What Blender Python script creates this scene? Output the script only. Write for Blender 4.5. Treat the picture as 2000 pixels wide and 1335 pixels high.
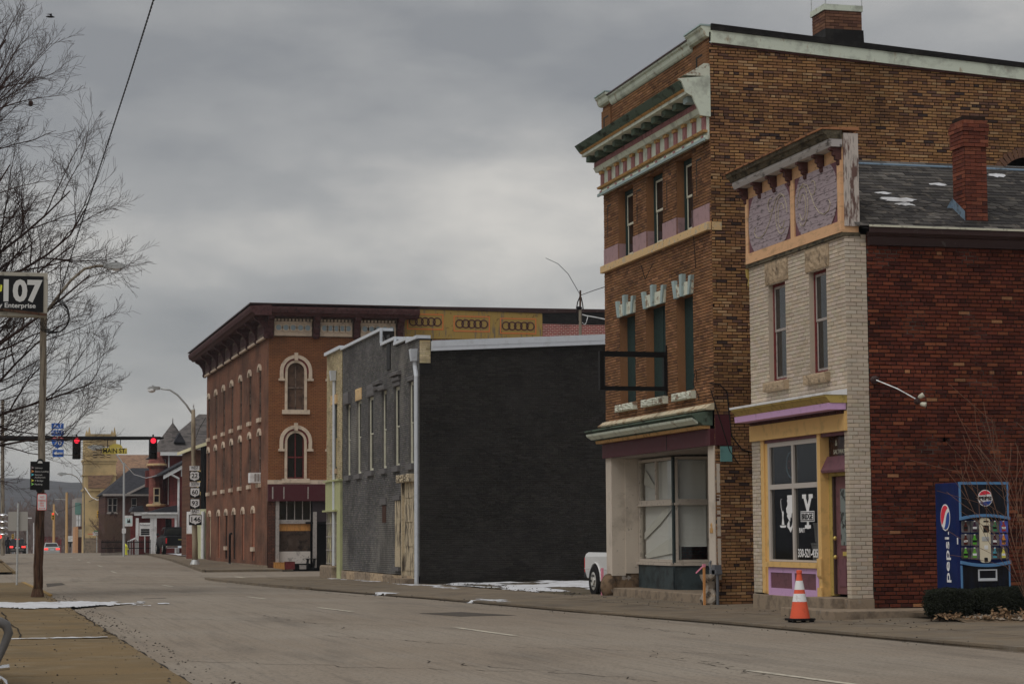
import bpy, bmesh, math, random
from mathutils import Vector, Matrix, noise
random.seed(11)
for o in list(bpy.data.objects): bpy.data.objects.remove(o)
SC = bpy.context.scene; COL = SC.collection
V = Vector
# ------------------------------------------------------------------ camera
FPX, CX, CY = 4139.0, 1000.0, 667.5
yaw, pit, rol = math.radians(14.602), math.radians(5.178), math.radians(-0.348)
fw = V((math.sin(yaw)*math.cos(pit), math.cos(yaw)*math.cos(pit), math.sin(pit)))
r0 = V((math.cos(yaw), -math.sin(yaw), 0)); u0 = r0.cross(fw)
rt = r0*math.cos(rol)+u0*math.sin(rol); up = -r0*math.sin(rol)+u0*math.cos(rol)
cam = bpy.data.cameras.new('camera'); camo = bpy.data.objects.new('camera', cam); COL.objects.link(camo)
cam.lens = FPX/2000*36; cam.sensor_width = 36; cam.clip_end = 6000; cam.clip_start = .1
camo.matrix_world = Matrix(((rt.x, up.x, -fw.x, 0), (rt.y, up.y, -fw.y, 0), (rt.z, up.z, -fw.z, 0), (0, 0, 0, 1)))
SC.camera = camo
# ------------------------------------------------------------------ world: overcast sky over a nishita sky
SUN_EL, SUN_AZ = math.radians(56), math.radians(236)     # azimuth clockwise from +Y: behind the camera and to the left
w = bpy.data.worlds.new('World'); SC.world = w; w.use_nodes = True
nt = w.node_tree; N = nt.nodes; L = nt.links; N.clear()
out = N.new('ShaderNodeOutputWorld'); bg = N.new('ShaderNodeBackground'); L.new(bg.outputs[0], out.inputs[0])
sky = N.new('ShaderNodeTexSky'); sky.sky_type = 'NISHITA'; sky.sun_disc = False
sky.sun_elevation = SUN_EL; sky.sun_rotation = SUN_AZ
SKYV = .105; bg.inputs[1].default_value = SKYV
tc = N.new('ShaderNodeTexCoord')
def wnoise(scale, zs, det, rough, off, dist=0.):
    mp = N.new('ShaderNodeMapping'); mp.inputs['Scale'].default_value = (1, 1, zs); mp.inputs['Location'].default_value = off
    L.new(tc.outputs['Generated'], mp.inputs[0])
    t = N.new('ShaderNodeTexNoise'); t.inputs['Scale'].default_value = scale; t.inputs['Detail'].default_value = det
    t.inputs['Roughness'].default_value = rough; t.inputs['Distortion'].default_value = dist
    L.new(mp.outputs[0], t.inputs['Vector']); return t.outputs[0]
def wmath(op, a, b):
    m = N.new('ShaderNodeMath'); m.operation = op
    for i, q in enumerate((a, b)):
        if isinstance(q, (int, float)): m.inputs[i].default_value = q
        else: L.new(q, m.inputs[i])
    return m.outputs[0]
cl = wmath('ADD', wmath('MULTIPLY', wnoise(4.4, 2.9, 5, .48, (.9, .2, .35), .15), .74), wmath('MULTIPLY', wnoise(13, 2.4, 6, .55, (3, 1, 2), .2), .26))
# cloud layers: a lighter break low in the sky, heavier grey above it
sp = N.new('ShaderNodeSeparateXYZ'); L.new(tc.outputs['Generated'], sp.inputs[0])
zz_ = wmath('ADD', sp.outputs[2], wmath('MULTIPLY', wmath('SUBTRACT', wnoise(5, 1.2, 4, .5, (2, 5, 1), .3), .5), .12))
lay = N.new('ShaderNodeValToRGB'); lr = lay.color_ramp; lr.interpolation = 'B_SPLINE'
lr.elements[0].position = 0; lr.elements[0].color = (.6,)*3+(1,); lr.elements[1].position = 1; lr.elements[1].color = (.5,)*3+(1,)
for p_, v_ in ((.06, .56), (.1, .54), (.125, .7), (.145, .76), (.175, .44), (.22, .36), (.3, .5)): q_ = lr.elements.new(p_); q_.color = (v_,)*3+(1,)
L.new(zz_, lay.inputs[0]); cl = wmath('ADD', cl, wmath('MULTIPLY', wmath('SUBTRACT', lay.outputs[0], .5), .5))
rmp = N.new('ShaderNodeValToRGB'); cr = rmp.color_ramp
cr.elements[0].position = .36; cr.elements[0].color = (2.55, 2.6, 2.68, 1)
cr.elements[1].position = .66; cr.elements[1].color = (6.1, 5.85, 5.45, 1)
e = cr.elements.new(.5); e.color = (3.6, 3.59, 3.56, 1)
L.new(cl, rmp.inputs[0])
mx = N.new('ShaderNodeMix'); mx.data_type = 'RGBA'; mx.inputs[0].default_value = .93
L.new(sky.outputs[0], mx.inputs[6]); L.new(rmp.outputs[0], mx.inputs[7]); L.new(mx.outputs[2], bg.inputs[0])
# ------------------------------------------------------------------ sun behind thin cloud
sl = bpy.data.lights.new('sun', 'SUN'); sl.energy = 1.2; sl.angle = math.radians(40); sl.color = (1, .965, .92)
so = bpy.data.objects.new('sun', sl); COL.objects.link(so)
sd = V((math.sin(SUN_AZ)*math.cos(SUN_EL), math.cos(SUN_AZ)*math.cos(SUN_EL), math.sin(SUN_EL)))
so.rotation_euler = (-sd).to_track_quat('-Z', 'Y').to_euler(); so.location = sd*60
SC.view_settings.view_transform = 'Standard'; SC.view_settings.look = 'None'
SC.view_settings.exposure = 0.0; SC.view_settings.gamma = 1
SC.render.engine = 'CYCLES'; SC.cycles.max_bounces = 6; SC.cycles.diffuse_bounces = 2; SC.cycles.transparent_max_bounces = 12

# ------------------------------------------------------------------ pixel of the photograph -> point at a known plane (measuring helper)
def ray(x, y): return fw+rt*((x-CX)/FPX)+up*((CY-y)/FPX)
def PX(x, y, X): d = ray(x, y); return d*(X/d.x)
def PY(x, y, Y): d = ray(x, y); return d*(Y/d.y)
def PZ(x, y, Z): d = ray(x, y); return d*(Z/d.z)
def interp(tab, t):
    if t <= tab[0][0]: return tab[0][1]
    for (a, va), (b, vb) in zip(tab, tab[1:]):
        if t <= b:
            k = (t-a)/(b-a); return va+(vb-va)*k
    return tab[-1][1]
GT = [(-60, -1.43), (48, -1.43), (63, -1.5), (80, -1.62), (98, -1.54), (124, -1.4), (150, -1.29), (172, -1.26), (195, -1.45), (240, -2.05), (300, -3.4), (420, -8), (800, -14)]
def g(Y): return interp(GT, Y)

# ------------------------------------------------------------------ materials
def C(r, gg, b, k=2.3):
    def f(c):
        c /= 255.; c = c/12.92 if c <= .04045 else ((c+.055)/1.055)**2.4
        return min(c*k, .88)
    a, b_, c_ = f(r), f(gg), f(b); l_ = .25*a+.6*b_+.15*c_; d = .06
    return (a+(l_-a)*d, b_+(l_-b_)*d, c_+(l_-c_)*d, 1)
MATS = {}
def M(name, c, layers=(), r=.8, bump=0, bs=30, metal=0, spec=.1, attr=False, brick=None, bstretch=(1, 1, 1), emit=None, objc=False, coat=0):
    """layers: (colour, noise scale, lo, hi, (stretch), detail)"""
    m = bpy.data.materials.new(name); MATS[name] = m; m.use_nodes = True
    nt = m.node_tree; N = nt.nodes; L = nt.links; b = N['Principled BSDF']
    b.inputs['Roughness'].default_value = r; b.inputs['Metallic'].default_value = metal
    b.inputs['Specular IOR Level'].default_value = spec; b.inputs['Coat Weight'].default_value = coat
    ge = N.new('ShaderNodeNewGeometry'); pos = ge.outputs['Position']
    if objc: t_ = N.new('ShaderNodeTexCoord'); pos = t_.outputs['Object']
    rgb = N.new('ShaderNodeRGB'); rgb.outputs[0].default_value = c; cur = rgb.outputs[0]; hgt = None
    if attr:
        at = N.new('ShaderNodeAttribute'); at.attribute_name = 'Col'; cur = at.outputs['Color']
    if brick:                                           # (axis, colour2, mortar, length, course)
        ax, c2, mo, bl, bh = brick
        sp = N.new('ShaderNodeSeparateXYZ'); L.new(pos, sp.inputs[0]); cb = N.new('ShaderNodeCombineXYZ')
        L.new(sp.outputs[ax], cb.inputs[0]); L.new(sp.outputs[2], cb.inputs[1])
        bt = N.new('ShaderNodeTexBrick'); L.new(cb.outputs[0], bt.inputs['Vector'])
        bt.inputs['Color1'].default_value = c; bt.inputs['Color2'].default_value = c2; bt.inputs['Mortar'].default_value = mo
        bt.inputs['Scale'].default_value = 1; bt.inputs['Brick Width'].default_value = bl; bt.inputs['Row Height'].default_value = bh
        bt.inputs['Mortar Size'].default_value = bh*.11; bt.inputs['Mortar Smooth'].default_value = .3
        cur = bt.outputs['Color']; hgt = bt.outputs['Fac']
    for ly in layers:
        col, sc, lo, hi = ly[:4]; st = ly[4] if len(ly) > 4 else (1, 1, 1); det = ly[5] if len(ly) > 5 else 6
        mp = N.new('ShaderNodeMapping'); mp.inputs['Scale'].default_value = st
        mp.inputs['Location'].default_value = (len(MATS)*1.7 % 9, sc*.37 % 7, lo*11)
        L.new(pos, mp.inputs[0])
        t = N.new('ShaderNodeTexNoise'); t.inputs['Scale'].default_value = sc; t.inputs['Detail'].default_value = det; t.inputs['Roughness'].default_value = .6
        L.new(mp.outputs[0], t.inputs['Vector'])
        mr = N.new('ShaderNodeMapRange'); mr.inputs[1].default_value = lo; mr.inputs[2].default_value = hi
        L.new(t.outputs[0], mr.inputs[0])
        mix = N.new('ShaderNodeMix'); mix.data_type = 'RGBA'
        if col is not None and len(col) == 5:           # fifth value: strength
            mm = N.new('ShaderNodeMath'); mm.operation = 'MULTIPLY'; mm.inputs[1].default_value = col[4]; L.new(mr.outputs[0], mm.inputs[0]); L.new(mm.outputs[0], mix.inputs[0])
        else: L.new(mr.outputs[0], mix.inputs[0])
        L.new(cur, mix.inputs[6]); mix.inputs[7].default_value = tuple(col[:4]); cur = mix.outputs[2]
    L.new(cur, b.inputs['Base Color'])
    if bump or hgt is not None:
        bp = N.new('ShaderNodeBump'); bp.inputs['Strength'].default_value = bump or .4; bp.inputs['Distance'].default_value = .01
        if hgt is not None:
            iv = N.new('ShaderNodeMath'); iv.operation = 'SUBTRACT'; iv.inputs[0].default_value = 1; L.new(hgt, iv.inputs[1]); L.new(iv.outputs[0], bp.inputs['Height'])
        else:
            mp = N.new('ShaderNodeMapping'); mp.inputs['Scale'].default_value = bstretch; L.new(pos, mp.inputs[0])
            t = N.new('ShaderNodeTexNoise'); t.inputs['Scale'].default_value = bs; t.inputs['Detail'].default_value = 5
            L.new(mp.outputs[0], t.inputs['Vector']); L.new(t.outputs[0], bp.inputs['Height'])
        L.new(bp.outputs[0], b.inputs['Normal'])
    if emit:
        b.inputs['Emission Color'].default_value = emit[0]; b.inputs['Emission Strength'].default_value = emit[1]
    return m
def glassmat(name, tint=.75, fac=.14):
    m = bpy.data.materials.new(name); m.use_nodes = True; nt = m.node_tree; N = nt.nodes; L = nt.links; N.clear()
    o = N.new('ShaderNodeOutputMaterial'); tr = N.new('ShaderNodeBsdfTransparent'); tr.inputs[0].default_value = (tint, tint, tint*.98, 1)
    gl = N.new('ShaderNodeBsdfGlossy'); gl.inputs[1].default_value = .04; gl.inputs[0].default_value = (.9, .92, .95, 1)
    fr = N.new('ShaderNodeFresnel'); fr.inputs[0].default_value = 1.28
    ad = N.new('ShaderNodeMath'); ad.operation = 'ADD'; ad.inputs[1].default_value = fac-.04; L.new(fr.outputs[0], ad.inputs[0])
    ge = N.new('ShaderNodeNewGeometry'); iv = N.new('ShaderNodeMath'); iv.operation = 'SUBTRACT'; iv.inputs[0].default_value = 1; L.new(ge.outputs['Backfacing'], iv.inputs[1])
    mu = N.new('ShaderNodeMath'); mu.operation = 'MULTIPLY'; L.new(ad.outputs[0], mu.inputs[0]); L.new(iv.outputs[0], mu.inputs[1])
    mi = N.new('ShaderNodeMixShader'); L.new(mu.outputs[0], mi.inputs[0]); L.new(tr.outputs[0], mi.inputs[1]); L.new(gl.outputs[0], mi.inputs[2])
    L.new(mi.outputs[0], o.inputs[0]); return m

# ------------------------------------------------------------------ mesh collecting
WO = {}
def worg(p): return WO.get(p.name, V((0, 0, 0))) if p else V((0, 0, 0))
class MB:
    def __init__(s): s.v = []; s.f = []; s.c = None
    def add(s, vs, fs):
        n = len(s.v); s.v += [tuple(p) for p in vs]; s.f += [tuple(i+n for i in f) for f in fs]; return s
    def box(s, x0, x1, y0, y1, z0, z1):
        return s.add([(x0, y0, z0), (x1, y0, z0), (x1, y1, z0), (x0, y1, z0), (x0, y0, z1), (x1, y0, z1), (x1, y1, z1), (x0, y1, z1)],
                     [(0, 3, 2, 1), (4, 5, 6, 7), (0, 1, 5, 4), (1, 2, 6, 5), (2, 3, 7, 6), (3, 0, 4, 7)])
    def obox(s, c, a, b, d):
        c, a, b, d = V(c), V(a), V(b), V(d)
        vs = [c+a*i+b*j+d*k for k in (-1, 1) for i, j in ((-1, -1), (1, -1), (1, 1), (-1, 1))]
        return s.add(vs, [(0, 3, 2, 1), (4, 5, 6, 7), (0, 1, 5, 4), (1, 2, 6, 5), (2, 3, 7, 6), (3, 0, 4, 7)])
    def beam(s, p, q, w, h, upv=(0, 0, 1)):
        p, q = V(p), V(q); d = (q-p); t = d.normalized(); sd = t.cross(V(upv))
        if sd.length < 1e-4: sd = t.cross(V((1, 0, 0)))
        sd.normalize(); uu = sd.cross(t).normalized()
        return s.obox((p+q)/2, d/2, sd*(w/2), uu*(h/2))
    def prism(s, poly, O, U, Vv, Nn):
        """polygon (u,v) at O spanned by U,Vv, extruded by vector Nn"""
        O, U, Vv, Nn = V(O), V(U), V(Vv), V(Nn); n = len(poly)
        a = [O+U*p[0]+Vv*p[1] for p in poly]; b = [p+Nn for p in a]
        return s.add(a+b, [tuple(range(n)), tuple(range(2*n-1, n-1, -1))]+[(i, i+n, (i+1) % n+n, (i+1) % n) for i in range(n)])
    def mould(s, prof, X, y0, y1):
        """profile of (outwards, z) on a facade that faces -X, run from y0 to y1"""
        return s.prism([(-o, z) for o, z in prof], (X, y0, 0), (1, 0, 0), (0, 0, 1), (0, y1-y0, 0))
    def mouldy(s, prof, Y, x0, x1):
        return s.prism([(-o, z) for o, z in prof], (x0, Y, 0), (0, 1, 0), (0, 0, 1), (x1-x0, 0, 0))
    def tube(s, pts, r, n=8, cap=True):
        pts = [V(p) for p in pts]; R = r if isinstance(r, (list, tuple)) else [r]*len(pts); base = len(s.v); fr = None
        for i, p in enumerate(pts):
            t = (pts[min(i+1, len(pts)-1)]-pts[max(i-1, 0)]); t = t.normalized() if t.length > 1e-9 else V((0, 0, 1))
            if fr is None: fr = t.cross(V((0, 0, 1)) if abs(t.z) < .9 else V((1, 0, 0))).normalized()
            else:
                fr = fr-t*fr.dot(t); fr = fr.normalized() if fr.length > 1e-6 else t.orthogonal().normalized()
            b = t.cross(fr)
            for k in range(n):
                a = 2*math.pi*k/n; s.v.append(tuple(p+(fr*math.cos(a)+b*math.sin(a))*R[i]))
        for i in range(len(pts)-1):
            for k in range(n):
                a = base+i*n+k; b_ = base+i*n+(k+1) % n; s.f.append((a, b_, b_+n, a+n))
        if cap:
            s.f.append(tuple(base+k for k in range(n-1, -1, -1))); e = base+(len(pts)-1)*n; s.f.append(tuple(e+k for k in range(n)))
        return s
    def lathe(s, prof, c, n=16, ax=(0, 0, 1), cap=True):
        ax = V(ax).normalized(); e1 = ax.orthogonal().normalized(); e2 = ax.cross(e1); c = V(c); base = len(s.v)
        for r_, h in prof:
            for k in range(n):
                a = 2*math.pi*k/n; s.v.append(tuple(c+ax*h+(e1*math.cos(a)+e2*math.sin(a))*r_))
        for i in range(len(prof)-1):
            for k in range(n):
                a = base+i*n+k; b = base+i*n+(k+1) % n; s.f.append((a, b, b+n, a+n))
        if cap: s.f.append(tuple(base+k for k in range(n-1, -1, -1))); e = base+(len(prof)-1)*n; s.f.append(tuple(e+k for k in range(n)))
        return s
    def loft(s, loops):
        n = len(loops[0]); base = len(s.v)
        for lp in loops: s.v += [tuple(p) for p in lp]
        for i in range(len(loops)-1):
            for k in range(n):
                a = base+i*n+k; b = base+i*n+(k+1) % n; s.f.append((a, b, b+n, a+n))
        s.f.append(tuple(base+k for k in range(n-1, -1, -1))); e = base+(len(loops)-1)*n; s.f.append(tuple(e+k for k in range(n)))
        return s
    def sphere(s, c, r, n=10, m=6, sq=(1, 1, 1)):
        c = V(c); prof = [(math.sin(math.pi*i/m), -math.cos(math.pi*i/m)) for i in range(m+1)]; base = len(s.v)
        for a_, h in prof:
            for k in range(n):
                a = 2*math.pi*k/n; s.v.append((c.x+r*sq[0]*a_*math.cos(a), c.y+r*sq[1]*a_*math.sin(a), c.z+r*sq[2]*h))
        for i in range(m):
            for k in range(n):
                a = base+i*n+k; b = base+i*n+(k+1) % n; s.f.append((a, b, b+n, a+n))
        return s
    def quad(s, a, b, c, d): return s.add([a, b, c, d], [(0, 1, 2, 3)])
    def build(s, name, mat, parent=None, smooth=False, recalc=True, bev=0):
        o = worg(parent); me = bpy.data.meshes.new(name)
        me.from_pydata([(p[0]-o.x, p[1]-o.y, p[2]-o.z) for p in s.v], [], s.f)
        if recalc and len(s.v) < 30000:
            bm = bmesh.new(); bm.from_mesh(me); bmesh.ops.remove_doubles(bm, verts=bm.verts, dist=1e-5) if smooth else None
            bmesh.ops.recalc_face_normals(bm, faces=bm.faces)
            bm.to_mesh(me); bm.free()
        if smooth:
            for p in me.polygons: p.use_smooth = True
        if s.c:
            at = me.color_attributes.new('Col', 'FLOAT_COLOR', 'POINT'); at.data.foreach_set('color', [q for c in s.c for q in c])
        ob = bpy.data.objects.new(name, me); COL.objects.link(ob); me.materials.append(mat)
        if parent: ob.parent = parent; WO[ob.name] = o
        if bev:
            md = ob.modifiers.new('bevel', 'BEVEL'); md.width = bev; md.segments = 2; md.limit_method = 'ANGLE'
        return ob
def thing(name, label, cat, loc, group=None):
    o = bpy.data.objects.new(name, None); COL.objects.link(o); o.location = loc; o.empty_display_size = .2
    WO[o.name] = V(loc); o['label'] = label; o['category'] = cat
    if group: o['group'] = group
    return o
def tag(o, label, cat, group=None, kind=None):
    o['label'] = label; o['category'] = cat
    if group: o['group'] = group
    if kind: o['kind'] = kind
    return o
def place(root, loc, rz=0):
    """root was modelled about the origin: put it on its spot"""
    root.location = loc; root.rotation_euler = (0, 0, rz)
RX, UX = V((0, -1, 0)), V((0, 0, 1))          # reading direction on a wall that faces -X
RY = V((1, 0, 0))                             # reading direction on a wall that faces -Y
def text(body, O, right, h, mat, parent, name='lettering', bold=0., width=None, align='LEFT', upv=(0, 0, 1), ext=.002, shear=0):
    cu = bpy.data.curves.new('t', 'FONT'); cu.body = body; cu.size = h/.69; cu.extrude = ext; cu.offset = bold*h; cu.align_x = align; cu.shear = shear
    cu.resolution_u = 3
    t = bpy.data.objects.new('t', cu); COL.objects.link(t); bpy.context.view_layer.update()
    me = bpy.data.meshes.new_from_object(t.evaluated_get(bpy.context.evaluated_depsgraph_get()))
    bpy.data.objects.remove(t); bpy.data.curves.remove(cu)
    sx = 1
    if width and len(me.vertices):
        xs = [v.co.x for v in me.vertices]; sx = width/(max(xs)-min(xs))
    r_ = V(right).normalized(); u_ = V(upv).normalized(); n_ = r_.cross(u_); O = V(O)-worg(parent)
    for v in me.vertices: v.co = O+r_*(v.co.x*sx)+u_*v.co.y+n_*v.co.z
    me.materials.clear(); me.materials.append(mat); me.name = name
    ob = bpy.data.objects.new(name, me); COL.objects.link(ob)
    if parent: ob.parent = parent
    return ob

# ------------------------------------------------------------------ brickwork: every brick has its own edges, joints recessed
PIECES = {}
def brick_wall(root, O, u, n, W, z0, z1, holes, pal, mats, bl=.2, bh=.0572, gap=.0095, hdr=0, nparts=300, vis=None, seed=1, top=None, dep=.011, rev=.12, name='brick', colvar=.12, hue=None, shift=0):
    rnd = random.Random(seed); O, u, n = V(O), V(u), V(n); bm_, mm_ = mats
    cols = []
    for c, wgt in pal:
        for k in range(6):
            f = 1+rnd.uniform(-colvar, colvar); cols.append(((min(c[0]*f*rnd.uniform(.96, 1.04), .9), min(c[1]*f, .9), min(c[2]*f*rnd.uniform(.94, 1.06), .9), 1), wgt))
    wts = [c[1] for c in cols]; sprd = min(.3, colvar*2.2); c5 = []
    for c, w_ in cols:
        for k in range(5): f = 1+(k-2)*.5*sprd; c5.append(((min(c[0]*f, .9), min(c[1]*f, .9), min(c[2]*f, .9), 1), w_))
    # mortar bed
    us = sorted({0, W, *[h[0] for h in holes], *[h[1] for h in holes], *([W*i/8 for i in range(1, 8)] if top else [])}); zs = sorted({z0, z1, *[h[2] for h in holes], *[h[3] for h in holes]})
    us = [a for a in us if 0 <= a <= W]; zs = [a for a in zs if z0 <= a <= z1]
    mb = MB()
    P = lambda a, z, d=0: O+u*a+n*d+V((0, 0, z-O.z))
    for a, b in zip(us, us[1:]):
        for c, d in zip(zs, zs[1:]):
            if any(h[0] <= (a+b)/2 <= h[1] and h[2] <= (c+d)/2 <= h[3] for h in holes): continue
            d1 = d2 = d
            if top: d1, d2 = min(d, top(a)), min(d, top(b))
            if d1 <= c or d2 <= c: continue
            mb.quad(P(a, c), P(b, c), P(b, d2), P(a, d1))
    wall = mb.build('wall', mm_, root, recalc=False); ncol = len(cols)
    if rev and holes:
        for a, b, c, d in holes:
            lp = [(a, c), (a, d), (b, d), (b, c)]; rb = MB(); rb.v = [tuple(P(x, z, .006)) for x, z in lp]+[tuple(P(x, z, -rev)) for x, z in lp]
            rb.f = [(i, (i+1) % 4, (i+1) % 4+4, i+4) for i in range(4)]; rb.c = [tuple(pal[0][0])]*8; rb.build('reveal', bm_, wall, recalc=False)
    items = []; row = 0; z = z0
    while z+bh <= z1+.02:
        zc = z+bh/2; header = hdr and row % hdr == hdr-1
        l = bl/2-gap/2 if header else bl
        cut = sorted([(h[0], h[1]) for h in holes if h[2] < zc < h[3]]); iv = []; s0 = 0
        for a, b in cut: iv.append((s0, a)); s0 = max(s0, b)
        iv.append((s0, W)); st = l+gap
        off = -(st/2 if row % 2 else 0)-rnd.uniform(0, .03)-shift
        x = off
        while x < W:
            ll = l+rnd.uniform(-.006, .004); 
            for a, b in iv:
                p, q = max(x, a), min(x+ll, b)
                if q-p > .025 and not (top and zc+bh/2 > top((p+q)/2)):
                    nz = noise.noise(V((p*.55+seed, zc*.8, seed*1.7)))+.6*noise.noise(V((p*1.9+seed, zc*2.3, 3)))+rnd.uniform(-.2, .2); lv_ = max(0, min(4, int(nz*2.6+2.5)))
                    ci = rnd.choices(range(ncol), wts)[0]*5+lv_
                    items.append(((p+q)/2, zc, q-p, ci, rnd.uniform(-.003, .003)))
            x += st
        z += bh+gap; row += 1
    cols = c5
    def key(it):
        p = P(it[0], it[1]); return p.length
    order = sorted(range(len(items)), key=lambda i: key(items[i]))
    chosen = []
    for i in order:
        if len(chosen) >= nparts: break
        if vis is None or vis(items[i][0], items[i][1]): chosen.append(i)
    cs = set(chosen); basis = Matrix((u, -n, V((0, 0, 1)))).transposed(); wo = worg(root)
    def shape(w_, h_, d):
        e = .0025
        return [(-w_/2, 0, -h_/2), (w_/2, 0, -h_/2), (w_/2, 0, h_/2), (-w_/2, 0, h_/2), (-w_/2+e, -d, -h_/2+e), (w_/2-e, -d, -h_/2+e), (w_/2-e, -d, h_/2-e), (-w_/2+e, -d, h_/2-e)]
    FS = [(4, 5, 6, 7), (0, 1, 5, 4), (1, 2, 6, 5), (2, 3, 7, 6), (3, 0, 4, 7)]
    for i in chosen:
        a, z, w_, ci, dj = items[i]; kk = (id(bm_), round(w_, 2), ci, seed, bh)
        if kk not in PIECES:
            me = bpy.data.meshes.new(name); me.from_pydata(shape(round(w_, 2), bh, dep), [], FS)
            at = me.color_attributes.new('Col', 'FLOAT_COLOR', 'POINT'); at.data.foreach_set('color', list(cols[ci][0])*8)
            me.materials.append(bm_); PIECES[kk] = me
        ob = bpy.data.objects.new(name, PIECES[kk]); COL.objects.link(ob); ob.parent = wall
        mt = basis.to_4x4(); mt.translation = P(a, z, dj)-wo; ob.matrix_basis = mt
    mb = MB(); mb.c = []
    ux, uy = u.x, u.y; nx, ny = n.x, n.y
    for i, (a, z, w_, ci, dj) in enumerate(items):
        if i in cs: continue
        p = P(a, z, dj); b0 = len(mb.v)
        for (x, y, h) in shape(w_, bh, dep): mb.v.append((p.x+ux*x-nx*y, p.y+uy*x-ny*y, p.z+h))
        mb.f += [tuple(q+b0 for q in f) for f in FS]; mb.c += [cols[ci][0]]*8
    if mb.v:
        ob = mb.build(name+'_courses', bm_, root, recalc=False); ob['kind'] = 'stuff'
    return wall
# ------------------------------------------------------------------ shared materials
D = C(30, 28, 27)
mt_asph = M('asphalt', C(124, 113, 100, 1.5), [((.36, .315, .26, 1, .7), .22, .4, .65), ((.12, .105, .09, 1, .5), .8, .52, .75, (1.6, .25, 1)), ((.1, .088, .078, 1, .28), 2.2, .5, .7, (5, .1, 1)), ((.3, .27, .235, 1, .35), 1.7, .52, .7, (4, .08, 1)), ((.07, .062, .056, 1, .6), 22, .52, .68), ((.4, .365, .32, 1, .5), 30, .56, .7)], r=.85, bump=.5, bs=55)
mt_patch = M('asphalt_patch', C(84, 78, 72, 1.3), [((.06, .055, .05, 1, .6), 9, .45, .7)], r=.9, bump=.5, bs=50)
mt_conL = M('pavement_concrete', C(118, 99, 70, 1.3), [((.16, .125, .078, 1, .7), .7, .42, .66), ((.27, .215, .14, 1, .7), 2.1, .5, .7), ((.10, .08, .06, 1, .6), 50, .52, .7)], r=.9, bump=.4, bs=60)
mt_conR = M('grey_concrete', C(110, 98, 82, 1.5), [((.13, .11, .09, 1, .7), .9, .42, .66), ((.26, .23, .19, 1, .6), 3, .5, .7), ((.08, .07, .06, 1, .5), 50, .52, .7)], r=.9, bump=.4, bs=60)
mt_dirt = M('lot_dirt', C(92, 82, 68, 1.3), [((.07, .06, .035, 1, .8), 1.3, .45, .62), ((.22, .19, .15, 1, .7), 5, .5, .7)], r=.95, bump=.8, bs=14)
mt_ground = M('ground', C(84, 77, 66, 1.3), [((.08, .07, .05, 1, .7), .2, .4, .6)], r=.95)
mt_paint = M('road_paint', C(176, 168, 152, 1.35), [((.2, .185, .165, 1, .9), 7, .5, .66)], r=.8)
mt_ypaint = M('yellow_paint', C(150, 118, 60, 1.6), [((.2, .17, .12, 1, .9), 9, .46, .6)], r=.8)
mt_snow = M('snow', (.7, .71, .74, 1), [((.36, .34, .32, 1, .8), 1.6, .5, .7), ((.3, .28, .25, 1, .8), 20, .66, .78)], r=.7, bump=.6, bs=14, spec=.2)
mt_crack = M('crack_filler', C(34, 30, 27), r=.9)
mt_cream = M('cream_painted_brick', (1, 1, 1, 1), [((.42, .36, .29, 1, .45), 1.1, .5, .72, (1, 1, .5)), ((.2, .16, .12, 1, .7), 7, .64, .74)], r=.65, attr=True, bump=.25, bs=60)
mt_brick = M('fired_brick', (1, 1, 1, 1), [((.03, .022, .018, 1, .4), 1.3, .54, .75, (1, 1, .45)), ((.06, .04, .03, 1, .4), 38, .52, .72), ((.42, .3, .2, 1, .25), 16, .62, .75)], r=.85, attr=True, bump=.5, bs=70)
mt_redb = M('red_fired_brick', (1, 1, 1, 1), [((.035, .014, .011, 1, .45), .9, .5, .72, (1, 1, .6)), ((.05, .025, .02, 1, .5), 42, .48, .7), ((.4, .33, .28, 1, .3), 9, .68, .78)], r=.9, attr=True, bump=.6, bs=60)
mt_blackb = M('black_painted_brick', (1, 1, 1, 1), [((.045, .042, .04, 1, .5), .5, .46, .68), ((.07, .065, .06, 1, .4), 3.6, .6, .72), ((.09, .083, .077, 1, .4), 26, .6, .76)], r=.5, attr=True, bump=.5, bs=60, spec=.12)
mt_greyb = M('grey_painted_brick', (1, 1, 1, 1), [((.36, .34, .3, 1, .6), .3, .52, .66, (1, 1, 1)), ((.075, .07, .069, 1, .6), .55, .5, .64, (1, 1, .8)), ((.3, .28, .25, 1, .25), 3.2, .56, .72), ((.04, .038, .036, 1, .5), 24, .5, .68)], r=.75, attr=True, bump=.5, bs=60)
mt_yelb = M('yellow_painted_brick', (1, 1, 1, 1), [((.25, .2, .12, 1, .6), 1.4, .48, .7), ((.12, .1, .07, 1, .6), 12, .6, .72)], r=.75, attr=True, bump=.4, bs=60)
mt_morD = M('dark_mortar', C(22, 17, 15), [((.12, .1, .08, 1, .4), 5, .58, .75)], r=.95)
mt_morR = M('grey_mortar', C(38, 28, 24), [((.26, .22, .19, 1, .7), 1.6, .54, .68), ((.02, .015, .013, 1, .8), 9, .45, .6)], r=.95)
mt_morC = M('cream_mortar', C(112, 100, 86), [((.12, .1, .08, 1, .7), 6, .48, .66)], r=.9)
mt_morK = M('black_mortar', C(44, 41, 38), [((.012, .011, .01, 1, .8), 2.2, .46, .62)], r=.8)
mt_morG = M('grey_wall_mortar', C(52, 50, 50), [((.03, .03, .03, 1, .7), 2, .45, .6)], r=.9)
mt_morY = M('yellow_wall_mortar', C(124, 108, 78), r=.9)
mt_pale = M('pale_green_paint', C(150, 156, 144), [((.32, .17, .06, 1, .8), 7, .6, .72, (1, 1, .35)), ((.22, .22, .19, 1, .6), 3, .5, .7)], r=.7, bump=.15, bs=50)
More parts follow.
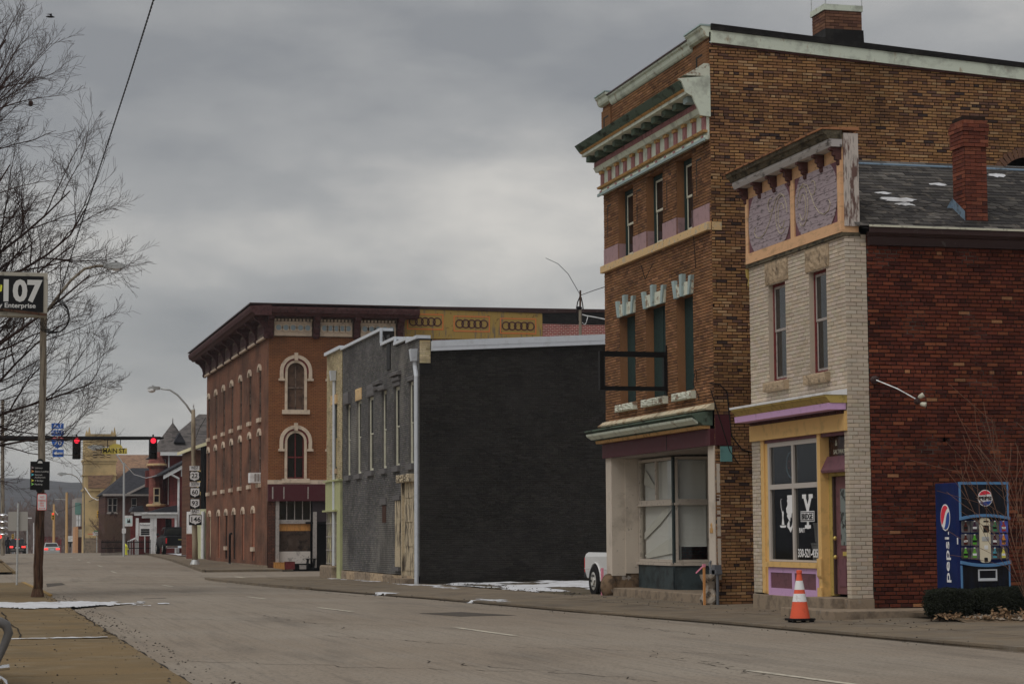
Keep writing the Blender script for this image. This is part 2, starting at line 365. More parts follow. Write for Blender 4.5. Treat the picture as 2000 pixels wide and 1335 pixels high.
mt_green = M('weathered_dark_green_paint', C(64, 76, 66), [((.025, .025, .02, 1, .8), 6, .5, .64, (1, .4, 1)), ((.3, .31, .27, 1, .6), 14, .62, .74)], r=.75, bump=.2)
mt_dkgreen = M('dark_green_paint', C(27, 40, 38), [((.02, .03, .03, 1, .7), 9, .5, .68)], r=.65, bump=.2, bs=60)
mt_brass = M('ochre_paint', C(140, 108, 66), [((.12, .075, .03, 1, .8), 9, .52, .68)], r=.7)
mt_purp = M('faded_purple_paint', C(120, 84, 84), [((.11, .07, .065, 1, .7), 10, .5, .7, (1, 1, .4))], r=.75)
mt_maroon = M('maroon_paint', C(58, 28, 32), [((.1, .05, .055, 1, .5), 4, .52, .72)], r=.55)
mt_pink = M('mauve_paint', C(118, 96, 98), [((.2, .15, .15, 1, .7), 6, .52, .72)], r=.75)
mt_stoneband = M('peeling_sandstone', C(152, 128, 92), [((.5, .45, .36, 1, .8), 8, .54, .64), ((.1, .07, .045, 1, .8), 13, .6, .7)], r=.85, bump=.3)
mt_sill = M('peeling_pale_stone', C(146, 148, 136), [((.26, .17, .11, 1, .9), 7, .52, .61)], r=.85, bump=.4, bs=20)
mt_bluegr = M('blue_grey_paint', C(112, 126, 126), [((.2, .18, .15, 1, .7), 9, .58, .7)], r=.75)
mt_white = M('white_paint', C(190, 188, 182), [((.3, .28, .25, 1, .5), 3, .52, .74)], r=.6)
mt_whitebrick = M('white_painted_brick', C(144, 135, 124), [((.32, .27, .22, 1, .7), 1.8, .52, .72), ((.12, .1, .085, 1, .8), 8, .64, .72)], r=.75, bump=.5, bs=18, bstretch=(1, 1, 3.4))
mt_rubble = M('rubble_foundation', C(88, 72, 56), [((.06, .045, .035, 1, .8), 5, .47, .62), ((.4, .37, .34, 1, .8), 3.4, .62, .66)], r=.95, bump=1, bs=8)
mt_conc = M('worn_concrete', C(104, 92, 78), [((.1, .08, .065, 1, .7), 4, .48, .68), ((.32, .3, .27, 1, .5), 9, .6, .72)], r=.95, bump=.5, bs=30)
mt_black = M('black_paint', C(16, 15, 15), r=.5)
mt_void = M('dark_interior', C(16, 14, 13), [((.03, .028, .026, 1, .6), 1.2, .5, .7)], r=.95)
mt_pane = M('dark_window_glass', (.012, .013, .015, 1), r=.06, spec=.5, bump=.06, bs=3)
mt_glass = glassmat('shop_glass', .66, .045)
mt_clear = glassmat('clear_glass', .94, .05)
mt_blind = M('white_blind_slats', (.88, .89, .88, 1), r=.7)
mt_sash = M('cream_sash_paint', C(146, 144, 130), [((.2, .18, .15, 1, .6), 12, .56, .7)], r=.7)
mt_graysash = M('grey_sash_paint', C(118, 112, 108), [((.12, .11, .1, 1, .6), 10, .5, .7)], r=.75)
mt_maroonw = M('maroon_window_wood', C(84, 36, 36), [((.05, .02, .02, 1, .7), 12, .5, .68)], r=.65)
mt_yel = M('ochre_yellow_paint', C(166, 134, 82, 2.1), [((.25, .18, .08, 1, .45), 5, .52, .74), ((.12, .09, .05, 1, .6), 28, .68, .76)], r=.6, bump=.1)
mt_olive = M('olive_paint', C(128, 110, 58), [((.1, .085, .04, 1, .6), 9, .52, .7)], r=.65)
mt_lav = M('lavender_paint', C(152, 120, 152, 2.1), [((.3, .2, .3, 1, .5), 6, .55, .74)], r=.6)
mt_plum = M('plum_paint', C(82, 54, 60), [((.07, .045, .05, 1, .6), 8, .5, .7)], r=.6)
mt_bmar = M('dark_maroon_door', C(84, 56, 58), [((.05, .03, .03, 1, .5), 8, .52, .7)], r=.45)
mt_peach = M('peach_board_paint', C(158, 124, 92), [((.28, .19, .11, 1, .6), 3, .5, .72, (1, 1, 3)), ((.09, .06, .04, 1, .8), 18, .66, .74)], r=.75, bump=.2)
mt_panel = M('faded_lilac_boards', C(118, 107, 111), [((.1, .085, .085, 1, .9), 5.5, .52, .64, (1, 1, 5)), ((.36, .28, .3, 1, .5), 12, .5, .7)], r=.85, bump=.5, bs=22, bstretch=(1, 1, 6))
mt_scroll = M('cream_scroll_paint', C(140, 132, 112), [((.2, .17, .15, 1, .8), 14, .54, .66)], r=.8)
mt_weath = M('weathered_plank', C(140, 132, 126), [((.13, .06, .05, 1, .9), 5, .52, .6, (2, 2, .5)), ((.07, .06, .055, 1, .6), 18, .52, .68, (2, 2, .25))], r=.85, bump=.5, bs=20, bstretch=(2, 2, .2))
mt_rustcap = M('rusty_cornice_cap', C(120, 82, 56), [((.05, .04, .03, 1, .8), 6, .48, .62)], r=.85, bump=.3)
mt_mossy = M('mossy_dark_moulding', C(66, 60, 48), [((.02, .018, .015, 1, .8), 9, .45, .62, (1, .5, 1)), ((.26, .23, .19, 1, .7), 16, .6, .72)], r=.9, bump=.4)
mt_grmould = M('grey_moulding', C(126, 122, 120), [((.06, .05, .045, 1, .8), 9, .54, .66, (1, .4, 1))], r=.8)
mt_brown = M('dark_brown_bracket', C(62, 40, 38), [((.03, .02, .018, 1, .6), 12, .5, .7)], r=.75)
mt_lint = M('rock_faced_sandstone', C(124, 108, 88), [((.1, .08, .06, 1, .7), 6, .5, .68)], r=.95, bump=1.0, bs=26)
mt_slate = M('roof_slate', (1, 1, 1, 1), [((.26, .225, .185, 1, .6), 5, .57, .7), ((.03, .027, .025, 1, .6), 2.2, .48, .66)], r=.75, attr=True, bump=.5, bs=50)
mt_gutter = M('dark_brown_gutter', C(44, 32, 31), [((.2, .18, .17, 1, .5), 7, .6, .72)], r=.45)
mt_bluefl = M('blue_flashing', C(84, 100, 114), [((.06, .06, .06, 1, .7), 9, .5, .66)], r=.6)
mt_alu = M('white_aluminium_coping', C(146, 150, 155), [((.36, .36, .36, 1, .4), 4, .52, .74)], r=.4)
mt_tar = M('black_roof_membrane', C(22, 21, 21), [((.06, .055, .05, 1, .5), 3, .5, .7)], r=.55)
mt_galv = M('galvanised_steel', C(140, 142, 142), [((.16, .16, .16, 1, .6), 12, .5, .7)], r=.45, metal=.5)
mt_wire = M('black_cable', C(24, 22, 22), r=.6)
mt_brassm = M('brass', C(190, 150, 80), r=.3, metal=.8)

# ------------------------------------------------------------------ the ground, road and pavements
XL, XR = 2.25, 12.35
XRT = [(-60, 13.6), (24, 12.68), (33, 12.05), (38, 11.4), (44.6, 10.85), (51, 10.3), (56, 9.95), (65, 9.4), (82, 9.3), (94, 10.6), (126, 12.2), (148, 13.0), (165, 13.6), (260, 15)]
def xr(y): return interp(XRT, y)
def sheet(name, xs, ys, zf, mat, parent=None):
    mb = MB(); n = len(xs)
    for y in ys:
        for x in xs: mb.v.append((x, y, zf(x, y)))
    for j in range(len(ys)-1):
        for i in range(n-1): a = j*n+i; mb.f.append((a, a+1, a+n+1, a+n))
    o = mb.build(name, mat, parent, smooth=True, recalc=False)
    if not parent: o['kind'] = 'structure'
    return o
def fr(a, b, n): return [a+(b-a)*i/n for i in range(n+1)]
YS = fr(-30, 60, 30)+fr(63, 200, 46)[1:]+fr(210, 420, 21)+[600, 900]
sheet('ground', [-900, -300, -80, -20, 0, XL, XR, 20, 60, 300, 1200], YS+[2500], lambda x, y: g(y)-.12-(0 if -25 < x < 62 else .5), mt_ground)
def zroad(x, y):
    k = (x-XL)/(xr(y)-XL); return g(y)-.055+.05*4*k*(1-k)*(1 if 0 <= k <= 1 else 0)
rb_ = MB(); ry_ = YS[:-1]
for y in ry_:
    for k in range(15): x = XL-.25+(xr(y)+.5-XL)*k/14; rb_.v.append((x, y, zroad(x, y)))
for j in range(len(ry_)-1):
    for i in range(14): a = j*15+i; rb_.f.append((a, a+1, a+16, a+15))
road = rb_.build('road', mt_asph, smooth=True, recalc=False); road['kind'] = 'structure'
sheet('cross_street', fr(9.2, 70, 12), fr(82.6, 95.2, 6), lambda x, y: g(y)-.05+.0*x, mt_asph)
sheet('side_street', fr(-60, XL+.1, 8), fr(80, 95.2, 6), lambda x, y: g(y)-.052, mt_asph)
def mark(pts, mat, parent=road, name='road_marking', lift=.006):
    mb = MB(); mb.v = [(p.x, p.y, zroad(p.x, p.y)+lift) for p in pts]; mb.f = [tuple(range(len(pts)))]
    return mb.build(name, mat, parent)
def onroad(x, y):
    z = -1.45
    for _ in range(6): p = PZ(x, y, z); z = zroad(p.x, p.y)
    return p
def dash(a, b, wd=.12):
    p, q = onroad(*a), onroad(*b); n = 5; pts = []
    for i in range(n+1):
        t = p.lerp(q, i/n); pts.append(V((t.x-wd/2*(1-.12*random.random()), t.y, 0)))
    for i in range(n, -1, -1):
        t = p.lerp(q, i/n); pts.append(V((t.x+wd/2*(1-.12*random.random()), t.y, 0)))
    mark(pts, mt_paint)
for a, b in (((1463, 1309), (1680, 1338)), ((890, 1225), (1005, 1241)), ((622, 1186), (688, 1194)), ((482, 1164.5), (518, 1169)), ((318, 1142), (337, 1145)), ((217, 1115), (227, 1118)), ((191, 1103.5), (199, 1106)), ((170, 1097), (176, 1098.6)), ((152, 1092), (157, 1093.2)), ((137, 1087.6), (141, 1088.6))):
    dash(a, b)
def line(a, b, wd, mat=mt_paint, n=6):
    p, q = onroad(*a), onroad(*b); d = (q-p); s = V((-d.y, d.x, 0)).normalized()*wd/2
    A = [p.lerp(q, i/n)+s*random.uniform(.8, 1) for i in range(n+1)]; B = [p.lerp(q, i/n)-s*random.uniform(.8, 1) for i in range(n+1)]
    for i in range(n): mark([A[i], A[i+1], B[i+1], B[i]], mat)
line((150, 1137), (640, 1139), .38)
line((205, 1124), (520, 1125), .22)
line((460, 1125.5), (490, 1129), .25, n=2); line((488, 1131), (506, 1134), .25, n=2)
mark([onroad(817, 1197), onroad(900, 1194.5), onroad(1010, 1201), onroad(900, 1203)], mt_patch, name='asphalt_patch', lift=.004)
mark([onroad(90, 1139), onroad(120, 1137.5), onroad(128, 1141), onroad(92, 1146)], mt_patch, name='asphalt_patch', lift=.004)
mark([onroad(280, 1168.2), onroad(325, 1166.8), onroad(325, 1167.6), onroad(280, 1169)], mt_patch, name='road_crack', lift=.003)
def wiggle(p, q, wd, parent, zf, name='road_crack', n=14, amp=.05, mat=mt_crack):
    """a wandering crack: a thin ribbon a few millimetres above the surface"""
    d = q-p; s = V((-d.y, d.x, 0)).normalized(); mb = MB(); pr = []
    for i in range(n+1):
        c = p.lerp(q, i/n)+s*(noise.noise(V((p.x*3+i*.55, p.y, 0)))*amp); ww = wd*(.3+.9*abs(noise.noise(V((i*.7, q.x, 4)))))
        for k in (-1, 1):
            t = c+s*ww*k/2; mb.v.append((t.x, t.y, zf(t.x, t.y)+.003))
    for i in range(n): a = i*2; mb.f.append((a, a+1, a+3, a+2))
    return mb.build(name, mat, parent, recalc=False)
for a, b in (((1150, 1180), (1420, 1212)), ((1230, 1222), (1400, 1243)), ((1260, 1275), (1400, 1300)), ((500, 1200), (690, 1228)), ((230, 1205), (800, 1222)), ((330, 1290), (1010, 1312)), ((700, 1180), (1180, 1200)), ((200, 1160), (640, 1168)), ((1000, 1262), (1500, 1280)), ((820, 1290), (1300, 1330)), ((620, 1240), (900, 1258)), ((1380, 1290), (1500, 1322)), ((900, 1165), (1100, 1187)), ((150, 1135), (300, 1133)), ((560, 1150), (760, 1170))):
    wiggle(onroad(*a), onroad(*b), .03, road, zroad, amp=.3, n=24)
# right pavement: slabs with joints
def pavement(name, x0, x1, ycuts, xcuts, zf, mat, warp=False):
    WX = (lambda x, y: xr(y)+(x-XR)/(x1-XR)*(x1-xr(y))) if warp else (lambda x, y: x)
    bs_ = MB(); by_ = [ycuts[0]]+[y for y in YS if ycuts[0] < y < ycuts[-1]]+[ycuts[-1]]
    for y in by_: bs_.v += [(WX(x0, y), y, zf(WX(x0, y), y)-.03), (x1, y, zf(x1, y)-.03)]
    bs_.f = [(i*2, i*2+1, i*2+3, i*2+2) for i in range(len(by_)-1)]
    base = bs_.build(name, MATS.get('slab_joint') or M('slab_joint', C(50, 42, 34), r=.95), recalc=False); base['kind'] = 'structure'
    for j in range(len(ycuts)-1):
        for i in range(len(xcuts)-1):
            a, b, c, d = xcuts[i], xcuts[i+1], ycuts[j], ycuts[j+1]; e = .008; h = random.uniform(-.006, .006)
            mb = MB(); vs = []
            for k, dz in ((0, -.12), (0, 0)):
                for x, y in ((a+e, c+e), (b-e, c+e), (b-e, d-e), (a+e, d-e)): X_ = WX(x, y); vs.append((X_, y, zf(X_, y)+dz+h*(1 if (x-a) < (b-x) else -1)))
            mb.add(vs, [(0, 3, 2, 1), (4, 5, 6, 7), (0, 1, 5, 4), (1, 2, 6, 5), (2, 3, 7, 6), (3, 0, 4, 7)]); mb.build('slab', mat, base)
    return base
zpr = lambda x, y: g(y)+max(0, .018*(x-XR))
PR = pavement('pavement', XR-.02, 15.2, [4, 7, 10, 13, 16, 18.6, 21, 23.4, 25.8, 28.2, 30.6, 33, 35.4, 37.8, 40.2, 42.6, 45, 47.2], [XR, 13.75, 15.2], zpr, mt_conR, True)
PR2 = pavement('pavement', XR-.02, 13.75, [47.2, 52, 57, 60, 63, 66, 69, 72, 75, 78, 81, 82.6], [XR, 13.05, 13.75], zpr, mt_conR, True)
PR3 = pavement('pavement', XR-.02, 14.1, [95.2, 99, 103, 107, 111, 115, 120, 126, 132, 138, 144, 150, 156, 164, 172, 184, 200], [XR, 14.1], lambda x, y: g(y)+.05, mt_conR, True)
YL = [8, 12, 15, 17.6, 20.1, 23.0, 26.4, 29.6, 31.3, 34.3, 38, 42, 44.2, 49, 53, 56, 60, 64, 68, 72, 76, 79.5]
PL = pavement('pavement', -8, XL+.02, YL, [-8, -4.6, -1.6, .42, XL], lambda x, y: g(y)-.02, mt_conL)
sheet('pavement', [-8, XL], fr(95.2, 200, 12), lambda x, y: g(y)+.05, mt_conL)
for a, b in (((150, 1195), (220, 1240)), ((205, 1237), (240, 1246)), ((5, 1195), (38, 1245))):
    wiggle(PZ(a[0], a[1], -1.45), PZ(b[0], b[1], -1.45), .05, PL, lambda x, y: g(y)-.012, 'pavement_crack', amp=.12)
wiggle(V((XL+.03, 14, 0)), V((XL+.03, 58, 0)), .1, road, zroad, 'kerb_joint', n=80, amp=.07)
for ya, yb_ in zip(fr(14, 82, 17), fr(14, 82, 17)[1:]): wiggle(V((xr(ya)-.04, ya, 0)), V((xr(yb_)-.04, yb_, 0)), .07, road, zroad, 'kerb_joint', n=10, amp=.04)
# kerbs
def kerb(x0, x1, y0, y1, h, mat, n=14):
    mb = MB(); ys = fr(y0, y1, n); lp = []
    for y in ys: z = g(y); d = xr(y)-XR if x0 > 8 else 0; lp.append([(x0+d, y, z-.2), (x1+d, y, z-.2), (x1+d, y, z+h), (x0+d, y, z+h)])
    o = mb.loft(lp).build('kerb', mat); o['kind'] = 'structure'; return o
kerb(XR-.16, XR-.025, 60, 82.4, .03, mt_conR)
kerb(XR-.16, XR-.025, 95.4, 200, .075, mt_conR); kerb(XL+.03, XL+.17, 95.4, 200, .075, mt_conL)
kerb(XL-.02, XL+.1, 56, 79.5, .0, mt_ypaint)
# empty lot beside the dark wall
lotdip = lambda x, y: .115*math.exp(-((x-16)/2.)**2-((y-50)/2.6)**2)
sheet('lot_ground', fr(13.75, 40, 20), fr(46.2, 64, 14), lambda x, y: g(y)+.012+.012*(x-13.75)+.03*noise.noise(V((x*.6, y*.6, 0)))-lotdip(x, y), mt_dirt)
sheet('yard_ground', fr(15.2, 40, 6), fr(10, 33.2, 12), lambda x, y: -1.40+.03*min(1, max(0, (y-29.5)/2)), mt_conR)

def snow(name, label, region, zf, seed, cell=.12, thr=.0, sc=1.2, thick=.025, st=(1, 1)):
    """patchy snow: region(x,y) gives 0..1 cover"""
    x0, x1, y0, y1, cover = region; mb = MB(); nx, ny = int((x1-x0)/cell), int((y1-y0)/cell); idx = {}
    def dens(i, j):
        x, y = x0+i*cell, y0+j*cell
        n_ = noise.fractal(V((x*sc*st[0]+seed, y*sc*st[1], seed*3.1)), 1, 2, 4)
        return cover(x, y)+n_*.55-thr
    dn = [[dens(i, j) for j in range(ny+1)] for i in range(nx+1)]
    def vid(i, j):
        if (i, j) not in idx:
            x, y = x0+i*cell, y0+j*cell; d = max(0, min(1, dn[i][j]*2.2))
            jx, jy = noise.noise(V((x*5, y*5, 1)))*cell*.4, noise.noise(V((x*5, y*5, 7)))*cell*.4
            idx[i, j] = len(mb.v); mb.v.append((x+jx, y+jy, zf(x, y)+.004+thick*d+.006*noise.noise(V((x*9, y*9, 3)))))
        return idx[i, j]
    for i in range(nx):
        for j in range(ny):
            q = [dn[i][j], dn[i+1][j], dn[i+1][j+1], dn[i][j+1]]
            if sum(a > 0 for a in q) >= 3: mb.f.append((vid(i, j), vid(i+1, j), vid(i+1, j+1), vid(i, j+1)))
    if not mb.f: return
    o = mb.build(name, mt_snow, smooth=True, recalc=False); o['kind'] = 'stuff'; o['label'] = label; o['category'] = 'snow'; return o
lotz = lambda x, y: g(y)+.014+.012*(x-13.75)+.03*noise.noise(V((x*.6, y*.6, 0)))-lotdip(x, y)
lotz2 = lambda x, y: max(lotz(x, y) if x > 13.75 else -9, zpr(x, y)+.005 if x < 13.75 else -9)
snow('snow', 'white snow lying along the foot of the dark brick wall', (13.0, 27, 50.5, 63.4, lambda x, y: .3-abs(y-57.6-.12*(x-14))*.05-(.35 if x < 13.7 else 0)), lotz2, 3, cell=.14, thr=.06, sc=.8, thick=.035, st=(1.6, .4))
snow('snow', 'thin line of snow on pavement before the grey wall', (12.5, 13.6, 56, 78, lambda x, y: .15-abs(x-13.3)*.9), zpr, 8, cell=.08, thr=.08, sc=1.4, thick=.01, st=(2, .4))
snow('snow', 'long white snow strip across left pavement into the gutter', (-6, 4.6, 44.2, 49.5, lambda x, y: .58-abs(y-46.7)*.3-max(0, x-2.5)*.24), lambda x, y: max(g(y)-.012, zroad(x, y)+.003) if x > XL else g(y)-.012, 5, cell=.08, thr=.1, sc=1.5, thick=.04, st=(1.5, .5))
snow('snow', 'small snow patch at right end of the gravel bed', (15.9, 19, 28.6, 30.1, lambda x, y: .5-abs(y-29.5)*1.1), lambda x, y: -1.36, 12, cell=.05, thr=.1, sc=2, thick=.02)
snow('snow', 'snow remains on the driveway by the black pickup', (14, 24, 136, 152, lambda x, y: .3), lambda x, y: g(y)+.08, 15, cell=.3, thr=.1, sc=.3, thick=.03)
snow('snow', 'thin snow line in a joint of the nearest left pavement', (.75, 2.1, 31.2, 31.45, lambda x, y: .2), lambda x, y: g(y)-.012, 21, cell=.03, thr=.0, sc=3, thick=.005)
for k, (x, y, lb) in enumerate(((755, 1162, 'snow bit in the gutter before the grey wall'), (960, 1177, 'snow sliver in the driveway gutter'), (1190, 0, 0))):
    if lb:
        p = onroad(x, y); snow('snow', lb, (p.x-1, p.x+1, p.y-1.2, p.y+1.2, lambda a, b, p=p: .4-abs(a-p.x)*1.3-abs(b-p.y)*.35), lambda a, b: max(zroad(a, b) if a < xr(b) else -9, zpr(a, b) if a > xr(b) else -9)+.004, 30+k, cell=.06, thr=.05, sc=2, thick=.01)
# hills behind the town
hb = MB(); HX = fr(-900, 1500, 90)
for j, (yy, hh) in enumerate(((700, -16), (860, 6), (1000, 20), (1200, 33), (1500, 30))):
    for x in HX: hb.v.append((x, yy, hh+(noise.fractal(V((x*.004, yy*.003, 2)), 1, 2, 4)*9+noise.fractal(V((x*.05, yy*.01, 5)), 1, 2, 3)*2.2 if j else 0)))
n_ = len(HX)
for j in range(4):
    for i in range(n_-1): a = j*n_+i; hb.f.append((a, a+1, a+n_+1, a+n_))
ho = hb.build('hills', M('wooded_hill', C(74, 74, 78, 1.5), [((.05, .05, .05, 1, .8), .06, .4, .62), ((.14, .13, .13, 1, .7), .3, .5, .7)], r=1, bump=1, bs=.5), smooth=True, recalc=False); ho['kind'] = 'structure'
# ================================================================== the cream shop
XC, YR, YW = 14.4, 32.95, 37.42           # facade plane, right corner, left corner
shop = thing('shop_building', 'two storey cream painted brick bait shop with peach false front and slate roof', 'building', (XC, YW, -1.4))
uy = lambda y: YW-y                       # wall coordinate on the facade from a Y
CRM = [((.58, .49, .39, 1), 6), ((.53, .445, .35, 1), 3), ((.61, .525, .42, 1), 2)]
wins = [(35.62, 36.46), (33.74, 34.52)]
holes = [(uy(b), uy(a), 2.74, 4.55) for a, b in wins]
brick_wall(shop, (XC, YW, 0), RX, (-1, 0, 0), YW-YR, 2.02, 5.02, holes, CRM, (mt_cream, mt_morC), bl=.2, bh=.0585, nparts=300, seed=5, dep=.006, rev=.11, colvar=.05, vis=lambda u, z: z > 2.3)
brick_wall(shop, (XC, YR, 0), RY, (0, -1, 0), .39, -1.1, 5.02, [], CRM, (mt_cream, mt_morC), bl=.2, bh=.0585, nparts=120, seed=6, dep=.006, colvar=.05)
# ground floor brick piers
brick_wall(shop, (XC, YW, 0), RX, (-1, 0, 0), .42, -1.1, 1.86, [], CRM, (mt_cream, mt_morC), nparts=60, seed=7, dep=.006, colvar=.05, bh=.0585)
brick_wall(shop, (XC, YR+.16, 0), RX, (-1, 0, 0), .16, -1.1, 2.02, [], CRM, (mt_cream, mt_morC), nparts=40, seed=8, dep=.006, colvar=.05, bh=.0585)
RED = [((.155, .04, .024, 1), 7), ((.12, .033, .022, 1), 5), ((.19, .053, .029, 1), 4), ((.075, .022, .017, 1), 2), ((.36, .17, .085, 1), .3), ((.27, .09, .045, 1), .6)]
XE = 21.5
brick_wall(shop, (XC+.4, YR, 0), RY, (0, -1, 0), XE-XC-.4, -1.32, 5.06, [(1.32, 1.42, 1.52, 1.6)], RED, (mt_redb, mt_morR), bl=.196, bh=.054, gap=.0137, hdr=6, nparts=300, seed=9, dep=.014, vis=lambda u, z: z < 3.4 and u < 3 and not (u > .3 and u < 1.9 and z < .8), colvar=.16)
co = MB(); co.box(XC+.35, XE, YR+.3, YW-.02, 1.75, 4.9); co.box(XC+2.6, XE, YR+.3, YW-.02, -1.4, 1.74); co.box(XC+.35, XC+2.59, 34.33, YW-.02, -1.4, -.62); co.build('core', mt_void, shop)
MB().box(XC+.36, XE, YW-.03, YW, -1.4, 4.95).build('side_wall', mt_redb if False else M('far_side_brick', C(80, 48, 40), r=.9), shop)
mb = MB(); mb.box(XC+.0, XC+.36, YW-.012, YW, -1.4, 5.0); mb.build('end_face', mt_whitebrick, shop)
# upper windows: lintels, sills, sashes
def sash_window(root, X, y0, y1, z0, z1, rec, mframe, msash, split=.5, t=.05, pane=None, name='window', lower_back=.014):
    fx = X+rec; mb = MB(); mb.box(fx-.012, fx+.05, y0, y0+t, z0, z1); mb.box(fx-.012, fx+.05, y1-t, y1, z0, z1); mb.box(fx-.012, fx+.05, y0+t, y1-t, z1-t, z1); mb.box(fx-.012, fx+.05, y0+t, y1-t, z0, z0+t*.8)
    f = mb.build(name, mframe, root); zm = z0+(z1-z0)*split; s = .045; a, b = y0+t, y1-t
    for q, (za, zb, dx) in enumerate(((zm-.02, z1-t, .0), (z0+t*.8, zm+.02, lower_back))):
        mb = MB(); x0, x1 = fx+.0+dx, fx+.022+dx
        mb.box(x0, x1, a, a+s, za, zb); mb.box(x0, x1, b-s, b, za, zb); mb.box(x0, x1, a+s, b-s, zb-s, zb); mb.box(x0, x1, a+s, b-s, za, za+s); mb.build('sash', msash, f)
        MB().box(x0+.008, x0+.013, a+s, b-s, za+s, zb-s).build('pane', pane or mt_pane, f)
    MB().box(fx+.12, fx+.14, y0, y1, z0, z1).build('room_dark', mt_void, f)
    return f
def rough_block(x0, x1, y0, y1, z0, z1, seed, amp=.012):
    mb = MB(); n, m = 14, 6; rnd = random.Random(seed); lp = []
    for j in range(m+1):
        for i in range(n+1):
            y = y0+(y1-y0)*i/n; z = z0+(z1-z0)*j/m; e = (i in (0, n)) or (j in (0, m)); mb.v.append((x0+(.012 if e else rnd.uniform(-amp, amp)), y, z))
    for j in range(m):
        for i in range(n): a = j*(n+1)+i; mb.f.append((a, a+1, a+n+2, a+n+1))
    mb.box(x0+.014, x1, y0, y1, z0, z1); return mb
for k, (a, b) in enumerate(wins):
    f = sash_window(shop, XC, a, b, 2.76, 4.55, .1, mt_maroonw, mt_graysash, .52)
    rough_block(XC-.035, XC+.1, a-.14, b+.12, 4.555, 4.95, k).build('lintel', mt_lint, f)
    rough_block(XC-.12, XC+.1, a-.1, b+.1, 2.57, 2.735, k+4, .006).build('sill', mt_lint, f)
    cb = MB(); ny = 22                                     # pale curtains behind the upper glass
    for i in range(ny+1):
        y = a+.1+(b-a-.2)*.62*i/ny; cb.v += [(XC+.195+.012*math.sin(i*1.9), y, 3.62), (XC+.195+.012*math.sin(i*1.9+.3), y, 4.5)]
    for i in range(ny): q = i*2; cb.f.append((q, q+2, q+3, q+1))
    cb.build('curtain', M('pale_curtain', C(130, 124, 118), r=.9), f, recalc=False)
# false front
FX = XC-.02
ff = MB(); ff.box(FX, FX+.28, YR-.01, YW+.03, 5.03, 6.72); ffo = ff.build('false_front', mt_peach, shop)
MB().box(FX+.02, FX+.29, YR-.035, YR-.012, 5.15, 6.74).build('end_plank', mt_weath, ffo)
MB().box(FX-.03, FX+.3, YR-.02, YW+.05, 4.98, 5.045).build('base_moulding', mt_mossy, ffo)
for a, b in ((YR-.0, YR+.14), (35.02, 35.2), (YW-.1, YW+.03)): MB().box(FX-.035, FX-.002, a, b, 5.24, 6.28).build('stile', mt_peach, ffo)
MB().box(FX-.04, FX-.002, YR-.005, YW+.03, 5.05, 5.24).build('rail', mt_peach, ffo)
for a, b in ((33.1, 35.01), (35.21, 37.31)):
    w_, h_ = b-a, 1.04; z0 = 5.245; ch = .27
    # plum spandrels behind, lilac boards with round ends in front
    MB().box(FX-.012, FX-.003, a, b, z0, z0+h_).build('spandrel', mt_plum, ffo)
    rows = 9
    for j in range(rows):
        za, zb = z0+h_*j/rows+.003, z0+h_*(j+1)/rows-.003
        i0, i1 = [ch*(max(0, abs((j+q)/rows*2-1)-.1)/.9)**2.4+.02 for q in (.02, .98)]
        MB().prism([(a+i0, za), (b-i0, za), (b-i1, zb), (a+i1, zb)], (FX-.024-random.uniform(0, .005), 0, 0), (0, 1, 0), (0, 0, 1), (.011, 0, 0)).build('board', mt_panel, ffo)
    def scroll(pts, r):
        mb = MB(); mb.tube([(FX-.033, a+w_*p[0], z0+h_*p[1]) for p in pts], r, 5); return mb
    s_ = 1 if a < 35 else -1
    fl = lambda t: (t if s_ > 0 else 1-t)
    loop = [(fl(.80+.13*math.cos(t*.42)), .48+.34*math.sin(t*.42)) for t in range(0, 14)]
    loop2 = [(fl(.80+.075*math.cos(t*.45)), .46+.22*math.sin(t*.45)) for t in range(1, 14)]
    tail = [(fl(.93-.0*t), .62) for t in ()]+[(fl(x), y) for x, y in ((.88, .78), (.78, .86), (.68, .8), (.6, .62), (.52, .42), (.42, .27), (.3, .2), (.2, .24), (.15, .34), (.19, .42))]
    loop3 = [(fl(.55+.06*math.cos(t*.5+1)), .72+.12*math.sin(t*.5+1)) for t in range(0, 10)]
    for p in (loop, loop2, tail, loop3): scroll(p, .0065).build('painted_scroll', mt_scroll, ffo)
# top cornice of the false front
MB().mould([(0, 6.5), (.2, 6.5), (.24, 6.58), (.24, 6.63), (0, 6.63)], FX, YR-.04, YW+.16).build('cornice_board', mt_grmould, ffo)
MB().mould([(0, 6.632), (.26, 6.632), (.3, 6.7), (.34, 6.72), (.36, 6.785), (0, 6.785)], FX, YR-.045, YW+.2).build('cornice_moulding', mt_mossy, ffo)
MB().mould([(-.3, 6.8), (-.3, 6.79), (.38, 6.787), (.385, 6.815), (-.3, 6.85)], FX, YR-.06, YW+.22).build('cornice_cap', mt_rustcap, ffo)
prof = [(0, 0), (.0, -.27), (.035, -.3), (.06, -.27), (.055, -.22), (.1, -.2), (.1, -.15), (.14, -.13), (.14, -.06), (.2, -.04), (.2, 0)]
for k in range(7):
    y = YR+.06+k*(YW-YR-.06)/6; MB().mould([(o, z+6.495) for o, z in prof], FX, y-.05, y+.05).build('bracket', mt_brown, ffo)
MB().prism([(0, 0), (-.42, 0), (-.4, -.14), (-.33, -.2), (-.36, -.3), (-.26, -.38), (-.2, -.52), (-.1, -.62), (-.06, -.8), (0, -.84)], (XC+.2, YW+.015, 4.96), (.62, 0, 0), (0, 0, 1), (0, .04, 0)).build('fan_bracket', mt_olive, shop)
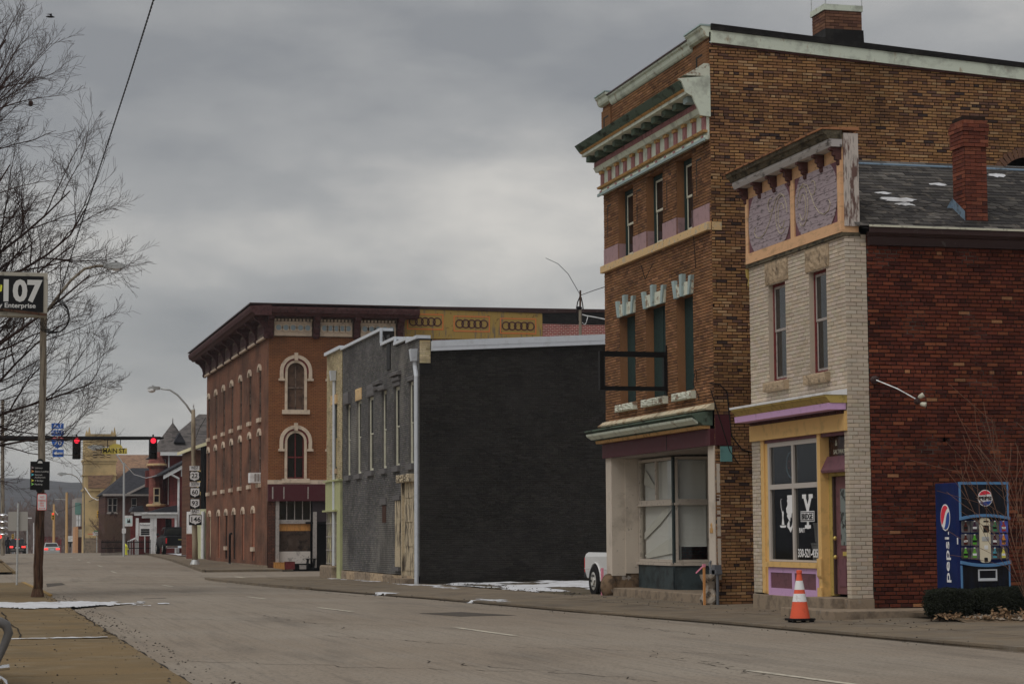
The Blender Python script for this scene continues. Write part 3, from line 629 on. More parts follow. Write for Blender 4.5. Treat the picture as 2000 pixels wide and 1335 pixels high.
# shop cornice
scn = MB().mould([(0, 2.16), (.3, 2.16), (.36, 2.24), (.4, 2.27), (.4, 2.295), (0, 2.295)], XC-.008, YR+.01, YW+.02).build('shop_cornice', mt_olive, shop)
MB().mould([(0, 2.297), (.415, 2.297), (.42, 2.335), (0, 2.4)], XC-.008, YR-.0, YW+.05).build('cornice_cap', mt_white, scn)
MB().mould([(.02, 2.05), (.33, 2.05), (.34, 2.158), (.02, 2.158)], XC-.008, YR+.02, YW+.0).build('lavender_board', mt_lav, scn)
k = 0; y = YR+.1
while y < YW-.1:
    MB().box(XC-.09, XC-.03, y, y+.035, 1.99, 2.045).build('dentil', mt_brown, scn); y += .075
MB().box(XC-.05, XC+.1, YR+.05, YW+.01, 1.70, 1.985).build('beam', mt_yel, shop)
MB().box(XC-.052, XC+.12, YR+.03, YR+.048, 1.70, 2.03).build('beam_end', mt_yel, shop)
MB().box(XC+.02, XC+.12, YR+.17, YW-.43, 1.64, 1.698).build('soffit', mt_plum, shop)
# shop window
gy0, gy1, gz0, gz1 = 34.36, 36.72, -.52, 1.64
MB().box(XC+.03, XC+.16, gy1, YW-.43, -1.12, 1.64).build('corner_post', mt_yel, shop); MB().box(XC+.0, XC+.03, gy1+.12, YW-.41, -1.1, 1.7).build('post_strip', mt_yel, shop)
wf = MB(); t = .055; gx = XC+.06; gm = (gy0+gy1)/2-.02; gzm = .83
wf.box(gx-.03, gx+.05, gy0, gy0+.05, gz0, gz1); wf.box(gx-.03, gx+.05, gy1-.09, gy1, gz0, gz1); wf.box(gx-.03, gx+.05, gm-.045, gm+.045, gz0, gz1); wf.box(gx-.028, gx+.048, gy0+.05, gy1-.09, gz1-.08, gz1)
wf.box(gx-.034, gx+.046, gy0+.05, gy1-.09, gzm-.045, gzm+.045); wf.box(gx-.028, gx+.048, gy0+.05, gy1-.09, gz0, gz0+.035)
sw = wf.build('shop_window', M('grey_aluminium_frame', C(132, 126, 120), r=.5), shop)
for a, b in ((gy0+.05, gm-.045), (gm+.045, gy1-.09)):
    for c, d in ((gz0+.035, gzm-.045), (gzm+.045, gz1-.08)): MB().box(gx+.005, gx+.012, a, b, c, d).build('pane', mt_glass, sw)
MB().box(XC-.035, XC+.14, gy0-.02, gy1+.04, -.62, -.525).build('sill_board', mt_yel, shop)
bk = MB(); bk.box(XC+.03, XC+.08, gy0, gy1+.0, -1.13, -.625); bko = bk.build('bulkhead', mt_lav, shop)
for a, b in ((gy0+.12, gm-.06), (gm+.06, gy1-.1)): MB().box(XC+.022, XC+.029, a, b, -1.0, -.72).build('panel', mt_plum, bko)
for a, b in ((gy0, gy0+.12), (gm-.06, gm+.06), (gy1-.1, gy1)): MB().box(XC+.008, XC+.029, a, b, -1.13, -.63).build('stile', mt_lav, bko)
for c, d in ((-.72, -.63), (-1.13, -1.0)): MB().box(XC+.01, XC+.029, gy0+.12, gy1-.1, c, d).build('rail', mt_lav, bko)
# post between window and door
mb = MB(); mb.box(XC+.0, XC+.3, 34.18, 34.32, -1.12, 1.7); mb.build('door_post', mt_yel, shop)
mb = MB(); mb.box(XC-.03, XC-.002, 34.16, 34.34, -.75, -.45); mb.box(XC-.03, XC-.002, 34.16, 34.34, -1.13, -.95); mb.mould([(0, -.75), (.03, -.75), (0, -.8)], XC, 34.16, 34.34); mb.build('post_block', mt_yel, shop)
# door in its recess
dx = XC+.17; d0, d1 = 33.14, 34.05
MB().box(dx-.02, dx+.1, d1, 34.18, -1.08, 1.02).build('door_frame', mt_olive, shop); MB().box(dx-.02, dx+.1, YR+.12, d1, .96, 1.08).build('door_head', mt_olive, shop)
dr = MB(); dr.box(dx+.03, dx+.075, d0, d1-.06, -1.05, .95); dro = dr.build('door', mt_bmar, shop)
MB().box(dx-.01, dx+.06, d1-.06, d1, -1.05, .95).build('jamb', M('dark_jamb', C(48, 36, 34), r=.6), dro)
MB().box(dx+.015, dx+.029, d0+.17, d1-.24, -.28, .8).build('glazing_frame', mt_bmar, dro)
MB().box(dx+.008, dx+.014, d0+.22, d1-.29, -.22, .74).build('pane', M('leaded_door_glass', C(84, 90, 88), [((.02, .02, .02, 1, .9), 7, .5, .56)], r=.25), dro)
for a, b in ((d0+.12, (d0+d1)/2-.06), ((d0+d1)/2, d1-.16)): MB().box(dx+.018, dx+.029, a, b, -.92, -.45).build('panel', mt_plum, dro)
MB().box(dx+.016, dx+.029, d0+.3, d1-.34, -.4, -.33).build('letter_plate', mt_brassm, dro)
for z in (-.42, -.1): MB().sphere((dx-.03, d1-.13, z), .035, 10, 6).build('knob', mt_brassm, dro); 
MB().prism([(0, 1.02), (-.15, 1.02), (-.16, 1.06), (-.04, 1.3), (0, 1.3)], (dx, YR+.14, 0), (1, 0, 0), (0, 0, 1), (0, 34.18-YR-.14, 0)).build('door_hood', mt_plum, shop)
tw = MB().box(dx, dx+.05, YR+.14, 34.18, 1.3, 1.68).build('transom', M('dark_transom_glass', C(34, 20, 19), [((.1, .05, .04, 1, .6), 9, .5, .62)], r=.15), shop)
text('&', (dx-.004, 33.9, 1.48), RX, .1, mt_sash, tw); text('SALTWATER', (dx-.004, 33.98, 1.34), RX, .075, mt_sash, tw, width=.62)
MB().box(dx+.1, dx+.14, YR+.12, 34.3, -1.1, 1.7).build('entry_back', mt_void, shop)
MB().box(XC+.05, dx+.1, YR+.1, YR+.14, -1.1, 1.7).build('entry_side', mt_plum, shop)
# foundation, landing and steps
MB().box(XC-.03, XC+.4, 34.3, YW+.01, -1.45, -1.13).build('foundation', mt_conc, shop, bev=.01)
MB().box(XC-.06, XC+.4, YR-.03, YR+.18, -1.45, -1.11).build('pier_base', mt_conc, shop, bev=.01)
MB().box(XC-.28, XC+.7, YR+.18, 34.3, -1.45, -1.1).build('landing', mt_conc, shop, bev=.012)
MB().box(XC-.75, XC+1.9, YR-1.0, YR+.17, -1.45, -1.27).build('step', mt_conc, shop, bev=.012)
MB().box(XC-.75, XC-.29, YR+.172, 34.25, -1.45, -1.272).build('step', mt_conc, shop, bev=.012)
# lettering and decals on the panes (print on the inside of the glass)
mt_vinyl = M('white_vinyl', C(178, 174, 172), r=.6); lx = gx+.0; 
yc = gm-.6
text('Y', (lx, yc, .08), RX, .58, mt_vinyl, sw, bold=.03, width=.44, align='CENTER')
for a, b, c, d in ((.06, .24, .6, .67), (-.24, -.06, .6, .67), (-.13, .13, .07, .13)): MB().box(lx-.003, lx-.0005, yc+a, yc+b, c, d).build('serif', mt_vinyl, sw)
MB().box(lx-.008, lx-.004, yc-.31, yc+.31, .19, .375).build('name_plate', mt_vinyl, sw)
MB().box(lx-.012, lx-.009, yc-.295, yc+.295, .205, .36).build('plate_field', mt_black, sw); MB().box(lx-.016, lx-.013, yc-.28, yc+.28, .22, .345).build('plate_field', mt_vinyl, sw)
text('BRIDGE', (lx-.018, yc, .235), RX, .095, mt_black, sw, bold=.05, width=.5, align='CENTER')
text('BAIT', (lx-.004, gm-.2, .0), RX, .08, mt_vinyl, sw, bold=.02, width=.26)
text('330-521-4350', (lx-.004, gm-.12, -.43), RX, .14, mt_vinyl, sw, bold=.02, width=1.0)
text('TRUST', (lx+.2, gm+.62, .6), RX, .07, mt_graysash, sw); text('STRIPING', (lx+.2, gm-.1, .6), RX, .07, mt_graysash, sw)
P_ = lambda pts, nm: MB().prism([(-a, b) for a, b in pts], (lx-.004, gm, 0), (0, -1, 0), (0, 0, 1), (.003, 0, 0)).build(nm, mt_vinyl, sw)
rnd = random.Random(4)
P_([(.06, .67), (.34, .67)]+[(.36+rnd.uniform(-.04, .05), .64-.034*i) for i in range(11)]+[(.3, .24), (.22, .2), (.2, .28), (.16, .26), (.14, .34), (.07, .38), (.09, .44), (.05, .47)], 'tree_decal')
P_([(.27, .22), (.35, .16), (.36, .1), (.28, .06), (.2, .0), (.14, .06), (.07, .16), (.1, .22), (.13, .14), (.18, .1), (.25, .1), (.24, .17)], 'fish_decal')
P_([(.4, .13), (.72, .13), (.67, .09), (.45, .09)], 'boat_decal'); P_([(.5, .14), (.62, .14), (.59, .26), (.6, .35), (.56, .4), (.52, .35), (.54, .26)], 'angler_decal')
MB().tube([(lx-.003, gm+.56, .3), (lx-.003, gm+.64, .45), (lx-.003, gm+.66, .58), (lx-.003, gm+.62, .61)], .005, 5).build('rod_decal', mt_vinyl, sw)
# open neon sign, unlit, behind the upper pane
neon = MB(); c0 = (gx+.1, gm+.33, 1.22)
neon.tube([(c0[0], c0[1]+.27*math.cos(a*.3), c0[2]+.24*math.sin(a*.3)) for a in range(22)], .012, 5, cap=False); neo = neon.build('neon_ring', M('blue_glass_tube', C(96, 120, 136), r=.4), sw)
text('OPEN', (gx+.1, gm+.33, 1.15), RX, .16, M('red_glass_tube', C(104, 48, 52), r=.4), sw, bold=-.01, align='CENTER', width=.42)
# shop interior: floor, back wall, buckets
inn = MB(); inn.quad((gx+.1, 34.33, -.56), (XC+2.6, 34.33, -.56), (XC+2.6, 37.3, -.56), (gx+.1, 37.3, -.56)); inn.quad((XC+2.6, 34.33, -.56), (XC+2.6, 37.3, -.56), (XC+2.6, 37.3, 1.7), (XC+2.6, 34.33, 1.7))
inn.quad((gx+.1, 34.33, -.56), (XC+2.6, 34.33, -.56), (XC+2.6, 34.33, 1.7), (gx+.1, 34.33, 1.7)); inn.quad((gx+.1, 37.3, -.56), (XC+2.6, 37.3, -.56), (XC+2.6, 37.3, 1.7), (gx+.1, 37.3, 1.7)); inn.quad((gx+.1, 34.33, 1.7), (XC+2.6, 34.33, 1.7), (XC+2.6, 37.3, 1.7), (gx+.1, 37.3, 1.7))
inn.build('interior', M('shop_interior', C(44, 40, 36), [((.03, .025, .022, 1, .8), 2, .45, .65)], r=.9), shop, recalc=False)
mt_pail = M('white_pail_plastic', C(176, 174, 170), r=.5)
def pail(x, y, z, lb, grp='white pails in the shop window'):
    t = thing('pail', lb, 'pail', (x, y, z), grp)
    MB().lathe([(.0, .0), (.18, 0), (.225, .33), (.235, .34), (.235, .37), (.22, .37), (.2, .03), (0, .03)], (x, y, z), 20).build('body', mt_pail, t, smooth=False)
    MB().tube([(x-.1, y+.24*math.cos(a*.3), z+.3-.16*math.sin(a*.3)) for a in range(11)], .006, 5).build('handle', mt_galv, t)
pail(gx+.42, gm-.42, -.56, 'lower white pail behind the shop window lettering'); pail(gx+.42, gm-.42, -.2, 'upper white pail stacked in the shop window')
pail(gx+.6, gm+.12, -.56, 'white pail half hidden by the shop window mullion')
# roof: slates laid in courses, ridge, gutter, snow
SL = [((.085, .078, .072, 1), 6), ((.062, .057, .055, 1), 5), ((.13, .12, .11, 1), 2), ((.045, .042, .042, 1), 3)]
ey, ez, ry, rz = YR-.16, 5.13, 35.2, 6.63; sl = V((0, ry-ey, rz-ez)); SLN = sl.length; sv = sl.normalized(); nv = V((0, -sv.z, sv.y))
rf = MB(); rf.add([(XC+.27, ey, ez-.03), (XE, ey, ez-.03), (XE, ry, rz-.03), (XC+.27, ry, rz-.03), (XC+.27, YW+.1, ez), (XE, YW+.1, ez)], [(0, 1, 2, 3), (3, 2, 5, 4)])
roof = rf.build('roof', M('roof_boards', C(40, 37, 36), r=.9), shop, recalc=False)
rnd = random.Random(3); sw_, ex = .265, .132; row = 0; s = 0.0; smesh = {}; nsl = 0; rest = MB(); rest.c = []
while s < SLN-.06:
    x = XC+.3+(sw_/2 if row % 2 else 0); roundrow = 4 <= row <= 9
    while x < XE-.2:
        ci = rnd.choices(range(4), [6, 5, 2, 3])[0]; v = rnd.randint(0, 2); key = (ci, v, roundrow)
        if roundrow: poly = [(-.127, .3), (-.127, .06), (-.07, .015), (0, 0), (.07, .015), (.127, .06), (.127, .3)]
        else: poly = [(-.128, .3), (-.128, .0), (.128, .0), (.128, .3)]
        poly = [(p[0], min(p[1]+(0), .3)) for p in poly]
        pos = V((x, ey, ez))+sv*s+nv*(.012+rnd.uniform(0, .004)); f = (.8+.2*v)
        if nsl < 300 and x < 19.4:
            if key not in smesh:
                mb = MB(); mb.prism(poly, (0, 0, 0), (1, 0, 0), sv-nv*.06, nv*.009); mb.c = [tuple([q*f for q in SL[ci][0][:3]]+[1])]*len(mb.v)
                o_ = mb.build('slate', mt_slate, None); smesh[key] = o_.data; bpy.data.objects.remove(o_)
            o_ = bpy.data.objects.new('slate', smesh[key]); COL.objects.link(o_); o_.parent = roof; o_.location = pos-worg(shop); nsl += 1
            o_.rotation_euler = (0, 0, rnd.uniform(-.015, .015))
        else:
            n0 = len(rest.v); rest.prism(poly, pos, (1, 0, 0), sv-nv*.06, nv*.009); rest.c += [tuple([q*f for q in SL[ci][0][:3]]+[1])]*(len(rest.v)-n0)
        x += sw_
    s += ex; row += 1
if rest.v: ro = rest.build('slate_courses', mt_slate, roof); ro['kind'] = 'stuff'
MB().tube([(XC+.28, ry, rz+.02), (XE, ry, rz+.02)], .03, 8).build('ridge_roll', mt_bluefl, roof)
gt = MB(); gt.prism([(-.13, .06), (-.13, -.05), (-.08, -.1), (0, -.1), (0, -.085), (-.075, -.085), (-.115, -.045), (-.115, .06)], (XC+.33, ey+.0, ez-.06), (0, 1, 0), (0, 0, 1), (XE-XC-.33, 0, 0)); gt.build('gutter', mt_gutter, shop)
MB().box(XC+.4, XE, YR-.12, YR-.02, 4.83, 5.06).build('fascia', mt_gutter, shop)
MB().box(XC+.33, XE, ey-.15, ey-.125, ez-.02, ez+.015).build('gutter_lip', mt_sash, shop)
for k, (px, py, w_, h_) in enumerate(((1725, 380, .16, .05), (1757, 393, .36, .12), (1740, 391, .2, .08), (1832, 363, .2, .06), (1768, 402, .2, .07), (1945, 345, .2, .1))):
    d = ray(px, py); tt = (V((XC, ey, ez)).dot(nv))/d.dot(nv); c = d*tt+nv*.03; mb = MB(); rnd = random.Random(k); n = 18
    ring = [c+V((1, 0, 0))*(w_*math.cos(a*math.tau/n)*rnd.uniform(.6, 1.15))+sv*(h_*math.sin(a*math.tau/n)*rnd.uniform(.5, 1.2)) for a in range(n)]
    mb.v = [tuple(p) for p in ring]+[tuple(c+nv*.03)]; mb.f = [(i, (i+1) % n, n) for i in range(n)]
    mb.build('snow_patch', mt_snow, roof, smooth=True)
# chimney of the shop
chx0, chx1, chy0, chy1 = 16.74, 17.15, 33.1, 33.55
ch = MB().box(chx0, chx1, chy0, chy1, 5.2, 7.18).build('chimney', mt_morR, shop)
CHP = [((.2, .062, .04, 1), 6), ((.15, .05, .036, 1), 4), ((.26, .09, .055, 1), 3), ((.09, .035, .03, 1), 1)]
def chimney_bricks(par, x0, x1, y0, y1, z0, z1, proud, seed, pal, mats, nm='brick'):
    rnd = random.Random(seed); z = z0; row = 0; bh, gp = .0572, .0105
    while z+bh <= z1+.001:
        o = proud(z)
        for face in (0, 1):
            a0, a1 = (x0-o, x1+o) if face == 0 else (y0-o, y1+o)
            cuts = [a0]; x = a0+(.1 if (row+face) % 2 else .2)
            while x < a1-.06: cuts.append(x); x += .21
            cuts.append(a1)
            for a, b in zip(cuts, cuts[1:]):
                c = rnd.choices([p[0] for p in pal], [p[1] for p in pal])[0]; f = rnd.uniform(.8, 1.2); j = rnd.uniform(-.003, .003)
                mb = MB()
                if face == 0: mb.box(a+.004, b-.004, y0-o-.012+j, y0+.03-o, z, z+bh)
                else: mb.box(x0-o-.012+j, x0+.03-o, a+.004, b-.004, z, z+bh)
                mb.c = [(c[0]*f, c[1]*f, c[2]*f, 1)]*8; mb.build(nm, mats, par, recalc=False)
        z += bh+gp; row += 1
def prd(z): return .03 if 6.63 < z < 6.84 else (.045 if 6.84 <= z < 7.0 else (.02 if z >= 7.0 else 0))
chimney_bricks(ch, chx0, chx1, chy0, chy1, 5.28, 7.16, prd, 3, CHP, mt_redb)
MB().add([(chx0-.03, chy0-.02, 5.2), (chx0-.03, chy1, 5.55), (chx0-.03, chy1, 5.8), (chx0-.03, chy0-.02, 5.5), (chx0-.2, chy1, 5.52)], [(0, 1, 2, 3), (1, 4, 2)]).build('flashing', mt_bluefl, shop)
MB().box(chx0-.03, chx1+.03, chy0-.05, chy0-.02, 5.2, 5.28).build('flashing', mt_gutter, shop)
# floodlight on a slanting arm
fl = thing('floodlight', 'white twin floodlight on a slanting pipe arm fixed to the red brick side wall', 'floodlight', (14.87, YR, 2.55))
MB().lathe([(.0, 0), (.07, 0), (.07, .05), (.03, .07), (0, .07)], (14.88, YR-.012, 2.55), 12, (0, -1, 0)).build('base', mt_gutter, fl)
MB().tube([(14.88, YR-.06, 2.55), (15.15, YR-.35, 2.38), (15.38, YR-.55, 2.2)], .011, 6).build('arm', mt_galv, fl)
MB().sphere((15.4, YR-.56, 2.16), .055).build('joint', mt_gutter, fl)
for dx_, dz in ((.05, -.04), (.02, .06)): MB().lathe([(.02, 0), (.035, .03), (.042, .09), (.042, .1), (0, .1)], (15.4+dx_, YR-.57, 2.16+dz), 12, (.7, -.6, -.2 if dz < 0 else .5)).build('lamp', mt_sash, fl, smooth=True)
# ================================================================== the tall brick building
XT, TR, TL = 14.4, 39.45, 46.7
tall = thing('brick_building', 'tall three storey brown brick building with pale green cornice and white papered shop window', 'building', (XT, TL, -1.43))
uy = lambda y: TL-y
TFP = [((.29, .145, .07, 1), 6), ((.25, .125, .062, 1), 5), ((.33, .17, .085, 1), 3), ((.19, .097, .055, 1), 2)]
w3 = [(44.48, 45.58), (42.43, 43.53), (40.55, 41.52)]; w2 = [(44.43, 45.56), (42.35, 43.67), (40.6, 41.62)]
holes = [(uy(b), uy(a), 6.16, 7.74) for a, b in w3]+[(uy(b), uy(a), 2.88, 4.86) for a, b in w2]
brick_wall(tall, (XT, TL, 0), RX, (-1, 0, 0), TL-TR, 2.55, 10.0, holes, TFP, (mt_brick, mt_morD), bl=.2, bh=.05, gap=.011, nparts=300, seed=21, dep=.011, rev=.19, colvar=.12, vis=lambda u, z: u > 2.5)
TSP = [((.34, .185, .085, 1), 7), ((.28, .148, .07, 1), 6), ((.22, .115, .064, 1), 4), ((.15, .08, .056, 1), 2), ((.42, .26, .135, 1), 2.4), ((.06, .04, .036, 1), .7)]
def ttop(u): return 9.80-(u)*.062
XB = 24
brick_wall(tall, (XT, TR, 0), RY, (0, -1, 0), XB-XT, -1.45, 9.9, [(6.45, 7.45, 6.4, 7.75)], TSP, (mt_brick, mt_morD), bl=.199, bh=.0485, gap=.0125, hdr=7, nparts=300, seed=22, dep=.013, colvar=.13, top=ttop, vis=lambda u, z: (u < 7 and z > 6.9) or (u < .75))
co = MB(); co.box(XT+.5, XB, TR+.4, TL-.4, 1.9, 9.0); co.box(XT+3.4, XB, TR+.1, TL-.4, -1.45, 1.89); co.build('core', mt_void, tall)
# far side wall (painted red, seen as a sliver beside the dark building) and top
MB().box(XT+.05, XB, TL-.03, TL-.0, -1.45, 9.6).build('side_wall', M('red_party_wall', C(112, 58, 52), r=.9, brick=(0, C(90, 44, 40), C(70, 62, 58), .21, .068)), tall)
mb = MB(); mb.add([(XT, TR+.02, 9.78), (XB, TR+.02, 9.2), (XB, TL, 9.2), (XT, TL, 9.78)], [(0, 1, 2, 3)]); mb.build('roof', mt_tar, tall)
# side parapet fascia and black membrane edge
sl = lambda x: 9.80-(x-XT)*.062
mb = MB(); mb.prism([(XT+.03, sl(XT)-.02), (XB, sl(XB)-.02), (XB, sl(XB)+.23), (XT+.03, sl(XT)+.23)], (0, TR-.08, 0), (1, 0, 0), (0, 0, 1), (0, .075, 0)); fa = mb.build('fascia', mt_pale, tall)
mb = MB(); mb.prism([(XT+.02, sl(XT)+.235), (XB, sl(XB)+.235), (XB, sl(XB)+.33), (XT+.02, sl(XT)+.36)], (0, TR-.11, 0), (1, 0, 0), (0, 0, 1), (0, .5, 0)); mb.build('membrane_edge', mt_tar, tall)
mb = MB(); mb.prism([(XT+.03, sl(XT)-.06), (XB, sl(XB)-.06), (XB, sl(XB)-.025), (XT+.03, sl(XT)-.025)], (0, TR-.05, 0), (1, 0, 0), (0, 0, 1), (0, .045, 0)); mb.build('drip_board', mt_brown, fa)
# front coping with two raised ends
for a, b, z, nm in ((TR-.04, TR+.95, 10.02, 'coping_end'), (TR+.951, TL-.75, 9.93, 'coping'), (TL-.749, TL+.06, 10.02, 'coping_end')):
    e = .05 if nm == 'coping_end' else 0
    MB().mould([(-.3, z-.02), (-.3, z+.08), (.12+e, z+.1), (.12+e, z+.06), (.08+e, z+.03), (.06+e, z-.05), (.03+e, z-.1), (.0, z-.12), (0, z-.02)], XT-.012, a, b).build(nm, mt_pale, tall)
    MB().mould([(-.3, z+.082), (-.3, z+.12), (.14+e, z+.135), (.15+e, z+.1), (.12+e, z+.102)], XT-.012, a-.01, b+.01).build(nm+'_cap', mt_bluegr if e else mt_gutter, tall)
# brick end pilasters of the parapet with a dark slot
for a, b in ((TR+.02, TR+.92), (TL-.72, TL-.02)):
    mb = MB(); mb.c = []
    z = 9.0
    while z < 9.78:
        y = a-(.1 if int(z*100) % 2 else 0)
        mb.box(XT-.05, XT-.0095, a, b, z, z+.053); z += .061
    mb.c = [TFP[1][0]]*len(mb.v); mb.build('pilaster', mt_brick, tall)
    MB().box(XT-.054, XT-.048, (a+b)/2+.1, (a+b)/2+.18, 9.14, 9.62).build('slot', mt_black, tall); MB().box(XT-.054, XT-.048, (a+b)/2-.2, (a+b)/2+.1, 9.58, 9.62).build('slot', mt_black, tall)
# main cornice
zc = 7.83
cor = MB().mould([(0, zc), (.1, zc), (.1, zc+0.084), (.05, zc+0.084), (.05, zc+0.168), (0, zc+0.168)], XT-.011, TR+.02, TL+.04).build('architrave', mt_pale, tall)
MB().mould([(.1, zc-0.034), (.14, zc-0.034), (.14, zc+0.025), (.1, zc+0.025)], XT-.011, TR+.0, TL+.06).build('string_moulding', mt_bluegr, cor)
MB().mould([(.05, zc+0.143), (.13, zc+0.143), (.15, zc+0.185), (.05, zc+0.185)], XT-.011, TR+.0, TL+.06).build('ochre_moulding', mt_brass, cor)
MB().box(XT-.06, XT-.011, TR+.02, TL+.03, zc+0.168, zc+0.554).build('frieze', mt_pale, cor)
nt_ = 13
for k in range(nt_):
    y = TR+.16+k*(TL-TR-.3)/(nt_-1)
    tg = MB()
    for q in (-1, 0, 1): tg.box(XT-.1, XT-.0605, y+q*.062-.024, y+q*.062+.024, zc+0.186, zc+0.470)
    tg.box(XT-.085, XT-.0605, y-.09, y+.09, zc+0.186, zc+0.466); tgo = tg.build('triglyph', mt_purp, cor)
    MB().box(XT-.13, XT-.061, y-.1, y+.1, zc+0.472, zc+0.538).build('triglyph_cap', mt_brass, cor)
    MB().box(XT-.13, XT-.112, y-.05, y+.05, zc+0.042, zc+0.084).build('gutta', mt_purp, cor)
MB().mould([(.05, zc+0.539), (.16, zc+0.539), (.2, zc+0.622), (.22, zc+0.638), (.05, zc+0.638)], XT-.011, TR+.02, TL+.1).build('bed_moulding', mt_pale, cor)
fb = MB(); y = TR+.05
while y < TL+.05: fb.box(XT-.22, XT-.05, y, y+.05, zc+0.640, zc+0.756); y += .075
fb.build('fluted_band', mt_purp, cor)
MB().box(XT-.2, XT-.05, TR+.03, TL+.08, zc+0.641, zc+0.756).build('band_backing', mt_brown, cor)
for k in range(11):
    y = TR+.32+k*(TL-TR-.4)/10; MB().box(XT-.42, XT-.02, y-.12, y+.12, zc+0.760, zc+0.890).build('modillion', mt_green if k else mt_bluegr, cor, bev=.02)
MB().mould([(.02, zc+0.756), (.06, zc+0.756), (.06, zc+0.890), (.02, zc+0.890)], XT-.011, TR+.03, TL+.08).build('modillion_backing', mt_green, cor)
MB().mould([(.02, zc+0.892), (.5, zc+0.892), (.5, zc+0.958), (.02, zc+0.958)], XT-.011, TR+.03, TL+.07).build('corona', mt_pale, cor)
MB().mould([(.02, zc+0.959), (.52, zc+0.959), (.56, zc+0.991), (.02, zc+0.991)], XT-.011, TR+.03, TL+.08).build('ochre_moulding', mt_brass, cor)
MB().mould([(.02, zc+0.993), (.54, zc+0.993), (.58, zc+1.042), (.63, zc+1.109), (.66, zc+1.151), (.02, zc+1.193)], XT-.011, TR+.03, TL+.12).build('crown_moulding', mt_green, cor)
MB().prism([(0, 8.28), (-.22, 8.3), (-.26, 8.42), (-.34, 8.58), (-.38, 8.68), (-.51, 8.74), (-.55, 8.84), (-.6, 8.96), (-.68, 9.02), (-.12, 9.09), (-.04, 9.14), (-.04, 9.1), (0, 9.1)], (XT-.0, TR-.035, 0), (1, 0, 0), (0, 0, 1), (0, .06, 0)).build('end_plate', mt_pale, cor)
MB().prism([(0, 9.1), (-.55, 9.1), (-.3, 9.24), (-.12, 9.36), (0, 9.36)], (XT, TR-.02, 0), (1, 0, 0), (0, 0, 1), (0, .22, 0)).build('end_scroll', mt_sill, cor)
# piers of the third floor with slots, mauve blocks and the stone band
for k, (a, b) in enumerate(((TR+.05, 40.55), (41.52, 42.43), (43.53, 44.48), (45.58, TL-.03))):
    MB().box(XT-.03, XT-.0095, a+.01, b-.01, 6.17, 6.55).build('mauve_block', mt_pink, tall)
    MB().box(XT-.0135, XT-.0095, b-.3, b-.26, 6.8, 7.55).build('slot', mt_black, tall); MB().box(XT-.0135, XT-.0095, b-.56, b-.3, 7.51, 7.55).build('slot', mt_black, tall)
for (a, b) in w3: MB().box(XT+.0, XT+.18, b-.004, b+.008, 6.17, 6.55).build('mauve_return', mt_pink, tall)
MB().box(XT-.1, XT-.0095, TR-.0, TL+.05, 6.0, 6.165).build('stone_band', mt_stoneband, tall, bev=.012)
MB().box(XT-.002, XT+.2, TR-.03, TR-.012, 6.0, 6.165).build('band_return', mt_stoneband, tall)
for a, b in w3:
    f = sash_window(tall, XT, a, b, 6.18, 7.74, .17, mt_dkgreen, mt_sash, .5, t=.11)
def keystone(y, z0, wt, wb, h, out, mat, par, sl=0):
    return MB().prism([(-wb/2, 0), (wb/2, 0), (wt/2+sl, h), (-wt/2+sl, h)], (XT-out, y, z0), (0, -1, 0), (0, 0, 1), (out-.008, 0, 0)).build('keystone', mat, par)
for a, b in w2:
    bd = MB().box(XT+.17, XT+.2, a, b, 2.9, 4.86); f = bd.build('boarded_window', mt_dkgreen, tall)
    MB().box(XT+.155, XT+.169, (a+b)/2-.03, (a+b)/2+.02, 2.9, 4.86).build('batten', mt_dkgreen, f); MB().box(XT+.14, XT+.169, a, a+.05, 2.9, 4.86).build('frame', mt_sash, f)
    m = (a+b)/2; wv = b-a
    MB().prism([(-wv/2-.03, 0), (wv/2+.03, 0), (wv/2+.07, .27), (-wv/2-.07, .27)], (XT-.05, m, 4.865), (0, -1, 0), (0, 0, 1), (.055, 0, 0)).build('flat_arch', mt_sill, f)
    keystone(m, 4.85, .18, .11, .46, .1, mt_bluegr, f); keystone(m-wv/2+.08, 4.85, .16, .1, .38, .085, mt_bluegr, f, .1); keystone(m+wv/2-.08, 4.85, .16, .1, .38, .085, mt_bluegr, f, -.1)
    rough_block(XT-.13, XT+.3, a-.1, b+.1, 2.72, 2.875, int(a*9), .012).build('sill', mt_sill, f)
# rusty lead ledge, green shop cornice, maroon fascia
zs = 2.1
MB().mould([(0, 2.42), (.17, 2.42), (.19, 2.455), (.1, 2.51), (.06, 2.545), (0, 2.56)], XT-.011, TR-.03, TL+.05).build('lead_ledge', M('rust_stained_ledge', C(146, 136, 114), [((.3, .17, .09, 1, .85), 4, .5, .62), ((.5, .5, .42, 1, .7), 9, .55, .68)], r=.8, bump=.3), tall)
gcn = MB().mould([(0, 2.12), (.2, 2.12), (.24, 2.17), (.3, 2.19), (.36, 2.24), (.4, 2.3), (.46, 2.32), (.46, 2.35), (0, 2.415)], XT-.012, TR+.08, TL+.22).build('shop_cornice', mt_green, tall)
MB().mould([(.05, 2.055), (.2, 2.055), (.22, 2.118), (.05, 2.118)], XT-.012, TR+.1, TL+.12).build('ochre_moulding', mt_brass, gcn)
MB().mould([(.3, 2.145), (.41, 2.22), (.43, 2.27), (.3, 2.2)], XT-.012, TR+.1, TL+.18).build('pale_moulding', mt_pale, gcn)
mfa = MB().box(XT-.1, XT+.3, TR-.0, TL+.02, 1.72, 2.05).build('shop_fascia', mt_maroon, tall)
MB().box(XT-.105, XT-.101, 42.1, 42.13, 1.73, 2.05).build('seam', mt_black, mfa)
MB().box(XT+.0, XT+.32, TR-.04, TR-.012, 1.72, 2.32).build('fascia_return', mt_maroon, tall)
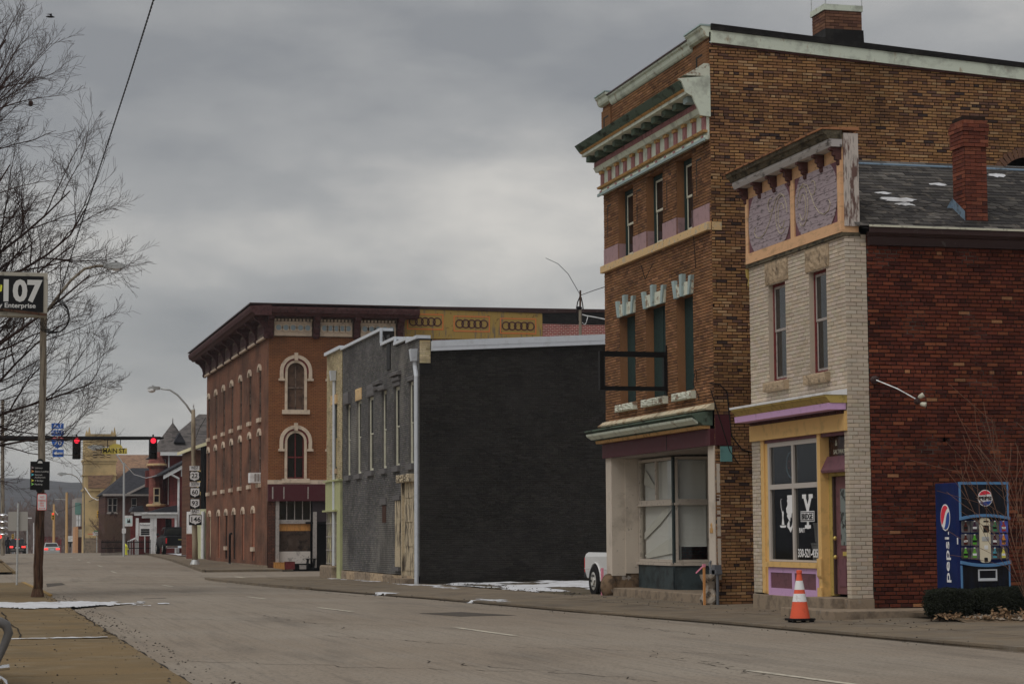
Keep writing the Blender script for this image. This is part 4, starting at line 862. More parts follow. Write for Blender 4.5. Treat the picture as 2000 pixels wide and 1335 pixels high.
MB().box(XT+.1, XT+.34, TR-.045, TR-.013, 1.4, 1.70).build('teal_block', M('teal_paint', C(70, 104, 102), [((.06, .08, .08, 1, .6), 6, .5, .7)], r=.7), tall)
# ground floor: white piers, recessed side wall, corner shop window with blinds
MB().box(XT-.02, XT+.3, TL-.42, TL+.01, -.95, 1.72).build('pier', mt_whitebrick, tall)
MB().box(XT-.02, XT+.12, TR-.0, TR+.36, -.95, 1.72).build('pier', mt_whitebrick, tall); MB().box(XT+.02, XT+.09, TR-.015, TR-.002, -.95, 1.36).build('pier_return', mt_whitebrick, tall)
# recess wall facing the camera, running back to the window
sx = XT+.66; wy1 = TL-.45
MB().box(XT+.3, sx+.3, wy1, wy1+.1, -.9, 1.72).build('recess_wall', mt_whitebrick, tall)
MB().box(XT+.3, sx+.3, wy1+.02, wy1+.12, -1.45, -.9).build('rubble_base', mt_rubble, tall)
MB().box(XT+.0, XT+3.3, TR+.36, TL-.1, 1.705, 1.72).build('recess_ceiling', mt_graysash, tall)
# window runs from (sx, wy1) forward to the right pier
A = V((sx, wy1-.02, 0)); B = V((sx, PX(1318, 1000, sx).y, 0)); Cc = V((sx+.72, B.y-.25, 0))
mt_fr = M('worn_window_frame', C(134, 126, 116), [((.12, .1, .08, 1, .6), 9, .56, .68)], r=.8)
mt_dfr = M('dark_window_frame', C(36, 44, 44), [((.12, .12, .11, 1, .6), 11, .58, .7)], r=.6)
def shopbay(P0, P1, lite, blind_z, par):
    d = (P1-P0); ln = d.length; t = d.normalized(); nn = V((t.y, -t.x, 0)); nn = nn if nn.dot(P0) < 0 else -nn
    def bx(a, b, z0, z1, o0, o1): 
        return ((P0+t*((a+b)/2)+nn*((o0+o1)/2)+V((0, 0, (z0+z1)/2))), t*((b-a)/2), nn*((o1-o0)/2), V((0, 0, (z1-z0)/2)))
    fm = MB()
    for a, b in ((0, .06), (ln-.06, ln)): fm.obox(*bx(a, b, -.63, 1.66, -.03, .05))
    for c, d_ in ((-.63, -.57), (.66, .74), (1.6, 1.66)): fm.obox(*bx(.06, ln-.06, c, d_, -.03, .05))
    if lite: fm.obox(*bx(ln/2-.03, ln/2+.03, .74, 1.6, -.03, .04))
    f = fm.build('shop_window', mt_fr, par)
    MB().obox(*bx(-.03, ln+.03, .61, .66, -.03, .09)).build('transom_ledge', mt_fr, f); MB().obox(*bx(-.04, ln+.02, -.7, -.635, -.05, .1)).build('sill', mt_fr, f)
    for c, d_ in ((-.57, .66), (.74, 1.6)): MB().obox(*bx(.06, ln-.06, c, d_, .0, .006)).build('pane', mt_clear, f)
    z = blind_z; k = 0
    bl_ = MB()
    while z < 1.58:
        q = bx(.08, ln-.08, z, z+.003, -.1, -.075); bl_.obox(q[0], q[1], q[2]*.35-V((0, 0, .011)), q[3]); z += .027
    bl_.build('blind_slats', mt_blind, f)
    MB().obox(*bx(.06, ln-.06, -.57, 1.6, -.16, -.14)).build('blind_backing', M('blind_gap', (.8, .81, .8, 1), r=.9), f) if blind_z < -.3 else MB().obox(*bx(.06, ln-.06, blind_z, 1.6, -.16, -.14)).build('blind_backing', MATS.get('blind_gap') or M('blind_gap', (.8, .81, .8, 1), r=.9), f)
    if lite:
        sh_ = M('torn_plastic_sheet', (.72, .73, .7, 1), r=.6)
        for pts in (((.1, -.5), (ln-.1, -.02), (ln-.1, -.42), (.3, -.56)), ((.1, .02), (ln*.6, .5), (ln-.1, .62), (ln*.5, .2), (.1, -.14)), ((.1, 1.1), (ln*.45, .95), (.2, 1.45))):
            MB().prism(pts, P0-nn*.05, t, (0, 0, 1), -nn*.004).build('plastic_sheet', sh_, f)
    MB().obox(*bx(-.02, ln+.02, -1.25, -.705, -.06, .06)).build('bulkhead', M('dark_teal_panel', C(44, 52, 54), [((.02, .02, .02, 1, .8), 3, .45, .65), ((.12, .12, .11, 1, .5), 10, .6, .7)], r=.5), par)
    return f
MATS['blind_gap'] = M('blind_gap', (.8, .81, .8, 1), r=.9)
shopbay(A, B, True, -.56, tall); shopbay(B-V((0, .03, 0)), Cc, False, -.28, tall)
MB().box(B.x-.06, B.x+.03, B.y-.07, B.y+.03, -.66, 1.66).build('corner_post', mt_dfr, tall)
MB().box(XT+.5, XT+.55, TR+.36, wy1, -.6, 1.7).build('room_dark', mt_void, tall) if False else None
MB().box(XT-.02, XT+1.6, TR+.06, TL-.42, -1.5, -1.22).build('kerb_step', mt_conc, tall, bev=.015)
MB().sphere((XT-.05, TL-.25, -1.2), .3, 12, 8, (.65, .85, 1)).build('corner_stone', mt_rubble, tall, smooth=True)
MB().box(XT-.02, XT+.5, TL-.42, TL, -1.45, -.96).build('pier_base', mt_rubble, tall)
MB().box(XT+.0, XT+.12, TR+.01, TR+.36, -1.45, -.96).build('pier_base', mt_rubble, tall)
pq = MB().box(XT-.026, XT-.021, TR+.12, TR+.3, .0, .1); pq.lathe([(0, 0), (.05, 0), (.05, .005), (0, .005)], (XT-.021, TR+.21, .15), 12, (-1, 0, 0)); pq.build('wall_plaque', mt_brass, tall)
# arched side window high up
sw2 = MB().box(20.86, 21.86, TR+.07, TR+.1, 6.4, 7.55).build('side_window', mt_white, tall); MB().box(20.92, 21.8, TR+.05, TR+.069, 6.4, 7.45).build('pane', M('hazy_pane', C(120, 120, 126), r=.3), sw2)
ab = MB(); ab.c = []
for k in range(16):
    a = math.radians(150-k*8); c = V((21.36, TR-.012, 7.05)); r_ = .78
    ab.obox(c+V((math.cos(a)*r_, 0, math.sin(a)*r_)), V((math.cos(a), 0, math.sin(a)))*.1, V((-math.sin(a), 0, math.cos(a)))*.043, V((0, .012, 0)))
ab.c = [(.2, .11, .075, 1)]*len(ab.v); ab.build('arch_bricks', mt_brick, tall)
# roof chimney with pale cap and railing posts
c0x, c1x, cy0 = 17.8, 18.64, 41.5
chm = MB().box(c0x, c1x, cy0, cy0+.7, 9.3, 11.15).build('chimney', mt_morD, tall)
chimney_bricks(chm, c0x, c1x, cy0, cy0+.7, 10.75, 11.15, lambda z: 0, 8, [((.2, .1, .065, 1), 3), ((.15, .075, .055, 1), 2), ((.25, .13, .08, 1), 1)], mt_brick)
MB().box(c0x-.02, c1x+.02, cy0-.04, cy0+.72, 9.4, 10.74).build('chimney_skirt', mt_tar, tall)
mb = MB(); mb.prism([(c1x+.02, 10.74), (c1x+.05, 10.0), (c1x+.5, 9.55), (c1x, 9.5)], (0, cy0-.04, 0), (1, 0, 0), (0, 0, 1), (0, .7, 0)); mb.build('skirt_flare', mt_tar, tall)
MB().box(c0x-.04, c1x+.02, cy0-.03, cy0+.74, 11.152, 11.28).build('chimney_cap', mt_pale, tall)
for x, y in ((c0x-.02, cy0+.7), (c0x+.0, cy0-.02), (c1x, cy0-.02)): MB().tube([(x, y, 11.28), (x, y, 12.2)], .012, 5).build('rail_post', mt_galv, tall)
# loose wires and hooks on the wall
for pts in ([(XT-.03, 40.35, 5.35), (XT-.05, 40.45, 6.4), (XT-.03, 40.44, 7.2)], [(XT-.03, 40.44, 3.3), (XT-.14, 40.3, 3.0), (XT-.05, 40.2, 2.7), (XT-.03, 40.35, 2.66)], [(XT-.03, 40.4, 3.05), (XT-.1, 40.2, 3.25), (XT-.06, 39.9, 3.3), (XT-.02, 39.5, 3.25)], [(XT-.03, 43.9, 4.95+.9), (XT-.04, 43.6, 5.5), (XT-.12, 42.8, 5.75)]):
    MB().tube(pts, .008, 5).build('loose_wire', mt_wire, tall)
wp = [PY(1388, 760, TR-.02), PY(1400, 800, TR-.04), PY(1425, 880, TR-.04), PY(1442, 905, TR-.03)]; MB().tube(wp, .012, 5).build('loose_wire', mt_wire, tall)
wp = [PY(1386, 748, TR-.02), PY(1405, 750, TR-.04), PY(1420, 765, TR-.04), PY(1428, 850, TR-.03), PY(1450, 878, TR-.03), PY(1468, 882, TR-.03)]; MB().tube(wp, .014, 5).build('loose_wire', mt_wire, tall)
# blade sign frame
fs = thing('blade_sign', 'empty black rectangular sign frame sticking out from the tall brick facade', 'sign frame', (14.4, 42.3, 3.4))
mb = MB(); x0, x1, z0, z1, t = 12.9, 14.42, 2.98, 3.8, .11
for q in ((x0, x1, z0, z0+t*.8), (x0, x1, z1-t, z1), (x0, x0+t*.8, z0+t*.8, z1-t), (x1-.11, x1, z0+t*.8, z1-t)): mb.box(q[0], q[1], 42.24, 42.36, q[2], q[3])
mb.build('frame', mt_black, fs)
for z in (z1+.06, z0-.06): MB().box(14.36, 14.4, 42.26, 42.34, z-.08, z+.08).build('bracket', mt_black, fs)
# gas meter wrapped in torn sheet with stake and ribbon
gm_ = thing('gas_meter', 'gas meter wrapped in torn pale sheeting at the tall brick building corner', 'meter', (14.35, 39.5, -1.42))
mb = MB(); n, m = 14, 9
for j in range(m+1):
    for i in range(n):
        a = math.tau*i/n; r_ = (.17+.05*math.sin(j*.9))*(1+.28*noise.noise(V((math.cos(a)*2, math.sin(a)*2, j*.7)))); mb.v.append((14.28+r_*math.cos(a)*.8, 39.55+r_*math.sin(a), -1.43+.62*j/m))
for j in range(m):
    for i in range(n): a = j*n+i; b = j*n+(i+1) % n; mb.f.append((a, b, b+n, a+n))
mb.f.append(tuple(m*n+i for i in range(n)))
mb.build('wrapping', M('torn_sheeting', C(116, 108, 98), [((.05, .045, .04, 1, .9), 6, .52, .6), ((.3, .2, .13, 1, .7), 9, .55, .66)], r=.7, bump=.5, bs=14), gm_)
mb = MB(); mb.box(14.3, 14.42, 39.2, 39.62, -.8, -.72); mb.box(14.3, 14.44, 39.3, 39.46, -.82, -.62); mb.tube([(14.34, 39.25, -1.4), (14.34, 39.25, -.76)], .03, 8); mb.tube([(14.34, 39.6, -.76), (14.34, 39.7, -.6), (14.38, 39.7, -.55)], .025, 8); mb.build('meter_pipes', M('meter_grey', C(70, 72, 76), r=.5), gm_)
st = thing('stake', 'wooden survey stake with pink ribbon beside the gas meter', 'stake', (14.1, 39.35, -1.42))
MB().box(14.08, 14.12, 39.33, 39.37, -1.43, -.62).build('post', M('stake_wood', C(150, 104, 60), r=.8), st)
mt_rib = M('pink_ribbon', C(232, 100, 118), r=.6)
MB().beam((14.1, 39.35, -.63), (14.06, 39.7, -.78), .015, .03).build('ribbon', mt_rib, st); MB().box(14.075, 14.125, 39.325, 39.375, -.66, -.6).build('ribbon_knot', mt_rib, st)
st = thing('stake', 'short pink topped stake by the left corner stone of tall building', 'stake', (14.25, 46.62, -1.4))
MB().box(14.22, 14.27, 46.6, 46.66, -1.42, -.78).build('post', mt_rib, st)
# ================================================================== dark painted building and its yellow corner shop
XK, KR, KM, KL = 13.6, 63.5, 76.95, 80.3
yx = lambda px, X: PX(px, 900, X).y
def holed(root, O, u, n, W, z0, z1, holes, mat, rev=.15, rmat=None, name='wall', top=None):
    O, u, n = V(O), V(u), V(n); mb = MB(); P = lambda a, z, d=0: O+u*a+n*d+V((0, 0, z-O.z))
    us = sorted({0, W, *[h[0] for h in holes], *[h[1] for h in holes]}); zs = sorted({z0, z1, *[h[2] for h in holes], *[h[3] for h in holes]})
    for a, b in zip(us, us[1:]):
        for c, d in zip(zs, zs[1:]):
            if any(h[0] <= (a+b)/2 <= h[1] and h[2] <= (c+d)/2 <= h[3] for h in holes): continue
            mb.quad(P(a, c), P(b, c), P(b, d), P(a, d))
    w_ = mb.build(name, mat, root, recalc=False)
    if holes and rev:
        for a, b, c, d in holes:
            lp = [(a, c), (a, d), (b, d), (b, c)]; rb = MB(); rb.v = [tuple(P(x, z, .001)) for x, z in lp]+[tuple(P(x, z, -rev)) for x, z in lp]
            rb.f = [(i, (i+1) % 4, (i+1) % 4+4, i+4) for i in range(4)]; rb.build('reveal', rmat or mat, w_, recalc=False)
    return w_
dark = thing('painted_building', 'two storey painted brick building with black side wall and patchy grey street front', 'building', (XK, KR, -1.5))
KBP = [((.026, .024, .022, 1), 6), ((.022, .02, .018, 1), 4), ((.033, .031, .028, 1), 2)]
XKE = 20.2
ktop = lambda u: 5.66+u*.05
brick_wall(dark, (XK, KR, 0), RY, (0, -1, 0), XKE-XK, -1.6, 6.2, [], KBP, (mt_blackb, mt_morK), bl=.2, bh=.056, gap=.0095, nparts=300, seed=31, dep=.006, colvar=.07, top=ktop)
# front parapet steps (coping line of the photograph, all on the facade plane)
segs = []
for (xa, ya), (xb, yb) in (((817, 656), (793, 669)), ((794, 660), (769, 674)), ((770, 659), (743.6, 675.4)), ((742.8, 644), (670, 680))):
    p, q = PX(xa, ya, XK-.08), PX(xb, yb, XK-.08); segs.append((p.y, q.y, (p.z+q.z)/2))
segs[0] = (KR-.02, segs[0][1], segs[0][2]); segs[3] = (segs[3][0], KM, segs[3][2]); ztopmax = max(s_[2] for s_ in segs)
kw = []
for (la, ra, ta, ba) in ((677.6, 685, 790.7, 928.5), (697, 706, 783, 925.5), (719.5, 730, 775.7, 919.5), (746.5, 755.5, 763.7, 915), (770.5, 781, 756, 910.5), (799, 808, 745.7, 906)):
    kw.append((yx(ra, XK), yx(la, XK), PX(la, ba, XK).z, PX(la, ta, XK).z))
def gtop(u):
    y = KM-u
    for a, b, z in segs:
        if a <= y <= b: return z-.03
    return segs[0][2]-.03
GRP = [((.17, .163, .158, 1), 6), ((.15, .144, .14, 1), 4), ((.2, .19, .182, 1), 3)]
holes = [(KM-b, KM-a, z0, z1) for a, b, z0, z1 in kw]
brick_wall(dark, (XK, KM, 0), RX, (-1, 0, 0), KM-KR, -1.25, ztopmax, holes+[], GRP, (mt_greyb, mt_morG), bl=.2, bh=.056, gap=.011, nparts=0, seed=32, dep=.012, rev=.3, colvar=.1, top=gtop)
for k, (a, b, z0, z1) in enumerate(kw):
    f = sash_window(dark, XK, a, b, z0, z1, .075, mt_sash, mt_sash, .5, t=.06)
    MB().box(XK-.1, XK+.1, a-.1, b+.1, z0-.18, z0-.005).build('sill', M('grey_sill', C(76, 74, 74), r=.8) if k == 0 else MATS['grey_sill'], f)
    rough_block(XK-(.05+.09*(k % 3 == 0)), XK+.05, a-.14, b+.14, z1+.005, z1+(.16 if k > 2 else .42), k+40, .01).build('lintel', mt_stoneband if k == 1 else MATS['grey_sill'], f)
    MB().box(XK+.05, XK+.062, a, a+.06, z0, z1).build('storm_frame', mt_white, f)
for a, b, z in ((kw[2][0]-.4, kw[3][1]-.1, 5.02), (kw[4][0]-.3, kw[4][1]+.2, 5.1)): rough_block(XK-.14, XK+.02, a, b, z, z+.12, int(z*9), .01).build('ledge', MATS['grey_sill'], dark); rough_block(XK-.1, XK+.02, a+.1, b-.1, z-.17, z-.05, int(z*7), .01).build('ledge', MATS['grey_sill'], dark)
for a, b, z in segs:
    MB().box(XK-.1, XK+.35, a-.005, b+.005, z-.03, z+.07).build('coping', mt_alu, dark)
    MB().box(XK+.02, XK+.4, a+.0, b, 4.9, z-.031).build('parapet_back', mt_tar, dark)
for i in range(3):
    zl, zh = sorted((segs[i][2], segs[i+1][2])); y = segs[i+1][0]; MB().box(XK-.1, XK-.02, y-.06, y+.004, zl+.072, zh+.068).build('coping_riser', mt_alu, dark)
MB().box(XK-.04, XK-.013, yx(764, XK), yx(757.5, XK), 5.4, 6.55).build('black_streak_panel', mt_black, dark)
# roof edge on the black side
mb = MB(); mb.prism([(XK+.36, 5.62), (XKE, 5.62+.05*(XKE-XK)), (XKE, 5.92+.05*(XKE-XK)), (XK+.36, 5.92)], (0, KR-.16, 0), (1, 0, 0), (0, 0, 1), (0, .3, 0)); fa = mb.build('roof_fascia', mt_alu, dark)
mb = MB(); mb.prism([(XK+.36, 5.74), (XKE, 5.74+.05*(XKE-XK)), (XKE, 5.93+.05*(XKE-XK)), (XK+.36, 5.93)], (0, KR-.17, 0), (1, 0, 0), (0, 0, 1), (0, .008, 0)); mb.build('fascia_lip', mt_alu, fa)
mb = MB(); mb.add([(XK+.3, KR, 5.85), (XKE, KR, 6.15), (XKE, KL, 6.15), (XK+.3, KL, 5.85)], [(0, 1, 2, 3)]); mb.build('roof', mt_tar, dark)
YBP = [((.58, .49, .31, 1), 5), ((.52, .44, .28, 1), 4), ((.42, .35, .22, 1), 1)]
brick_wall(dark, (XK+.001, KR-.03, 0), RY, (0, -1, 0), .34, 5.25, 5.95, [], YBP, (mt_yelb, mt_morY), nparts=40, seed=33, dep=.007)
co = MB(); co.box(XK+.45, XKE, KR+.35, KM, -1.6, 5.6); co.build('core', mt_void, dark)
MB().box(XKE-.02, XKE, KR+.0, KL, -1.6, 6.1).build('back_wall', mt_morK, dark)
# downspout at the corner
def downspout(root, y, z0, z1, r, head, X, mat=mt_alu, bendz=None):
    d = MB(); pts = [(X-.07, y+.1, z1), (X-.07, y+.1, z1-.18), (X-.07, y-.08, z1-.5), (X-.07, y-.08, z0)] if bendz else [(X-.07, y, z1), (X-.07, y, z0)]
    d.tube(pts, r, 8); o = d.build('downspout', mat, root); hy = pts[0][1]
    MB().add([(X-.24, hy-.15, z1+.35), (X-.02, hy-.15, z1+.35), (X-.02, hy+.15, z1+.35), (X-.24, hy+.15, z1+.35), (X-.2, hy-.1, z1-.02), (X-.02, hy-.1, z1-.02), (X-.02, hy+.1, z1-.02), (X-.2, hy+.1, z1-.02)], [(0, 1, 2, 3), (7, 6, 5, 4), (0, 4, 5, 1), (1, 5, 6, 2), (2, 6, 7, 3), (3, 7, 4, 0)]).build('conductor_head', mat, o)
downspout(dark, 63.72, -1.5, 5.35, .07, 1, XK, bendz=1)
# doorway, boarded panel, vent, foundation of the grey front
d0, d1 = yx(812, XK), yx(791, XK); dz = PX(800, 945, XK).z; mt_oldw = M('peeling_cream_wood', C(142, 130, 108), [((.08, .065, .055, 1, .9), 5, .48, .6, (1, 1, .3)), ((.3, .26, .2, 1, .6), 14, .5, .68)], r=.9, bump=.4)
dr = MB().box(XK-.03, XK+.04, d0, d1, -1.35, dz).build('old_door', mt_oldw, dark)
mb = MB(); mb.box(XK-.1, XK-.031, d0-.14, d0, -1.3, dz+.05); mb.box(XK-.1, XK-.031, d1, d1+.14, -1.3, dz+.05); mb.build('door_frame', mt_oldw, dr)
for j in range(4): MB().box(XK-.05, XK-.031, d0+.2, d1-.2, -1.1+j*.75, -.55+j*.75).build('panel', mt_oldw, dr)
rough_block(XK-.25, XK+.02, d0-.25, d1+.25, dz+.06, dz+.3, 77, .03).build('broken_lintel', mt_oldw, dr)
MB().box(XK-.5, XK+.0, d0-.1, d1+.1, -1.56, -1.34).build('door_step', mt_conc, dark)
a, b = yx(783, XK), yx(773.5, XK); MB().box(XK-.04, XK-.0125, a, b, PX(778, 1106, XK).z, PX(778, 977, XK).z).build('boarded_panel', mt_oldw, dark); MB().box(XK-.12, XK-.0125, a-.1, b+.1, PX(778, 1114, XK).z, PX(778, 1107, XK).z).build('panel_sill', MATS['grey_sill'], dark); MB().box(XK-.08, XK-.0125, a-.1, b+.2, PX(778, 976, XK).z, PX(778, 967, XK).z).build('panel_lintel', MATS['grey_sill'], dark)
a, b = yx(755, XK), yx(748, XK); MB().box(XK-.03, XK-.0125, a, b, PX(751, 1020, XK).z, PX(751, 986, XK).z).build('vent', M('rusty_vent', C(56, 40, 34), r=.9), dark); MB().box(XK-.06, XK-.0125, a-.1, b+.3, PX(751, 985, XK).z, PX(751, 972, XK).z).build('vent_lintel', MATS['grey_sill'], dark)
y = 64.6; k = 0
while y < KM-.2:
    wd = random.uniform(.5, .95); rough_block(XK-.06, XK+.1, y, min(y+wd, KM)-.015, g(y)-.05, -1.26+random.uniform(-.02, .0), k, .014).build('foundation_stone', mt_conc if random.random() < .6 else mt_lint, dark); y += wd; k += 1
# ---- yellow corner shop
yel = thing('corner_shop', 'narrow yellow brick corner shop with green boarded front and barred window', 'building', (XK, KL, -1.6))
p, q = PX(670, 680, XK-.08), PX(637, 695.5, XK-.08); zy = (p.z+q.z)/2+.05
yb0, yb1 = yx(662, XK), yx(651, XK)
yh = [(KL-79.0, KL-78.0, PX(655, 915, XK).z, PX(655, 790, XK).z)]
brick_wall(yel, (XK-.02, KL, 0), RX, (-1, 0, 0), KL-KM-.01, 2.0, zy, yh, YBP, (mt_yelb, mt_morY), bl=.2, bh=.056, gap=.012, nparts=0, seed=34, dep=.014, rev=.3, colvar=.1)
sash_window(yel, XK, 78.0, 79.0, yh[0][2], yh[0][3], .08, mt_dkgreen, mt_dkgreen, .5)
MB().box(XK-.1, XK+.05, 77.9, 79.1, yh[0][3]+.005, yh[0][3]+.35).build('lintel', mt_stoneband, yel); MB().box(XK-.1, XK+.05, 77.9, 79.1, yh[0][2]-.2, yh[0][2]-.005).build('sill', mt_lint, yel)
MB().box(XK-.14, XK+.4, KM+.0, KL+.05, zy-.03, zy+.09).build('coping', mt_alu, yel); MB().box(XK+.1, XKE, KM+.1, KL-.0, -1.6, zy-.04).build('core', M('yellow_side_brick', C(150, 132, 92), r=.9, brick=(0, C(140, 122, 84), C(90, 78, 55), .21, .068)), yel)
mt_gb = M('pale_green_boards', C(140, 142, 104, 1.9), [((.3, .3, .2, 1, .6), 5, .5, .68, (1, 6, .3))], r=.8)
n = 6
for i in range(n):
    a = KM+.05+(KL-KM-.05)*i/n; MB().box(XK-.08-random.uniform(0, .01), XK-.0, a+.01, a+(KL-KM-.05)/n-.01, .95, 2.0).build('board', mt_gb, yel)
MB().box(XK-.16, XK+.02, KM, KL+.03, 2.0, 2.06).build('board_cap', mt_gb, yel); MB().box(XK-.2, XK+.02, KM+.6, KL+.05, .88, .945).build('ledge', mt_gb, yel)
bw = MB().box(XK-.0, XK+.04, KM+.75, KL-.05, -1.1, .88).build('barred_window', M('streaky_yellow_glass', C(150, 146, 104), [((.03, .03, .028, 1, .9), 3.5, .47, .56, (1, 2, .45))], r=.3), yel)
for i in range(6):
    y = KM+.8+i*(KL-KM-.9)/5; MB().box(XK-.05, XK-.02, y-.02, y+.02, -1.1, .88).build('bar', mt_graysash, bw)
for z in (-1.05, -.55, -.05, .45, .85): MB().box(XK-.06, XK-.051, KM+.75, KL-.05, z-.02, z+.02).build('bar', mt_graysash, bw)
MB().box(XK-.1, XK+.05, KM+.02, KM+.75, -1.6, .95).build('green_pilaster', mt_gb, yel); MB().box(XK-.3, XK+.1, KM+.8, KL+.02, -1.65, -1.12).build('base_block', mt_conc, yel, bev=.06)
downspout(yel, yx(657.5, XK), -1.5, PX(658, 742, XK).z, .06, 1, XK-.03)

# ================================================================== Italianate corner block
XI, IR, IL = 13.9, 98.57, 124.2; kI = .9653
ital = thing('corner_block', 'three storey brown brick corner block with maroon bracketed cornice and round headed windows', 'building', (XI, IR, -1.55))
mt_ib1 = M('orange_brown_street_brick', C(112, 76, 58, 1.85), [((.075, .046, .036, 1, .7), .55, .42, .62, (1, .5, 1)), ((.26, .15, .1, 1, .5), 1.7, .5, .68), ((.05, .03, .026, 1, .6), 4, .54, .72, (1, 1, .25))], r=.92, brick=(1, C(104, 64, 48, 1.9), C(96, 74, 60, 1.9), .21, .068), bump=.5, spec=.15)
mt_ib2 = M('brown_front_brick', C(106, 70, 44), [((.07, .04, .03, 1, .5), .6, .5, .7)], r=.9, brick=(0, C(98, 62, 40), C(50, 36, 28), .215, .072), bump=.5)
mt_icream = M('cream_stone_trim', C(150, 136, 120), [((.25, .2, .16, 1, .6), 3, .5, .7)], r=.8)
mt_idark = M('dark_maroon_cornice', C(58, 37, 37), [((.14, .09, .09, 1, .6), 5, .5, .68), ((.02, .012, .012, 1, .7), 8, .5, .66)], r=.75)
mt_ibrown = M('weathered_brown_frieze', C(88, 76, 68), [((.04, .03, .028, 1, .8), 6, .48, .64)], r=.85)
xw = [507.4, 491.8, 472.3, 455, 439, 424.4, 408]
col = [PX(x, 850, XI).y for x in xw]
cfit = [col[0]+(col[-1]-col[0])*i/6 for i in range(7)]
rows = ((5.62, 8.05), (2.5, 4.95)); uy = lambda y: IL-y; hw = .42
H = [(uy(y+hw), uy(y-hw), a, b) for y in cfit for a, b in rows]
gx_ = [495, 475, 457.5, 442, 427.5, 410]; gcol = [PX(x, 1040, XI).y for x in gx_]; zt = [PX(x, y, XI).z for x, y in zip(gx_, (995, 997, 999, 1001, 1004, 1006))]
GH = [(uy(y+hw), uy(y-hw), -1.2, zt[2]) for y in gcol]
holed(ital, (XI, IL, 0), RX, (-1, 0, 0), IL-IR, -1.6, 9.3, H+GH, mt_ib1, .2)
def hood(X, y0, y1, z, t, out, mat, par, nm='hood', n=8, rise=.22):
    c = (y0+y1)/2; w_ = (y1-y0)/2; o = []; i_ = []
    for k in range(n+1):
        a = math.pi*k/n; o.append((c+math.cos(a)*(w_+t), z-.1+math.sin(a)*(rise+t))); i_.append((c+math.cos(a)*(w_-.02), z-.1+math.sin(a)*(rise-.02)))
    return MB().prism(o+i_[::-1], (X-out, 0, 0), (0, 1, 0), (0, 0, 1), (out+.03, 0, 0)).build(nm, mat, par)
for y in cfit:
    for a, b in rows:
        f = sash_window(ital, XI, y-hw, y+hw, a, b, .05, mt_ibrown, mt_ibrown, .5, t=.05)
        hood(XI, y-hw, y+hw, b-.08, .14, .08, mt_icream, f); MB().box(XI-.12, XI+.05, y-hw-.08, y+hw+.08, a-.2, a-.003).build('sill', mt_icream, f)
        MB().prism([(-hw, .0), (-hw, -.18), (-hw*.6, -.04), (0, .0), (hw*.6, -.04), (hw, -.18), (hw, 0)], (XI+.003, y, b), (0, 1, 0), (0, 0, 1), (.03, 0, 0)).build('arch_filler', mt_ib1, f)
mt_brickup = M('bricked_up_opening', C(130, 84, 64), r=.9, brick=(1, C(116, 72, 56), C(80, 58, 50), .21, .068))
for k, y in enumerate(gcol):
    fill = mt_brickup if k in (0, 1, 4) else mt_oldw if k == 5 else mt_void
    f = MB().box(XI+.05, XI+.1, y-hw, y+hw, -1.6, zt[2]).build('bricked_opening' if k in (0, 1, 4) else 'side_door', fill, ital)
    hood(XI, y-hw, y+hw, zt[2]-.05, .14, .08, mt_icream, f)
    if k in (0, 3): MB().box(XI-.1, XI+.1, y-hw-.06, y+hw+.06, -.75, -.55).build('sill', mt_icream, f)
MB().box(XI-.05, XI+.02, IR+.02, IL, -1.65, -1.38).build('plinth', mt_conc, ital)
ac = MB().box(XI-.5, XI+.1, cfit[0]-.36, cfit[0]+.36, 2.52, 3.0).build('air_conditioner', mt_white, ital)
for i in range(3): MB().box(XI-.3+i*.14, XI-.2+i*.14, cfit[0]-.372, cfit[0]-.361, 2.58, 2.94).build('grille', mt_graysash, ac)
# front face
fx = lambda px: PY(px, 800, IR).x
wc = [(fx(561), fx(594)), (fx(561)+2.22, fx(594)+2.22), (fx(561)+4.44, fx(594)+4.44)]
FR_ = ((PY(577, 800, IR).z, PY(577, 708, IR).z), (PY(578, 934, IR).z, PY(578, 845, IR).z))
XI2 = fx(790)
FH = [(a-XI, b-XI, z0, z1) for a, b in wc for z0, z1 in FR_]
zb_ = PY(560, 944, IR).z
holed(ital, (XI, IR, 0), RY, (0, -1, 0), XI2-XI, zb_, 9.3, FH, mt_ib2, .2)
def archring(cx_, z, r0, r1, out, mat, par, nm, n=14, legs=0):
    o = [(cx_+math.cos(math.pi*k/n)*r1, z+math.sin(math.pi*k/n)*r1) for k in range(n+1)]; i_ = [(cx_+math.cos(math.pi*k/n)*r0, z+math.sin(math.pi*k/n)*r0) for k in range(n+1)]
    if legs: o = [(cx_+r1, z-legs)]+o+[(cx_-r1, z-legs)]; i_ = [(cx_+r0, z-legs)]+i_+[(cx_-r0, z-legs)]
    return MB().prism(o+i_[::-1], (0, IR-out, 0), (1, 0, 0), (0, 0, 1), (0, out-.002, 0)).build(nm, mat, par)
